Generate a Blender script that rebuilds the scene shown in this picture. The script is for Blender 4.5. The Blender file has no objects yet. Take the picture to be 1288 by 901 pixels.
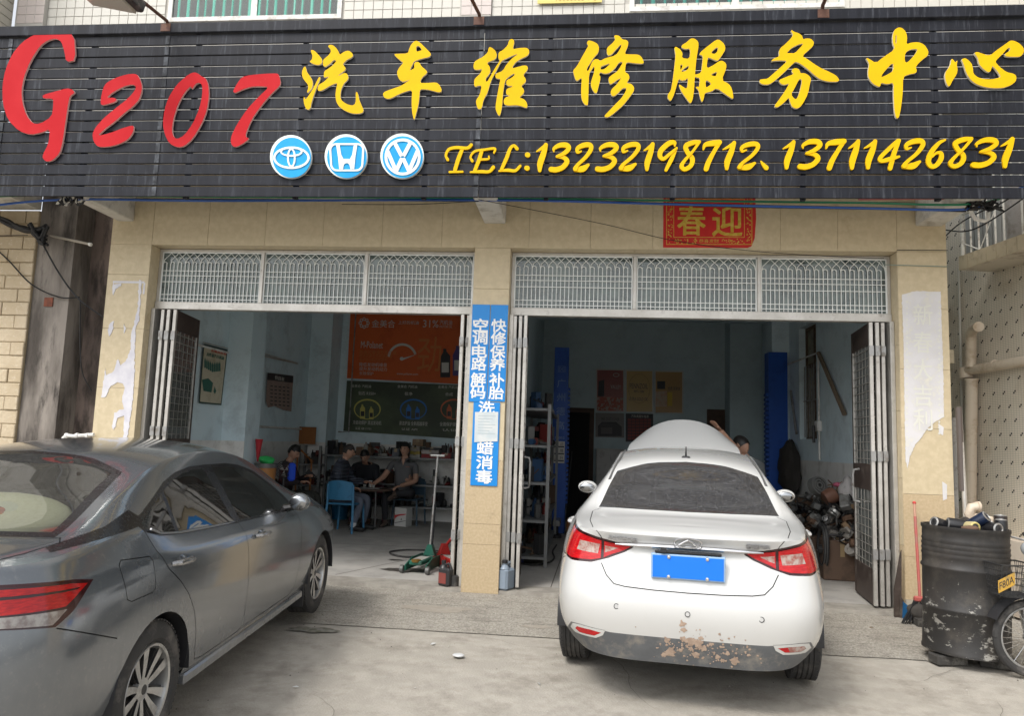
import bpy, bmesh, math, random
from math import sin, cos, tan, pi, radians, sqrt, atan2, exp
from mathutils import Vector, Matrix, noise
from mathutils.geometry import tessellate_polygon
random.seed(7)
SC = bpy.context.scene
COL = SC.collection
# ------------------------------------------------------------------ camera
W, H, FPX = 1288, 901, 937.2
YAW, PITCH, ROLL = radians(5.678), radians(6.522), radians(2.014)
CAM = Vector((0, -7.6, 1.503))
FW = Vector((-sin(YAW)*cos(PITCH), cos(YAW)*cos(PITCH), sin(PITCH)))
R0 = Vector((cos(YAW), sin(YAW), 0)); U0 = R0.cross(FW)
RT = R0*cos(ROLL)+U0*sin(ROLL); UP = -R0*sin(ROLL)+U0*cos(ROLL)
cd = bpy.data.cameras.new('camera'); co = bpy.data.objects.new('camera', cd); COL.objects.link(co)
cd.sensor_width = 36; cd.lens = FPX*36/W; cd.clip_start = .05; cd.clip_end = 500
co.matrix_world = Matrix(((RT.x, UP.x, -FW.x, CAM.x), (RT.y, UP.y, -FW.y, CAM.y), (RT.z, UP.z, -FW.z, CAM.z), (0, 0, 0, 1)))
SC.camera = co
# ------------------------------------------------------------------ light
SUN_EL, SUN_AZ = radians(52), radians(215)   # direction the light comes from, azimuth clockwise from +Y
wd = bpy.data.worlds.new('World'); SC.world = wd; wd.use_nodes = True
nt = wd.node_tree; bg = nt.nodes['Background']
sky = nt.nodes.new('ShaderNodeTexSky'); sky.sky_type = 'NISHITA'; sky.sun_disc = False
sky.sun_elevation = SUN_EL; sky.sun_rotation = SUN_AZ; sky.dust_density = 3; sky.ozone_density = 1
hs = nt.nodes.new('ShaderNodeHueSaturation'); hs.inputs['Saturation'].default_value = .22
nt.links.new(sky.outputs[0], hs.inputs['Color']); nt.links.new(hs.outputs[0], bg.inputs['Color'])
bg.inputs['Strength'].default_value = .15
sd = bpy.data.lights.new('sun', 'SUN'); so = bpy.data.objects.new('sun', sd); COL.objects.link(so)
sd.energy = .85; sd.angle = radians(14); sd.color = (1, .95, .88)
_d = Vector((sin(SUN_AZ)*cos(SUN_EL), cos(SUN_AZ)*cos(SUN_EL), sin(SUN_EL)))
so.rotation_euler = _d.to_track_quat('Z', 'Y').to_euler()
vs = SC.view_settings; vs.view_transform = 'Standard'; vs.look = 'None'; vs.exposure = .92; vs.gamma = 1
# ------------------------------------------------------------------ helpers
def ray(x, y): return FW+RT*((x-W/2)/FPX)-UP*((y-H/2)/FPX)
def at(x, y, Y=None, Z=None, X=None):
    """world point on a vertical plane / floor that a point of the photograph falls on"""
    d = ray(x, y)
    if Y is not None: t = (Y-CAM.y)/d.y
    elif Z is not None: t = (Z-CAM.z)/d.z
    else: t = (X-CAM.x)/d.x
    return CAM+d*t
_mats = {}
def M(name, col, rough=.6, metal=0, col2=None, vs=4, amt=.5, bump=0, bs=60, coat=0, spec=.5, emis=0, trans=0, stretch=None, lo=.42, hi=.62, dirt=None, dscale=9, dlo=.5, dhi=.7):
    if name in _mats: return _mats[name]
    m = bpy.data.materials.new(name); m.use_nodes = True; n = m.node_tree.nodes; l = m.node_tree.links
    b = n['Principled BSDF']; c4 = lambda c: (c[0], c[1], c[2], 1)
    b.inputs['Base Color'].default_value = c4(col); b.inputs['Roughness'].default_value = rough
    b.inputs['Metallic'].default_value = metal; b.inputs['Coat Weight'].default_value = coat
    b.inputs['Coat Roughness'].default_value = .08
    b.inputs['Specular IOR Level'].default_value = spec
    if trans: b.inputs['Transmission Weight'].default_value = trans
    if emis: b.inputs['Emission Color'].default_value = c4(col); b.inputs['Emission Strength'].default_value = emis
    tc = n.new('ShaderNodeTexCoord'); mp = n.new('ShaderNodeMapping')
    l.new(tc.outputs['Object'], mp.inputs[0])
    if stretch: mp.inputs['Scale'].default_value = stretch
    out = None
    def nz(scale, det=5, rg=.6):
        t = n.new('ShaderNodeTexNoise'); t.inputs['Scale'].default_value = scale; t.inputs['Detail'].default_value = det
        t.inputs['Roughness'].default_value = rg; l.new(mp.outputs[0], t.inputs['Vector']); return t
    if col2:
        t = nz(vs); r = n.new('ShaderNodeValToRGB'); l.new(t.outputs['Fac'], r.inputs[0])
        r.color_ramp.elements[0].position = lo; r.color_ramp.elements[1].position = hi
        r.color_ramp.elements[0].color = c4(col); r.color_ramp.elements[1].color = c4(col2)
        out = r.outputs[0]
    if dirt:
        t = nz(dscale, 8, .7); r = n.new('ShaderNodeValToRGB'); l.new(t.outputs['Fac'], r.inputs[0])
        r.color_ramp.elements[0].position = dlo; r.color_ramp.elements[1].position = dhi
        mx = n.new('ShaderNodeMix'); mx.data_type = 'RGBA'
        l.new(r.outputs[0], mx.inputs['Factor'])
        if out: l.new(out, mx.inputs[6])
        else: mx.inputs[6].default_value = c4(col)
        mx.inputs[7].default_value = c4(dirt); out = mx.outputs[2]
        ml = n.new('ShaderNodeMath'); ml.operation = 'MULTIPLY_ADD'
        l.new(r.outputs[0], ml.inputs[0]); ml.inputs[1].default_value = max(0, .75-rough)*(0 if coat else 1); ml.inputs[2].default_value = rough
        l.new(ml.outputs[0], b.inputs['Roughness'])
    if out: l.new(out, b.inputs['Base Color'])
    if bump:
        t = nz(bs, 4, .6); bp = n.new('ShaderNodeBump'); bp.inputs['Strength'].default_value = bump
        bp.inputs['Distance'].default_value = .01
        l.new(t.outputs['Fac'], bp.inputs['Height']); l.new(bp.outputs[0], b.inputs['Normal'])
    _mats[name] = m; return m
def glass_mat(name, tint, dens, gloss=.04, dust=0, dcol=(.5, .49, .46), dscale=30, dlo=.42, dhi=.72):
    """thin pane: tinted see-through plus reflection, with optional dust"""
    if name in _mats: return _mats[name]
    m = bpy.data.materials.new(name); m.use_nodes = True; n = m.node_tree.nodes; l = m.node_tree.links
    for x in list(n): n.remove(x)
    o = n.new('ShaderNodeOutputMaterial'); tr = n.new('ShaderNodeBsdfTransparent'); gl = n.new('ShaderNodeBsdfGlossy')
    tr.inputs[0].default_value = (tint[0]*dens, tint[1]*dens, tint[2]*dens, 1); gl.inputs['Roughness'].default_value = gloss
    fr = n.new('ShaderNodeFresnel'); fr.inputs['IOR'].default_value = 1.52; ge = n.new('ShaderNodeNewGeometry')
    mx = n.new('ShaderNodeMixShader'); ad = n.new('ShaderNodeMath'); ad.operation = 'MULTIPLY_ADD'; ad.inputs[1].default_value = 1.3; ad.inputs[2].default_value = .03; ad.use_clamp = True
    l.new(fr.outputs[0], ad.inputs[0]); l.new(ad.outputs[0], mx.inputs[0]); l.new(tr.outputs[0], mx.inputs[1]); l.new(gl.outputs[0], mx.inputs[2])
    last = mx
    if dust:
        df = n.new('ShaderNodeBsdfDiffuse'); df.inputs[0].default_value = (*dcol, 1)
        tc = n.new('ShaderNodeTexCoord'); t = n.new('ShaderNodeTexNoise'); t.inputs['Scale'].default_value = dscale; t.inputs['Detail'].default_value = 8; t.inputs['Roughness'].default_value = .75
        l.new(tc.outputs['Object'], t.inputs['Vector'])
        r = n.new('ShaderNodeMapRange'); r.inputs[1].default_value = dlo; r.inputs[2].default_value = dhi; r.inputs[3].default_value = dust*.25; r.inputs[4].default_value = dust
        l.new(t.outputs['Fac'], r.inputs[0]); m2 = n.new('ShaderNodeMixShader'); l.new(r.outputs[0], m2.inputs[0])
        l.new(mx.outputs[0], m2.inputs[1]); l.new(df.outputs[0], m2.inputs[2]); last = m2
    l.new(last.outputs[0], o.inputs[0]); _mats[name] = m; return m
def shade(me, ang=35):
    for p in me.polygons: p.use_smooth = True
    try: me.set_sharp_from_angle(angle=radians(ang))
    except Exception: pass
class MB:
    """collects geometry with material slots; build() links it as ONE object"""
    def __init__(s): s.v = []; s.f = []; s.m = []; s.ms = []
    def mi(s, m):
        if m not in s.ms: s.ms.append(m)
        return s.ms.index(m)
    def raw(s, vs, fs, m):
        o = len(s.v); s.v += [tuple(v) for v in vs]; k = s.mi(m)
        for f in fs: s.f.append([i+o for i in f]); s.m.append(k)
    def box(s, a, b, m, T=None, bev=0):
        x0, y0, z0 = a; x1, y1, z1 = b
        if x0 > x1: x0, x1 = x1, x0
        if y0 > y1: y0, y1 = y1, y0
        if z0 > z1: z0, z1 = z1, z0
        if bev:
            c = bev; vs = []
            for z, i in ((z0, c), (z0+c, 0), (z1-c, 0), (z1, c)):
                vs += [(x0+i+0, y0+c, z), (x0+c, y0+i, z), (x1-c, y0+i, z), (x1-i, y0+c, z), (x1-i, y1-c, z), (x1-c, y1-i, z), (x0+c, y1-i, z), (x0+i, y1-c, z)]
            fs = [list(range(7, -1, -1)), list(range(24, 32))]
            for r in range(3):
                for j in range(8): fs.append([r*8+j, r*8+(j+1) % 8, r*8+8+(j+1) % 8, r*8+8+j])
        else:
            vs = [(x0, y0, z0), (x1, y0, z0), (x1, y1, z0), (x0, y1, z0), (x0, y0, z1), (x1, y0, z1), (x1, y1, z1), (x0, y1, z1)]
            fs = [(3, 2, 1, 0), (4, 5, 6, 7), (0, 1, 5, 4), (1, 2, 6, 5), (2, 3, 7, 6), (3, 0, 4, 7)]
        if T is not None: vs = [T@Vector(v) for v in vs]
        s.raw(vs, fs, m)
    def tube(s, pts, r, m, n=8, cap=True, T=None):
        pts = [Vector(p) for p in pts]
        if T is not None: pts = [T@p for p in pts]
        rs = r if isinstance(r, (list, tuple)) else [r]*len(pts)
        vs = []; fs = []; prev = None
        for i, p in enumerate(pts):
            t = (pts[min(i+1, len(pts)-1)]-pts[max(i-1, 0)])
            t = t.normalized() if t.length > 1e-9 else Vector((0, 0, 1))
            if prev is None: a = t.orthogonal().normalized()
            else:
                a = prev-t*prev.dot(t); a = a.normalized() if a.length > 1e-6 else t.orthogonal().normalized()
            prev = a; b = t.cross(a)
            for k in range(n):
                th = 2*pi*k/n; vs.append(p+(a*cos(th)+b*sin(th))*rs[i])
        for i in range(len(pts)-1):
            for k in range(n): fs.append([i*n+k, i*n+(k+1) % n, (i+1)*n+(k+1) % n, (i+1)*n+k])
        if cap: fs.append(list(range(n-1, -1, -1))); fs.append([(len(pts)-1)*n+k for k in range(n)])
        s.raw(vs, fs, m)
    def lathe(s, prof, m, n=24, T=None, caps=True):
        """profile (r, z) turned about local z"""
        vs = []; fs = []
        for r, z in prof:
            for k in range(n): th = 2*pi*k/n; vs.append(Vector((r*cos(th), r*sin(th), z)))
        for i in range(len(prof)-1):
            for k in range(n): fs.append([i*n+k, i*n+(k+1) % n, (i+1)*n+(k+1) % n, (i+1)*n+k])
        if caps: fs.append(list(range(n-1, -1, -1))); fs.append([(len(prof)-1)*n+k for k in range(n)])
        if T is not None: vs = [T@v for v in vs]
        s.raw(vs, fs, m)
    def ball(s, c, r, m, n=12, sc=(1, 1, 1), T=None):
        prof = [(max(1e-4, sin(pi*i/n)), -cos(pi*i/n)) for i in range(n+1)]
        TT = Matrix.Translation(c)@Matrix.Diagonal((r*sc[0], r*sc[1], r*sc[2], 1))
        if T is not None: TT = T@TT
        s.lathe(prof, m, n+4, TT, False)
    def prism(s, outer, t, m, holes=(), fn=None, mside=None):
        """2D outline (u,v) from depth 0 to t (third coordinate); fn maps (u,v,w)->point"""
        loops = [list(outer)]+[list(h) for h in holes]
        tri = tessellate_polygon([[Vector((p[0], p[1], 0)) for p in lp] for lp in loops])
        fl = [p for lp in loops for p in lp]; n = len(fl)
        fn = fn or (lambda u, v, w: (u, v, w))
        vs = [fn(p[0], p[1], 0) for p in fl]+[fn(p[0], p[1], t) for p in fl]
        fa = []
        for a in tri:
            fa.append([a[0], a[1], a[2]]); fa.append([a[2]+n, a[1]+n, a[0]+n])
        s.raw(vs, fa, m)
        side = []; o = 0
        for lp in loops:
            k = len(lp)
            for i in range(k): j = (i+1) % k; side.append([o+i, o+j, o+j+n, o+i+n])
            o += k
        s.raw(vs, side, mside or m)
    def mesh(s, name, ang=35, recalc=True):
        me = bpy.data.meshes.new(name); me.from_pydata(s.v, [], s.f)
        for m in s.ms: me.materials.append(m)
        for p, k in zip(me.polygons, s.m): p.material_index = k
        if recalc:
            bm = bmesh.new(); bm.from_mesh(me); bmesh.ops.recalc_face_normals(bm, faces=bm.faces); bm.to_mesh(me); bm.free()
        me.validate(); shade(me, ang); me.update(); return me
    def build(s, name, parent=None, label=None, cat=None, group=None, kind=None, ang=35, loc=None, rot=None):
        return obj(name, s.mesh(name, ang), parent, label, cat, group, kind, loc, rot)
def obj(name, me, parent=None, label=None, cat=None, group=None, kind=None, loc=None, rot=None):
    o = bpy.data.objects.new(name, me); COL.objects.link(o)
    if parent is not None: o.parent = parent
    if loc is not None: o.location = loc
    if rot is not None: o.rotation_euler = rot
    return tag(o, label, cat, group, kind)
def tag(o, label=None, cat=None, group=None, kind=None):
    if label: o['label'] = label
    if cat: o['category'] = cat
    if group: o['group'] = group
    if kind: o['kind'] = kind
    return o
def empty(name, loc, label, cat, group=None, rz=0, rx=0):
    o = bpy.data.objects.new(name, None); COL.objects.link(o); o.location = loc; o.rotation_euler = (rx, 0, rz)
    o.empty_display_size = .1
    return tag(o, label, cat, group)
def part(name, parent, a, b, m, bev=0, **k):
    """one box given in world coordinates, as a child of a thing (or sub-part)"""
    w = MB(); w.box(a, b, m, bev=bev); o = w.build(name, parent, **k)
    return unpar(o)
def unpar(o):
    """keep world-coordinate geometry where it is although the parent sits elsewhere (parents here are unscaled, unrotated)"""
    p = o.parent; off = Vector((0, 0, 0))
    while p is not None: off += p.location; p = p.parent
    o.location = -off; return o
_txt = {}
def text_mesh(body, bold=0, res=2, ext=1):
    k = (body, bold, res)
    if k in _txt: return _txt[k]
    cu = bpy.data.curves.new('t', 'FONT'); cu.body = body; cu.extrude = .02; cu.offset = bold; cu.resolution_u = res
    cu.align_x = 'LEFT'; cu.space_line = 1.0
    o = bpy.data.objects.new('t', cu); COL.objects.link(o); bpy.context.view_layer.update()
    me = bpy.data.meshes.new_from_object(o.evaluated_get(bpy.context.evaluated_depsgraph_get()))
    bpy.data.objects.remove(o); vs = [v.co.copy() for v in me.vertices]; fs = [list(p.vertices) for p in me.polygons]
    bpy.data.meshes.remove(me)
    xs = [v.x for v in vs]; ys = [v.y for v in vs]
    _txt[k] = (vs, fs, min(xs), max(xs), min(ys), max(ys)); return _txt[k]
def add_text(mb, body, fn, u0, v0, u1, v1, m, bold=0, t=.004, res=2):
    """letters stretched to the box u0..u1, v0..v1 (v0 bottom); fn maps (u, v, height above the surface) to a point"""
    vs, fs, a, b, c, d = text_mesh(body, 0, res)
    if bold:
        e = bold*.45*(u1-u0)/max(b-a, .1)
        for k, (dx, dy) in enumerate(((-1, -1), (1, -1), (-1, 1), (1, 1))):
            add_text(mb, body, lambda u, v, h, k=k: fn(u, v, h+(k+1)*.00012 if h else 0), u0+e*dx+(e if dx < 0 else -e)*0, v0+e*dy, u1+e*dx, v1+e*dy, m, 0, t, res)
    o = [fn(u0+(v.x-a)/(b-a)*(u1-u0), v0+(v.y-c)/(d-c)*(v1-v0), (t if v.z > 0 else 0)) for v in vs]
    mb.raw(o, fs, m)
def smooth2(pts, n=1, closed=True):
    for _ in range(n):
        q = []; k = len(pts)
        for i in range(k):
            a, b = pts[i], pts[(i+1) % k]
            q.append((a[0]*.78+b[0]*.22, a[1]*.78+b[1]*.22)); q.append((a[0]*.22+b[0]*.78, a[1]*.22+b[1]*.78))
        pts = q
    return pts
def torn(pts, step=.02, amp=.008, seed=0):
    """outline subdivided and roughened like torn paper"""
    q = []
    for i, a in enumerate(pts):
        b = pts[(i+1) % len(pts)]; L = sqrt((b[0]-a[0])**2+(b[1]-a[1])**2); n = max(1, int(L/step))
        for k in range(n):
            t = k/n; x = a[0]+(b[0]-a[0])*t; y = a[1]+(b[1]-a[1])*t
            q.append((x+amp*noise.noise(Vector((x*38, y*38, seed)))+amp*.5*noise.noise(Vector((x*110, y*110, seed+4))), y+amp*noise.noise(Vector((y*38, x*38, seed+9)))))
    return q
def cat1(P, t):
    """Catmull-Rom through a list of Vectors at parameter t"""
    n = len(P)-1; i = min(int(t), n-1); f = t-i
    a, b = P[i], P[i+1]; p = P[i-1] if i > 0 else a*2-b; q = P[i+2] if i+2 <= n else b*2-a
    return .5*((2*a)+(b-p)*f+(2*p-5*a+4*b-q)*f*f+(3*a-p-3*b+q)*f**3)
def spline(P, per=6):
    P = [Vector(p) for p in P]; k = (len(P)-1)*per
    return [cat1(P, i/per) for i in range(k+1)]
def brush(mb, pts, m, fn, t0, t1, per=5):
    """a brush stroke: (u, v, width) points, as a raised flat ribbon with round ends"""
    P = spline([(p[0], p[1], p[2]) for p in pts], per) if len(pts) > 2 else [Vector(p) for p in pts]
    L = []; R = []
    for i, p in enumerate(P):
        d = P[min(i+1, len(P)-1)]-P[max(i-1, 0)]; d = Vector((d.x, d.y)); d = d.normalized() if d.length > 1e-9 else Vector((1, 0))
        nn = Vector((-d.y, d.x))*max(p.z, .01)/2; L.append((p.x+nn.x, p.y+nn.y)); R.append((p.x-nn.x, p.y-nn.y))
    def capp(p, d, r): 
        a0 = atan2(d.y, d.x)
        return [(p.x+cos(a0+pi/2-pi*k/5)*r, p.y+sin(a0+pi/2-pi*k/5)*r) for k in range(1, 5)]
    d1 = P[-1]-P[-2]; d0 = P[0]-P[1]
    lp = L+capp(P[-1], d1, max(P[-1].z, .01)/2)+R[::-1]+capp(P[0], d0, max(P[0].z, .01)/2)
    n = len(lp)
    # build as quad ribbon (robust when it bends) : front face quads + sides
    k = len(L); hh = [t1+.0002*i for i in range(k)]+[t1+.0002*k]*4+[t1+.0002*i for i in range(k-1, -1, -1)]+[t1]*4
    vs = [fn(a[0], a[1], h) for a, h in zip(lp, hh)]+[fn(a[0], a[1], t0) for a in lp]
    k = len(L); c1 = list(range(k, k+4)); fs = []
    for i in range(k-1): fs.append([i, i+1, n-4-2-i+0, n-4-1-i])
    fs = [[i, i+1, (k+4)+(k-1-(i+1)), (k+4)+(k-1-i)] for i in range(k-1)]
    fs.append([k-1]+c1+[k+4]); fs.append([n-4-1]+list(range(n-4, n))+[0])
    fs += [[i, (i+1) % n, (i+1) % n+n, i+n] for i in range(n)]
    mb.raw(vs, fs, m)
def hit(x, y, P0, n):
    d = ray(x, y); return CAM+d*((P0-CAM).dot(n)/d.dot(n))
# ------------------------------------------------------------------ materials
beige = M('beige_granite', (.54, .45, .295), .45, spec=.35, col2=(.60, .505, .34), vs=14, bump=.12, bs=9, dirt=(.36, .26, .14), dscale=3.2, dlo=.60, dhi=.85)
beige2 = M('beige_granite_low', (.47, .365, .225), .45, spec=.35, col2=(.53, .42, .27), vs=45, bump=.12, bs=9, dirt=(.22, .16, .10), dscale=4, dlo=.58, dhi=.8)
grout = M('dark_grout', (.17, .15, .12), .9)
plaster = M('pale_concrete', (.55, .53, .48), .85, col2=(.62, .60, .55), vs=3, dirt=(.28, .25, .2), dscale=5, bump=.15)
tile_w = M('cream_tile', (.60, .58, .52), .3, col2=(.66, .64, .58), vs=2.2, dirt=(.42, .38, .31), dscale=2.5)
tile_p = M('pink_tile', (.60, .53, .49), .3, col2=(.64, .57, .54), vs=3)
blk = M('black_metal', (.008, .009, .014), .5, spec=.22, col2=(.015, .017, .024), vs=3, dirt=(.11, .12, .14), dscale=9, dlo=.54, dhi=.82, bump=.05, stretch=(3, 1, .22))
blackp = M('black_plastic', (.02, .02, .022), .45)
rubber = M('tyre_rubber', (.035, .034, .033), .85, dirt=(.12, .11, .10), dscale=7, bump=.1)
alu = M('dirty_aluminium', (.47, .45, .41), .42, .55, col2=(.58, .56, .52), vs=6, dirt=(.22, .2, .17), dscale=12, dlo=.55, dhi=.8)
alu_d = M('dark_aluminium', (.07, .05, .042), .5, .3, dirt=(.16, .13, .11), dscale=9)
steel = M('grey_steel', (.35, .35, .34), .45, .6, dirt=(.16, .13, .1), dscale=9)
white_p = M('white_paint', (.72, .71, .68), .5, dirt=(.42, .39, .34), dscale=6)
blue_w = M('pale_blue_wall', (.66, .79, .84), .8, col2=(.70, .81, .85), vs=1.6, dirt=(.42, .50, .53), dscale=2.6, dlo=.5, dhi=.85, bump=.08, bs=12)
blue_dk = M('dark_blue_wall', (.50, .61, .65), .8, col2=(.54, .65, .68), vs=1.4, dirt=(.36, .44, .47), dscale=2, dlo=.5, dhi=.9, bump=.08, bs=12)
dado_m = M('white_wall_tile', (.75, .74, .71), .5, dirt=(.5, .48, .44), dscale=3)
floor_m = M('garage_concrete', (.35, .335, .31), .7, col2=(.41, .39, .36), vs=2, dirt=(.17, .16, .145), dscale=1.6, dlo=.48, dhi=.82, bump=.2, bs=90)
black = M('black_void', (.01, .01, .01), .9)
rust = M('rusty_iron', (.13, .075, .045), .75, .2, col2=(.22, .13, .08), vs=9, dirt=(.04, .03, .025), bump=.3)
# ------------------------------------------------------------------ ground
def gz(Y): return 0 if Y > -1 else max(-.03*(-1-Y), -.14)
def ground_mat():
    m = M('apron_concrete', (.355, .33, .285), .85, col2=(.41, .38, .33), vs=7, dirt=(.245, .222, .185), dscale=3.4, dlo=.50, dhi=.72, bump=.7, bs=70)
    return m
def speck_mat():
    m = M('washed_gravel_concrete', (.35, .325, .28), .9, dirt=(.20, .18, .15), dscale=3, dlo=.48, dhi=.78, bump=.9, bs=160)
    n = m.node_tree.nodes; l = m.node_tree.links; b = n['Principled BSDF']
    src = b.inputs['Base Color'].links[0].from_socket
    v = n.new('ShaderNodeTexVoronoi'); v.inputs['Scale'].default_value = 85
    tc = [x for x in n if x.type == 'TEX_COORD'][0]; l.new(tc.outputs['Object'], v.inputs['Vector'])
    mx = n.new('ShaderNodeMix'); mx.data_type = 'RGBA'; mx.blend_type = 'OVERLAY'; mx.inputs['Factor'].default_value = .38
    bw = n.new('ShaderNodeRGBToBW'); l.new(v.outputs['Color'], bw.inputs[0]); cb = n.new('ShaderNodeCombineColor')
    for i in range(3): l.new(bw.outputs[0], cb.inputs[i])
    l.new(src, mx.inputs[6]); l.new(cb.outputs[0], mx.inputs[7]); l.new(mx.outputs[2], b.inputs['Base Color'])
    return m
def sheet(name, xs, ys, zf, m, **k):
    w = MB(); vs = [(x, y, zf(x, y)) for y in ys for x in xs]; n = len(xs)
    fs = [(j*n+i, j*n+i+1, (j+1)*n+i+1, (j+1)*n+i) for j in range(len(ys)-1) for i in range(n-1)]
    w.raw(vs, fs, m); return w.build(name, kind='structure', **k)
gm = ground_mat()
YL = [-60, -25, -12, -8, -6, -5, -4.2, -3.4, -2.6, -2, -1.5, -1.2, -1, -.5, 0, .02, 3, 60]
sheet('ground', [-60, -20, -8, -4, 0, 4, 8, 20, 60], YL, lambda x, y: gz(y)-.006-(.02 if y > .01 else 0), gm)
# rough washed strip next to the building, edge a little wavy
def strip():
    w = MB(); m = speck_mat(); xs = [-6.2+i*.2 for i in range(56)]; ys = [0, -.3, -.6, -.9, -1.0, -1.2, -1.45]
    vs = []
    for j, y in enumerate(ys):
        for x in xs:
            yy = y if j < len(ys)-1 else -1.50-.035*x*0+.02*noise.noise(Vector((x*2.3, 0, 3)))
            vs.append((x, yy, gz(yy)+.001))
    n = len(xs); fs = [((j+1)*n+i, (j+1)*n+i+1, j*n+i+1, j*n+i) for j in range(len(ys)-1) for i in range(n-1)]
    w.raw(vs, fs, m)
    return w.build('rough_pavement_strip', kind='structure')
strip()
def thin_groove():
    w = MB(); g = M('groove_dirt', (.12, .11, .095), .95)
    for y in (-.33, -.62, -.88, -1.13):
        p = [(-5.2+i*.25, y+.006*noise.noise(Vector((i*.7, y*9, 0))), gz(y)+.002) for i in range(37)]
        for a, b in zip(p, p[1:]):
            t = .0025+.002*noise.noise(Vector((a[0]*3, y*5, 1)))
            w.raw([(a[0], a[1]-t, a[2]), (b[0], b[1]-t, b[2]), (b[0], b[1]+t, b[2]), (a[0], a[1]+t, a[2])], [(0, 1, 2, 3)], g)
    random.seed(31)
    for (x, y, a, L) in ((-1.6, -3.0, -.2, 1.3), (-.4, -4.2, .15, 1.7), (2.2, -2.0, -.5, 1.0), (2.4, -3.4, .9, 1.2), (-1.0, -1.62, -.05, 2.4)):
        p = Vector((x, y)); q = []
        for k in range(int(L/.06)): q.append(p.copy()); a += random.uniform(-.35, .35); p += Vector((cos(a), sin(a)))*.06
        for k, (u, v) in enumerate(zip(q, q[1:])):
            t = .0014*(1-abs(2*k/len(q)-1))+.0006; d = (v-u).normalized(); n_ = Vector((-d.y, d.x))*t
            w.raw([(*(u-n_), gz(u.y)+.0015), (*(v-n_), gz(v.y)+.0015), (*(v+n_), gz(v.y)+.0015), (*(u+n_), gz(u.y)+.0015)], [(0, 1, 2, 3)], g)
    return w.build('pavement_grooves', kind='structure')
thin_groove()
# garage floor with a broken front edge
def floor():
    w = MB(); n = 110
    for (xa, xb) in ((-4.9, -1.19), (-.81, 3.2)):
        fr = []
        for i in range(n+1):
            x = xa+(xb-xa)*i/n; fr.append((x, .015+.022*noise.noise(Vector((x*5, 1, 0)))+.015*noise.noise(Vector((x*19, 4, 0)))))
        top = [(x, y, .035+.004*noise.noise(Vector((x*9, 0, 0)))) for x, y in fr]; bot = [(x, y-.01, 0) for x, y in fr]
        bk = [(x, .3, .04) for x, y in fr]; k = n+1
        w.raw(bot+top+bk, [(i, i+1, k+i+1, k+i) for i in range(n)]+[(k+i, k+i+1, 2*k+i+1, 2*k+i) for i in range(n)], M('threshold_concrete', (.33, .31, .27), .9, col2=(.25, .23, .2), vs=6, bump=.9, bs=80))
    w.box((-5.2, .3, -.05), (3.5, 8.0, .04), floor_m)
    o = w.build('garage_floor', kind='structure')
    g = MB(); d = M('groove_dirt', (.1, .1, .09), .95)
    for a, b in (((-2.6, .35), (-.9, 4.6)), ((-.30, .3), (-.2, 4.9)), ((-4.7, 2.6), (-1.2, 2.7)), ((-.7, 2.7), (3.0, 2.75))):
        A = Vector((a[0], a[1], .042)); B = Vector((b[0], b[1], .042)); t = (B-A).normalized().cross(Vector((0, 0, 1)))*.006
        g.raw([A-t, B-t, B+t, A+t], [(0, 1, 2, 3)], d)
    g.build('floor_joints', kind='structure')
floor()
def stain(name, c, rx, ry, m, z, seed, lab, cat):
    w = MB(); n = 40; pts = []
    for i in range(n):
        a = 2*pi*i/n; r = 1+.45*noise.noise(Vector((cos(a)*1.7+seed, sin(a)*1.7, seed)))+.15*noise.noise(Vector((cos(a)*6, sin(a)*6+seed, seed)))
        pts.append((c[0]+cos(a)*rx*r, c[1]+sin(a)*ry*r))
    o_ = z-gz(c[1]) if c[1] < 0 else 0; pts = [c]+pts
    w.raw([(x, y, gz(y)+o_ if o_ else z) for x, y in pts], [(0, 1+i, 1+(i+1) % n) for i in range(n)], m)
    return w.build(name, None, lab, cat)
oil = M('oil_stain', (.05, .045, .04), .35, col2=(.10, .09, .08), vs=30)
p = at(515, 718, Z=.04); stain('oil_stain', (p.x-.05, p.y), .26, .12, oil, .0425, 1, 'dark oil stain on the garage floor under the green trolley jack', 'stain')
p = at(497, 705, Z=.04); stain('oil_drip', (p.x, p.y), .10, .05, oil, .0425, 5, 'small dark oil drip just behind the larger stain by the jack', 'stain')
wet = M('damp_moss', (.13, .125, .09), .8, col2=(.25, .24, .21), vs=18)
soft = M('faint_stain', (.29, .26, .215), .85, col2=(.33, .30, .255), vs=14)
for x_, y_, a_, b_, sd_, lb_ in ((548, 768, .34, .13, 3, 'faint brown stain on the rough pavement left of the column'), (676, 790, .12, .05, 11, 'faint brown stain on the rough pavement beside the white car')):
    p = at(x_, y_, Z=-.01); stain('faint_stain', (p.x, p.y), a_, b_, soft, gz(p.y)+.003, sd_, lb_, 'stain')
p = at(392, 790, Z=0); stain('damp_patch', (p.x, p.y), .20, .07, wet, gz(p.y)+.0045, 8, 'dark mossy damp patch on the rough pavement beside the grey car front wheel', 'stain')
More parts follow.
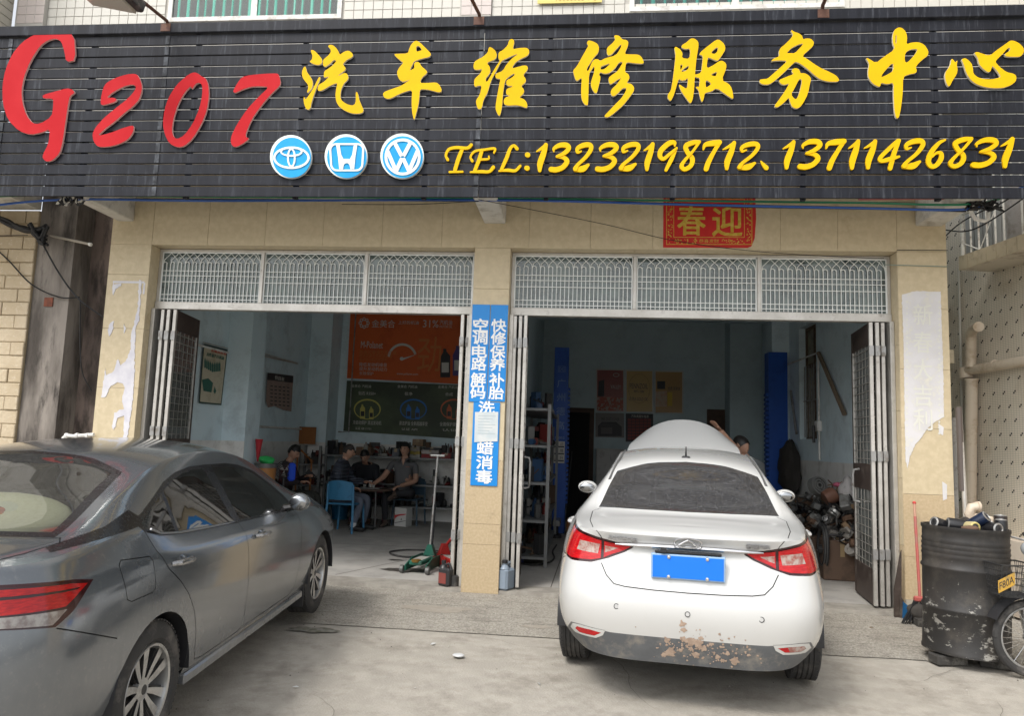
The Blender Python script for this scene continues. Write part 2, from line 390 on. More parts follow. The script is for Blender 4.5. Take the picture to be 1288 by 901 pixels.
# ------------------------------------------------------------------ the building
BX0, BX1 = -5.27, 3.54
LO, LI, CL, CR, RI, RO = -5.27, -4.79, -1.19, -.81, 3.07, 3.54
OT = 3.54; TB = 2.935
bld = empty('garage_building', (0, 0, 0), 'two bay repair garage with beige stone front and blue painted rooms, white tiled storey above', 'building')
def wallbox(name, a, b, m): return part(name, bld, a, b, m)
core = M('render_core', (.40, .36, .29), .9)
w = MB()
for a, b in (((LO, .016, 0), (LI-.016, .3, 3.9)), ((CL+.016, .016, 0), (CR-.016, .3, 3.9)), ((RI+.016, .016, 0), (RO, .3, 3.9)), ((LI-.016, .016, OT+.016), (CL+.016, .3, 3.9)), ((CR-.016, .016, OT+.016), (RI+.016, .3, 3.9)), ((LO, .016, 3.9), (RO, .3, 5.0))):
    w.box(a, b, core)
w.build('front_wall', bld)
# stone panels: each a piece
def panel(a, b, m=beige, bev=.002): part('stone_panel', bld, a, b, m, bev=bev)
G = .0011
zL = [0, .48, 1.08, 1.68, 2.28, 2.88, OT]
for (xa, xb, zs) in ((LO, LI, [0, .62, 1.27, 1.95, 2.60, 3.2, OT]), (CL, CR, [0, .477, .68, 1.32, 1.95, 2.6, 3.1, OT]), (RI, RO, [.16, .56, 1.15, 1.78, 2.36, 2.96, OT])):
    for z0, z1 in zip(zs, zs[1:]): panel((xa+G, 0, z0+G), (xb-G, .015, z1-G), beige2 if z0 < .7 else beige)
for (xr, sgn) in ((LI, -1), (CL, 1), (CR, -1), (RI, 1)):
    zs = [.04, .66, 1.3, 1.95, 2.6, OT]
    for z0, z1 in zip(zs, zs[1:]): panel((xr, .0155, z0+G), (xr+sgn*.0155, .298, z1-G), beige2 if z0 < .6 else beige)
xs = [LO, LI, -4.15, -3.5, -2.85, -2.2, -1.55, -.62, .02, .66, 1.30, 1.94, 2.5, RI, RO]
for x0, x1 in zip(xs, xs[1:]):
    panel((x0+G, 0, OT+G), (x1-G, .015, 4.05), beige); panel((x0+G, 0, 4.055), (x1-G, .015, 4.40), beige)
for (xa, xb) in ((LI, CL), (CR, RI)):
    n = 6
    for i in range(n):
        a = xa+(xb-xa)*i/n; b = xa+(xb-xa)*(i+1)/n; panel((a+G, .0155, OT), (b-G, .298, OT+.0155), beige)
# brackets above, with an unseen slab added to shade the wall top
slab = part('added_shade_slab', bld, (LO-.1, -.30, 4.42), (RO+.1, .0, 4.50), plaster)
for x0, x1 in ((-5.20, -5.02), (-1.10, -.87), (3.25, 3.50)):
    part('concrete_bracket', bld, (x0, -.95, 3.80), (x1, 0, 4.42), plaster, bev=.01)
# ------------------------------------------------------------------ transom windows with ornamental grilles
tglass = glass_mat('transom_glass', (.62, .72, .70), .5, .02, dust=.7, dcol=(.33, .40, .38), dscale=3.5)  # pale film: dust, with the grey-green sky reflection put into its colour
def transom(x0, x1, ndiv):
    z0, z1 = TB, OT-.004
    fr = MB(); ya, yb = .17, .215
    fr.box((x0, ya-.02, TB-.085), (x1, yb+.03, TB), alu, bev=.004)
    fr.box((x0, ya, z1-.03), (x1, yb, z1), alu, bev=.003)
    fr.box((x0, ya, z0), (x0+.03, yb, z1-.03), alu); fr.box((x1-.03, ya, z0), (x1, yb, z1-.03), alu)
    wn = fr.build('transom_window', bld)
    L = (x1-x0)
    for i in range(ndiv):
        a = x0+.03+(L-.06)*i/ndiv; b = x0+.03+(L-.06)*(i+1)/ndiv
        if i: part('mullion', wn, (a-.018, ya-.012, z0+.001), (a+.018, yb, z1-.031), alu, bev=.003); a += .02
        if i < ndiv-1: b -= .02
        part('pane', wn, (a+.003, .196, z0+.003), (b-.003, .200, z1-.033), tglass)
        g = MB(); gm_ = M('grille_white', (.78, .80, .78), .5)
        yy = .184; n = max(6, round((b-a)/.0465)); 
        if n % 2: n += 1
        px = [a+.01+(b-a-.02)*k/n for k in range(n+1)]; zt = z1-.20; t = .0038
        for k, x in enumerate(px): g.box((x-t, yy-t, z0), (x+t, yy+t, zt+ (.05 if k % 2 else .035)), gm_)
        for z in (z0+.035, z0+.085, zt-.17, zt-.10, zt-.045): g.box((a, yy-t-.001, z-t), (b, yy+t+.001, z+t), gm_)
        for k in range(0, n, 2):       # small round arches
            xm = (px[k]+px[k+1])/2; r = (px[k+1]-px[k])/2
            g.tube([(xm-r*cos(pi*q/6), yy, zt+.03+r*1.2*sin(pi*q/6)) for q in range(7)], .0045, gm_, 5)
        for k in range(0, n-1, 2):     # pointed arches interlaced
            xa, xb = px[k], px[min(k+4, n)]; xm = (xa+xb)/2
            g.tube([(xa, yy, zt+.03), (xa+(xm-xa)*.12, yy, zt+.08), (xm, yy, zt+.158), (xb-(xb-xm)*.12, yy, zt+.08), (xb, yy, zt+.03)], .0045, gm_, 5)
        g.box((a, yy-.006, z0), (a+.008, yy+.006, z1-.03), gm_); g.box((b-.008, yy-.006, z0), (b, yy+.006, z1-.03), gm_); g.box((a, yy-.006, z1-.042), (b, yy+.006, z1-.031), gm_)
        g.build('grille', wn, kind='stuff')
transom(LI+.004, CL-.004, 3); transom(CR+.004, RI-.004, 3)
# side rails of the door openings
for x0, x1 in ((LI+.003, LI+.045), (CL-.045, CL-.003), (CR+.003, CR+.045), (RI-.045, RI-.003)):
    part('door_jamb', bld, (x0, .10, .04), (x1, .24, TB-.086), alu, bev=.003)
# ------------------------------------------------------------------ folding doors
dglass = glass_mat('door_glass', (.55, .6, .56), .45, .05, dust=.45, dcol=(.3, .32, .3), dscale=5)
def leaf(par, A, B, ztop=2.84, zb=.06, handle=0, name='door_leaf'):
    """door leaf standing from A (street edge) to B (inner edge)"""
    A = Vector((A[0], A[1], 0)); B = Vector((B[0], B[1], 0)); L = (B-A).length; ang = atan2((B-A).y, (B-A).x)
    T = Matrix.Translation(A)@Matrix.Rotation(ang, 4, 'Z'); t = .018
    w = MB(); w.box((0, -t, zb), (.045, t, ztop), alu, T, .003); w.box((L-.045, -t, zb), (L, t, ztop), alu_d, T, .003)
    for z0, z1 in ((zb, zb+.34), (1.16, 1.42), (ztop-.22, ztop)): w.box((.045, -t*.8, z0), (L-.045, t*.8, z1), alu_d, T)
    for x in (.045, L-.055):
        for z0, z1 in ((zb+.34, 1.16), (1.42, ztop-.22)): w.box((x, -t*.95, z0), (x+.01, t*.95, z1), alu, T)
    o = w.build(name, par)
    for z0, z1 in ((zb+.34, 1.16), (1.42, ztop-.22)):
        g = MB(); g.box((.055, -.003, z0), (L-.055, .003, z1), dglass, T); g.build('pane', o)
        g = MB(); s = 1 if True else -1
        for k in range(int((z1-z0)/.085)):
            z = z0+.05+k*.085
            for yy in (-.012, .012): g.box((.06, yy-.002, z-.003), (L-.06, yy+.002, z+.003), alu, T)
        for k in range(1, 5):
            for yy in (-.012, .012): x = .055+(L-.11)*k/5; g.box((x-.003, yy-.0015, z0), (x+.003, yy+.0015, z1), alu, T)
        g.build('grille', o, kind='stuff')
    if handle:
        g = MB(); s = handle
        x = L*.62
        g.tube([(x, s*.02, .98), (x, s*.07, .98), (x+.03, s*.085, 1.0), (x+.03, s*.085, 1.30), (x, s*.07, 1.33), (x-.14, s*.06, 1.33)] if False else [(x, s*.02, 1.02), (x, s*.075, 1.03), (x, s*.085, 1.08), (x, s*.085, 1.30), (x, s*.075, 1.35), (x, s*.02, 1.36)], .013, steel, 8, T=T)
        g.build('handle', o)
    h = MB()
    for z in (.55, 1.5, 2.55): h.box((-.012, -t-.004, z-.05), (.02, t+.004, z+.05), steel, T)
    h.build('hinge', o, kind='stuff')
    return o
def stack(label_pts, last, handle, hs, nm='folding_door'):
    d = bpy.data.objects.new(nm, None); COL.objects.link(d); d.parent = bld
    for (a, b) in label_pts: leaf(d, a, b)
    leaf(d, last[0], last[1], handle=hs)
    return d
# left jamb: three leaves folded against the pilaster, the last one standing into the room
stack([((-4.67, .13), (-4.75, .95)), ((-4.597, .12), (-4.70, .92))], ((-4.522, .12), (-4.645, .86)), 1, -1)
stack([((-1.248, .14), (-1.235, .90))], ((-1.306, .10), (-1.285, .93)), 0, 0)
stack([((-.748, .13), (-.785, .93)), ((-.690, .12), (-.735, .93))], ((-.632, .08), (-.68, .9)), 1, -1)
stack([((2.971, .14), (3.02, .95)), ((2.910, .12), (2.985, .94))], ((2.848, .12), (2.95, .93)), 1, 1)
# ------------------------------------------------------------------ upper storey: tiles and windows
uw = M('upper_wall', (.46, .44, .40), .7, dirt=(.33, .3, .25), dscale=2)
part('upper_wall', bld, (-6.68, .012, 5.0), (4.0, .3, 9), uw); part('lower_render', bld, (LO, .005, 4.405), (RO, .0155, 4.995), M('shaded_render', (.30, .29, .26), .9))  # lower strip: the shade behind the sign is painted into its darker colour
def wall_tiles(skip):
    base = None; pw, ph = .111, .106; x = -6.66
    me = {}
    for m in (tile_w, tile_p):
        w = MB(); w.box((0, 0, 0), (pw-.006, .011, ph-.006), m, bev=.0015); me[m] = w.mesh('tile')
    ys = []
    z0 = 5.93
    for r in range(6):
        z = z0+r*ph
        for c in range(100):
            xx = x+c*pw
            if any(a-pw*.9 < xx < b and z > zz for a, b, zz in skip): continue
            q = CAM-Vector((0, 0, 0)); v = Vector((xx, 0, z))-CAM; zc = v.dot(FW); py = H/2-FPX*v.dot(UP)/zc; pxx = W/2+FPX*v.dot(RT)/zc
            if py < -14 or py > 45 or pxx < 0 or pxx > 1300: continue
            sg = 28-pxx*.026
            if py > sg+14: continue
            pink = (xx < -6.35) or (-1.45 < xx < -1.13)
            o = bpy.data.objects.new('tile', me[tile_p if pink else tile_w]); COL.objects.link(o); o.parent = bld
            o.location = (xx, .001-(.06 if xx < -6.35 else 0)-(.03 if -1.45 < xx < -1.13 else 0), z)
wx = [at(212, 10, Y=0).x, at(430, 10, Y=0).x, at(792, 2, Y=0).x, at(1062, 2, Y=0).x]
wz = [at(320, 20, Y=0).z, at(930, 6, Y=0).z]
wall_tiles([(wx[0], wx[1], wz[0]-.06), (wx[2], wx[3], wz[1]-.06)])
part('tile_pier', bld, (-6.68, -.055, 5.0), (-6.33, .011, 9), uw); part('tile_pier', bld, (-1.46, -.025, 5.0), (-1.12, .011, 9), uw)
curt = M('green_curtain', (.12, .42, .33), .7, col2=(.2, .52, .42), vs=3, stretch=(9, 1, .3))
curt2 = M('dark_green_curtain', (.04, .20, .17), .7, col2=(.07, .28, .24), vs=3, stretch=(9, 1, .3))
ug = glass_mat('upper_glass', (.85, .95, .92), .9, .01)
for a, b, z, cm in ((wx[0], wx[1], wz[0], curt), (wx[2], wx[3], wz[1], curt2)):
    f = MB(); t = .05
    f.box((a, -.012, z-.05), (b, .05, z), white_p); f.box((a, -.01, z), (a+t, .05, 8), white_p); f.box((b-t, -.01, z), (b, .05, 8), white_p)
    mm = (a+b)/2; f.box((mm-.035, -.006, z), (mm+.035, .045, 8), white_p)
    wd_ = f.build('window_frame', bld)
    part('pane', wd_, (a+t, .008, z), (mm-.035, .012, 8), ug); part('pane', wd_, (mm+.035, .008, z), (b-t, .012, 8), ug)
    c = MB(); n = 90
    vs_ = [(a+(b-a)*i/n, -.0+.0, 0) for i in range(n+1)]
    c.raw([(a+(b-a)*i/n, .0085+.0, z) for i in range(2)], [], cm)
    pts = [(a+t+(b-a-2*t)*i/n, .028+.012*sin(i*1.3+.6*sin(i*.37))) for i in range(n+1)]
    # curtain sits just behind the glass, in front of the wall core
    c = MB(); c.raw([(x, y-.012, z) for x, y in pts]+[(x, y-.012, 8) for x, y in pts], [(i, i+1, n+2+i, n+1+i) for i in range(n)], cm)
    c.build('curtain', wd_)
o_ = MB(); yp = M('yellow_paper', (.75, .62, .2), .7)
a = at(676, 4, Y=-.03); b = at(757, 4, Y=-.03)
part('notice_sheet', bld, (a.x, -.03, a.z), (b.x, -.022, a.z+.5), yp)
nn = MB(); add_text(nn, '10000000 1号', lambda u, v, h: (u, -.031-h, v), a.x+.2, a.z+.015, b.x-.05, a.z+.10, M('gold_ink', (.55, .4, .1), .6), t=.002); nn.build('notice_print', bld)
# ------------------------------------------------------------------ interior
XL = -5.0; BY = 6.0; BYR = 7.4; XR = 3.35; CEIL = 4.05
w = MB(); w.box((XL-.2, .3, 0), (XL, BY+.2, 4.6), blue_w); o = w.build('side_wall', bld)
part('pillar', bld, (XL+.001, 2.35, .04), (XL+.34, 2.8, 4.5), blue_w); part('pillar', bld, (XL+.001, 5.45, .04), (XL+.4, BY, 4.5), blue_w)
part('back_wall', bld, (XL, BY, 0), (-.96, BY+.2, 4.6), blue_w)
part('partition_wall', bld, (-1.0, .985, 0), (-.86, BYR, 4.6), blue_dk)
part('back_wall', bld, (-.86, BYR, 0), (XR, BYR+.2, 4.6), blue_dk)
sw = MB()
# right side wall with a window hole (Y 3.55..4.45, z 1.75..3.45)
sw.box((XR, .3, 0), (XR+.22, 3.58, 4.6), blue_w); sw.box((XR, 4.45, 0), (XR+.22, BYR, 4.6), blue_w)
sw.box((XR, 3.58, 0), (XR+.22, 4.45, 1.72), blue_w); sw.box((XR, 3.58, 3.46), (XR+.22, 4.45, 4.6), blue_w)
sw.build('side_wall', bld)
part('pillar', bld, (XR-.28, 5.0, .04), (XR-.001, 5.5, 4.5), blue_w)
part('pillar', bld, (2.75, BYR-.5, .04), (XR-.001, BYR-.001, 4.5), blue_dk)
part('ceiling', bld, (XL-.2, .302, CEIL), (XR+.2, BYR+.2, CEIL+.2), M('dull_ceiling', (.74, .77, .77), .9, dirt=(.3, .33, .33), dscale=2))
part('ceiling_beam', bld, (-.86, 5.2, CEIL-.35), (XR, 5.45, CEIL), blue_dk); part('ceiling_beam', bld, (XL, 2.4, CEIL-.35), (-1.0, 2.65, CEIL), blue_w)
# dado of white tiles
def dado(x0, x1, y0, y1, sgn, axis, z1=1.40):
    n = max(1, round((abs(x1-x0)+abs(y1-y0))/.6)); zz = [.04, .44, .84, 1.12, z1]
    for i in range(n):
        for z0_, z1_ in zip(zz, zz[1:]):
            if axis == 'x':
                a = x0+(x1-x0)*i/n; b = x0+(x1-x0)*(i+1)/n; part('wall_tile', bld, (a+.002, y0-.012, z0_+.002), (b-.002, y0-.0005, z1_-.002), dado_m)
            else:
                a = y0+(y1-y0)*i/n; b = y0+(y1-y0)*(i+1)/n; part('wall_tile', bld, (x0+.0005*sgn, a+.002, z0_+.002), (x0+.012*sgn, b-.002, z1_-.002), dado_m)
dado(XL, XL, .4, 2.34, 1, 'y'); dado(XL, XL, 2.81, 5.44, 1, 'y'); dado(XL+.4, -1.0, BY, BY, 1, 'x'); dado(XR, XR, .4, 4.98, -1, 'y')
part('wall_tile', bld, (XL+.003, 2.338, .04), (XL+.345, 2.3495, 1.4), dado_m)
part('wall_tile', bld, (XL+.003+.398*0, 5.438, .04), (XL+.405, 5.4495, 1.4), dado_m)
# window in the right wall: frame, dusty brown panes, bars
f = MB(); wood = M('brown_window_wood', (.13, .085, .05), .6, dirt=(.06, .04, .03)); 
for a, b in (((XR+.10, 3.58, 1.72), (XR+.15, 3.63, 3.46)), ((XR+.10, 4.40, 1.72), (XR+.15, 4.45, 3.46)), ((XR+.10, 3.63, 1.72), (XR+.15, 4.40, 1.77)), ((XR+.10, 3.63, 3.41), (XR+.15, 4.40, 3.46)), ((XR+.10, 3.63, 2.82), (XR+.15, 4.40, 2.88)), ((XR+.10, 3.99, 1.77), (XR+.15, 4.04, 3.41))): f.box(a, b, wood)
for k in range(7): f.box((XR+.055, 3.66+k*.12, 1.75), (XR+.067, 3.672+k*.12, 2.85), steel)
f.box((XR+.055, 3.6, 2.3), (XR+.067, 4.44, 2.315), steel)
sf = f.build('side_window', bld)
sg_ = M('yellowed_pane', (.33, .30, .20), .4, col2=(.16, .14, .09), vs=3, dirt=(.1, .09, .07), dscale=5)
for y0, y1 in ((3.63, 3.99), (4.04, 4.40)):
    for z0, z1 in ((1.77, 2.82), (2.88, 3.41)): part('pane', sf, (XR+.12, y0, z0), (XR+.126, y1, z1), sg_)
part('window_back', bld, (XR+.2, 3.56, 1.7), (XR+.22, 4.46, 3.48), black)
# doorway at the back of the right bay, its darkness a black sheet
dk = M('brown_door_wood', (.085, .05, .035), .7, dirt=(.04, .03, .02))
w = MB(); x0, x1 = -.50, .20
w.box((x0, BYR-.04, .04), (x0+.09, BYR-.001, 2.25), dk); w.box((x1-.09, BYR-.04, .04), (x1, BYR-.001, 2.25), dk); w.box((x0, BYR-.041, 2.16), (x1, BYR-.002, 2.25), dk)
o = w.build('back_doorway', bld); part('dark_opening_sheet', o, (x0+.09, BYR-.02, .04), (x1-.09, BYR-.004, 2.16), black)
w = MB(); w.box((2.40, BYR-.05, .04), (2.74, BYR-.001, 2.3), dk); w.build('back_door', bld)
# conduits and pipes on the walls
w = MB(); w.tube([(XL+.06, 2.95, 1.42), (XL+.06, 2.95, 4.0)], .022, white_p); w.tube([(XL+.03, 3.3, 1.42), (XL+.03, 3.3, 2.75), (XL+.03, 4.8, 2.75)], .012, white_p); w.tube([(XL+.03, 2.9, 1.62), (XL+.03, 5.4, 1.62)], .018, white_p); w.tube([(XL+.45, BY-.03, 1.60), (-4.35, BY-.03, 1.60), (-4.35, BY-.03, 4.0)], .012, steel)
w.tube([(XL+.03, .9, 2.62), (XL+.03, 2.3, 2.62)], .016, white_p)
w.tube([(XR-.03, 5.0, 2.95), (XR-.03, 3.38, 2.95), (XR-.03, 3.38, 1.42)], .015, white_p); w.tube([(XR-.05, 3.3, 2.93), (XR-.05, 2.28, 2.02)], .03, M('brown_strip', (.2, .15, .1), .6)); w.tube([(XR-.05, 4.75, 2.5), (XR-.05, 4.45, 1.8)], .02, steel)
w.build('wall_conduit', bld, kind='stuff')
w = MB(); w.box((XR-.07, 3.33, 1.82), (XR-.001, 3.47, 1.97), white_p, bev=.01); w.tube([(XR-.1, 3.4, 1.9), (XR-.1, 3.4, 1.66)], .02, blackp); w.build('switch_box', bld)
w = MB(); w.box((XL+.001, 2.98, 1.42), (XL+.06, 3.10, 1.55), white_p, bev=.008); w.build('switch_box', bld)
# ------------------------------------------------------------------ the big sign
SY = -1.0; SX0, SX1 = -6.75, 4.0; SZT = 5.515; SZB = 3.775
sign = empty('shop_sign', (0, 0, 0), 'long black slatted sign with red G207, yellow characters and phone numbers above both garage doors', 'sign')
ztop0 = at(644, 34, Y=SY).z-0; zb = at(644, 248, Y=SY).z
top_h = .105
w = MB(); w.box((SX0, SY-.03, SZT-top_h), (SX1, SY+.09, SZT), blk, bev=.006); w.build('top_rail', sign)
ns = 15; pitch = (SZT-top_h-zb)/ns
seams = [SX0, -5.35, -4.13, -2.45, at(603, 200, Y=SY).x, .6, 2.45, SX1]
smesh = {}
random.seed(11)
for i in range(ns):
    z1 = SZT-top_h-pitch*i-.013; z0 = z1-pitch+.013
    cuts = [SX0, at(603, 200, Y=SY).x, SX1]
    for a, b in zip(cuts, cuts[1:]):
        w = MB(); yj = random.uniform(-.002, .002)
        w.box((a+.003, SY+yj, z0), (b-.003, SY+.02+yj, z1), blk, bev=.0025)
        w.build('slat', sign)
w = MB()
for x in (-6.2, -5.0, -3.9, -2.8, -1.55, -.4, .75, 1.9, 3.05, 4.1): w.box((x-.02, SY+.05, zb), (x+.02, SY+.10, SZT-.11), blk)
for z in (zb+.1, SZT-.3): w.box((SX0, SY+.101, z-.02), (SX1, SY+.14, z+.02), blk)
w.build('sign_frame', sign)
# pale weathered joint strips
js = M('weathered_joint', (.06, .065, .075), .6, spec=.2, col2=(.02, .022, .026), vs=5, dirt=(.20, .22, .25), dscale=8, dlo=.5, dhi=.8)
for px_ in (5, 204, 603):
    q = at(px_, 130, Y=SY); 
    for k in range(ns):
        z1 = SZT-top_h-pitch*k-.013; z0 = z1-pitch+.013
        part('joint_strip', sign, (q.x-.022, SY-.006, z0+.004), (q.x+.022, SY-.0025, z1-.004), js)
red = M('red_acrylic', (.46, .008, .014), .6, spec=.15, col2=(.50, .014, .02), vs=2, dirt=(.6, .2, .2), dscale=3, dlo=.66, dhi=.9)
yel = M('yellow_acrylic', (.76, .46, .001), .6, spec=.15, col2=(.72, .43, .002), vs=3)
pale_e = M('pale_edge', (.72, .66, .5), .5)
pink_e = M('pink_edge', (.75, .45, .42), .5)
def sgn_fn(off): return lambda u, v, w_: (lambda p: (p.x, SY-off-w_, p.z))(at(u, v, Y=SY-off))
def glyph(name, label, comps, x0, y0, s, m, edge, th=.022):
    w = MB(); k = 0
    for c in comps:
        o = smooth2([(x0+a/s, y0+b/s) for a, b in c[0]]); hs = [smooth2([(x0+a/s, y0+b/s) for a, b in h]) for h in c[1:]]
        w.prism(o, th, m, hs, sgn_fn(.006), edge)
    ob = w.build(name, sign, label, ang=30); return ob
G1 = lambda *a: [list(a)]
glyph('red_letter', 'large red letter G at the left end of the sign', [[[(475,68),(485,235),(425,245),(415,180),(395,115),(360,97),(310,108),(260,145),(200,240),(160,340),(145,420),(150,500),(175,580),(215,632),(260,635),(335,590),(345,520),(345,475),(280,475),(278,452),(360,430),(430,410),(465,418),(480,440),(450,458),(440,500),(425,600),(405,740),(385,820),(340,865),(300,872),(278,850),(280,825),(315,760),(325,665),(270,690),(200,703),(130,680),(60,610),(28,510),(25,390),(45,290),(90,190),(150,120),(220,75),(300,58),(390,60)]]], 0, 30, 5.005, red, pink_e)
glyph('red_letter', 'red digit 2 right of the G', [[[(150,340),(175,220),(210,165),(300,115),(420,78),(500,72),(535,90),(570,170),(575,240),(545,340),(480,410),(400,470),(300,560),(180,650),(118,712),(240,685),(380,630),(480,602),(492,625),(480,680),(430,750),(330,800),(220,825),(120,825),(75,765),(65,690),(100,620),(180,530),(300,430),(440,320),(505,240),(515,200),(470,180),(380,205),(270,265),(210,320),(290,318),(318,340),(290,365),(170,397),(152,385)]]], 110, 85, 8.19, red, pink_e)
glyph('red_letter', 'red digit 0 between the 2 and the 7', [[[(430,58),(470,80),(485,97),(530,115),(560,180),(568,300),(545,450),(490,590),(400,740),(310,820),(240,830),(160,790),(110,690),(92,580),(110,440),(150,320),(230,190),(330,100),(390,62)],[(382,195),(390,235),(430,175),(470,162),(497,190),(500,280),(470,430),(400,590),(310,710),(240,745),(200,720),(185,650),(200,540),(250,380),(320,260)]]], 195, 85, 8.19, red, pink_e)
glyph('red_letter', 'red digit 7', [[[(120,245),(165,165),(210,105),(300,85),(450,72),(570,68),(590,85),(608,165),(590,205),(500,290),(400,410),(310,540),(250,680),(250,725),(285,738),(230,785),(150,828),(110,815),(92,770),(105,700),(160,590),(260,440),(380,310),(490,208),(400,200),(300,205),(200,240),(140,270),(123,262)]]], 280, 85, 8.19, red, pink_e)
glyph('yellow_character', None, [
 [[(150,125),(190,130),(240,180),(280,230),(278,275),(245,297),(190,290),(135,258),(165,235),(172,190),(160,160)]],
 [[(90,310),(100,335),(105,370),(150,430),(175,480),(172,540),(150,580),(118,612),(108,600),(125,555),(120,515),(80,470),(55,425),(52,370),(70,325)]],
 [[(255,430),(262,445),(220,545),(185,640),(160,720),(150,780),(130,803),(100,795),(78,740),(70,690),(75,650),(90,685),(110,670),(170,580),(215,490),(240,440)]],
 [[(345,85),(370,65),(410,75),(450,115),(475,165),(480,180),(530,145),(580,132),(620,160),(632,195),(600,220),(570,230),(510,285),(548,330),(540,355),(490,390),(455,425),(530,385),(565,395),(580,440),(560,475),(530,500),(495,570),(485,640),(495,695),(560,740),(620,755),(650,740),(662,700),(660,610),(672,597),(685,620),(700,690),(725,750),(750,805),(740,835),(690,848),(620,845),(540,815),(470,765),(440,710),(430,640),(440,560),(455,495),(380,525),(280,585),(240,590),(228,570),(245,515),(290,495),(345,445),(360,425),(310,438),(298,430),(305,365),(340,345),(400,300),(440,255),(430,240),(410,240),(380,270),(345,300),(310,318),(292,300),(290,250),(305,225),(350,190),(380,150),(375,115)]]], 375, 50, 9.01, yel, pale_e)
glyph('yellow_character', None, [[[(192,172),(230,170),(350,165),(360,120),(385,65),(420,28),(450,20),(490,45),(540,95),(600,155),(610,180),(590,205),(520,220),(420,250),(395,300),(368,355),(385,352),(422,335),(420,290),(430,265),(460,260),(485,275),(500,310),(550,350),(568,375),(555,400),(520,425),(495,460),(488,500),(560,500),(670,492),(705,520),(730,570),(725,600),(695,607),(640,590),(560,572),(483,570),(480,650),(465,760),(440,850),(425,910),(415,910),(395,830),(390,700),(398,577),(320,597),(240,630),(160,672),(120,680),(80,665),(65,625),(85,598),(160,570),(250,540),(300,515),(380,455),(340,475),(290,487),(255,465),(228,410),(228,365),(255,320),(298,270),(270,250),(220,210)],[(442,88),(460,80),(480,85),(510,125),(490,135),(445,147)]]], 475, 50, 9.01, yel, pale_e)
glyph('yellow_character', None, [[[(235,135),(270,150),(305,185),(318,225),(310,265),(275,288),(220,308),(208,325),(238,360),(245,410),(235,440),(185,500),(205,540),(250,460),(300,370),(355,290),(335,270),(335,215),(350,190),(385,175),(440,120),(455,65),(480,45),(510,55),(515,90),(495,165),(560,150),(650,145),(680,165),(685,205),(660,240),(590,270),(530,310),(500,350),(492,380),(560,362),(620,345),(660,350),(670,380),(655,410),(612,455),(640,490),(648,520),(635,545),(590,580),(620,610),(628,645),(610,675),(570,710),(620,725),(650,755),(665,800),(658,825),(640,825),(590,805),(530,795),(440,803),(400,785),(393,750),(410,710),(470,690),(430,680),(420,650),(430,610),(490,590),(495,578),(440,578),(422,555),(430,510),(480,490),(520,455),(515,435),(480,455),(420,500),(400,570),(385,680),(378,800),(355,915),(335,915),(305,850),(303,800),(320,700),(345,560),(360,500),(320,495),(300,480),(305,440),(385,408),(430,330),(495,262),(560,215),(500,232),(400,280),(370,295),(320,390),(250,520),(215,650),(165,740),(150,820),(130,842),(100,835),(85,780),(82,740),(125,680),(148,575),(110,575),(75,590),(60,570),(62,510),(80,485),(130,440),(155,385),(100,398),(60,390),(52,350),(65,305),(100,280),(160,250),(215,200),(222,160)]]], 590, 45, 9.01, yel, pale_e)
glyph('yellow_character', None, [[[(175,95),(220,105),(270,130),(287,175),(275,225),(235,265),(200,320),(160,380),(165,405),(180,400),(210,320),(240,285),(280,288),(295,305),(350,275),(455,248),(500,180),(512,140),(500,140),(450,195),(410,240),(375,250),(362,220),(365,170),(420,125),(450,85),(435,55),(450,43),(490,50),(520,88),(560,92),(580,110),(578,150),(540,235),(600,238),(680,238),(715,265),(738,318),(725,333),(650,328),(560,315),(550,370),(548,418),(580,435),(593,470),(580,500),(565,528),(610,535),(640,570),(635,610),(600,660),(530,750),(450,820),(385,870),(350,873),(338,860),(360,835),(440,750),(510,680),(555,610),(560,575),(520,580),(480,625),(440,660),(410,655),(400,615),(420,580),(460,545),(500,490),(505,475),(460,500),(400,545),(385,520),(380,480),(400,455),(470,410),(520,330),(522,315),(490,315),(440,385),(390,425),(340,435),(295,415),(285,450),(298,455),(298,490),(280,560),(262,630),(240,628),(210,580),(200,530),(215,480),(235,420),(240,350),(215,385),(185,430),(180,560),(175,740),(160,755),(130,735),(105,680),(105,560),(112,470),(70,503),(50,500),(30,440),(22,400),(60,360),(110,270),(160,180),(178,150),(160,125)],[(298,392),(340,388),(405,325),(340,345),(303,360)]]], 718, 40, 8.04, yel, pale_e)
glyph('yellow_character', None, [[[(118,170),(135,162),(180,190),(210,235),(200,290),(290,300),(295,180),(240,190),(195,170),(200,145),(250,115),(300,68),(340,68),(385,100),(390,160),(365,300),(350,460),(348,480),(420,458),(430,350),(440,265),(395,250),(420,215),(500,150),(590,82),(630,85),(680,130),(695,190),(660,250),(610,318),(590,320),(500,280),(492,300),(478,410),(560,370),(620,325),(660,320),(700,350),(705,400),(650,540),(730,580),(765,630),(785,740),(770,752),(700,705),(595,628),(530,670),(460,685),(450,740),(435,785),(420,780),(400,710),(390,655),(355,620),(375,612),(395,620),(405,515),(365,510),(355,500),(345,520),(340,640),(325,750),(305,800),(285,795),(230,720),(190,660),(165,595),(180,590),(220,620),(260,640),(270,510),(240,540),(200,545),(165,525),(140,610),(110,710),(80,770),(60,770),(40,740),(42,700),(75,660),(95,560),(115,400),(130,260),(120,200)],[(183,362),(212,368),(195,415),(183,425)],[(280,372),(275,410),(235,440),(188,448),(215,415)],[(530,228),(570,185),(607,165),(605,210),(580,240),(550,242)],[(520,480),(601,440),(583,501)],[(470,532),(536,578),(505,608),(470,626)]]], 835, 42, 9.01, yel, pale_e)
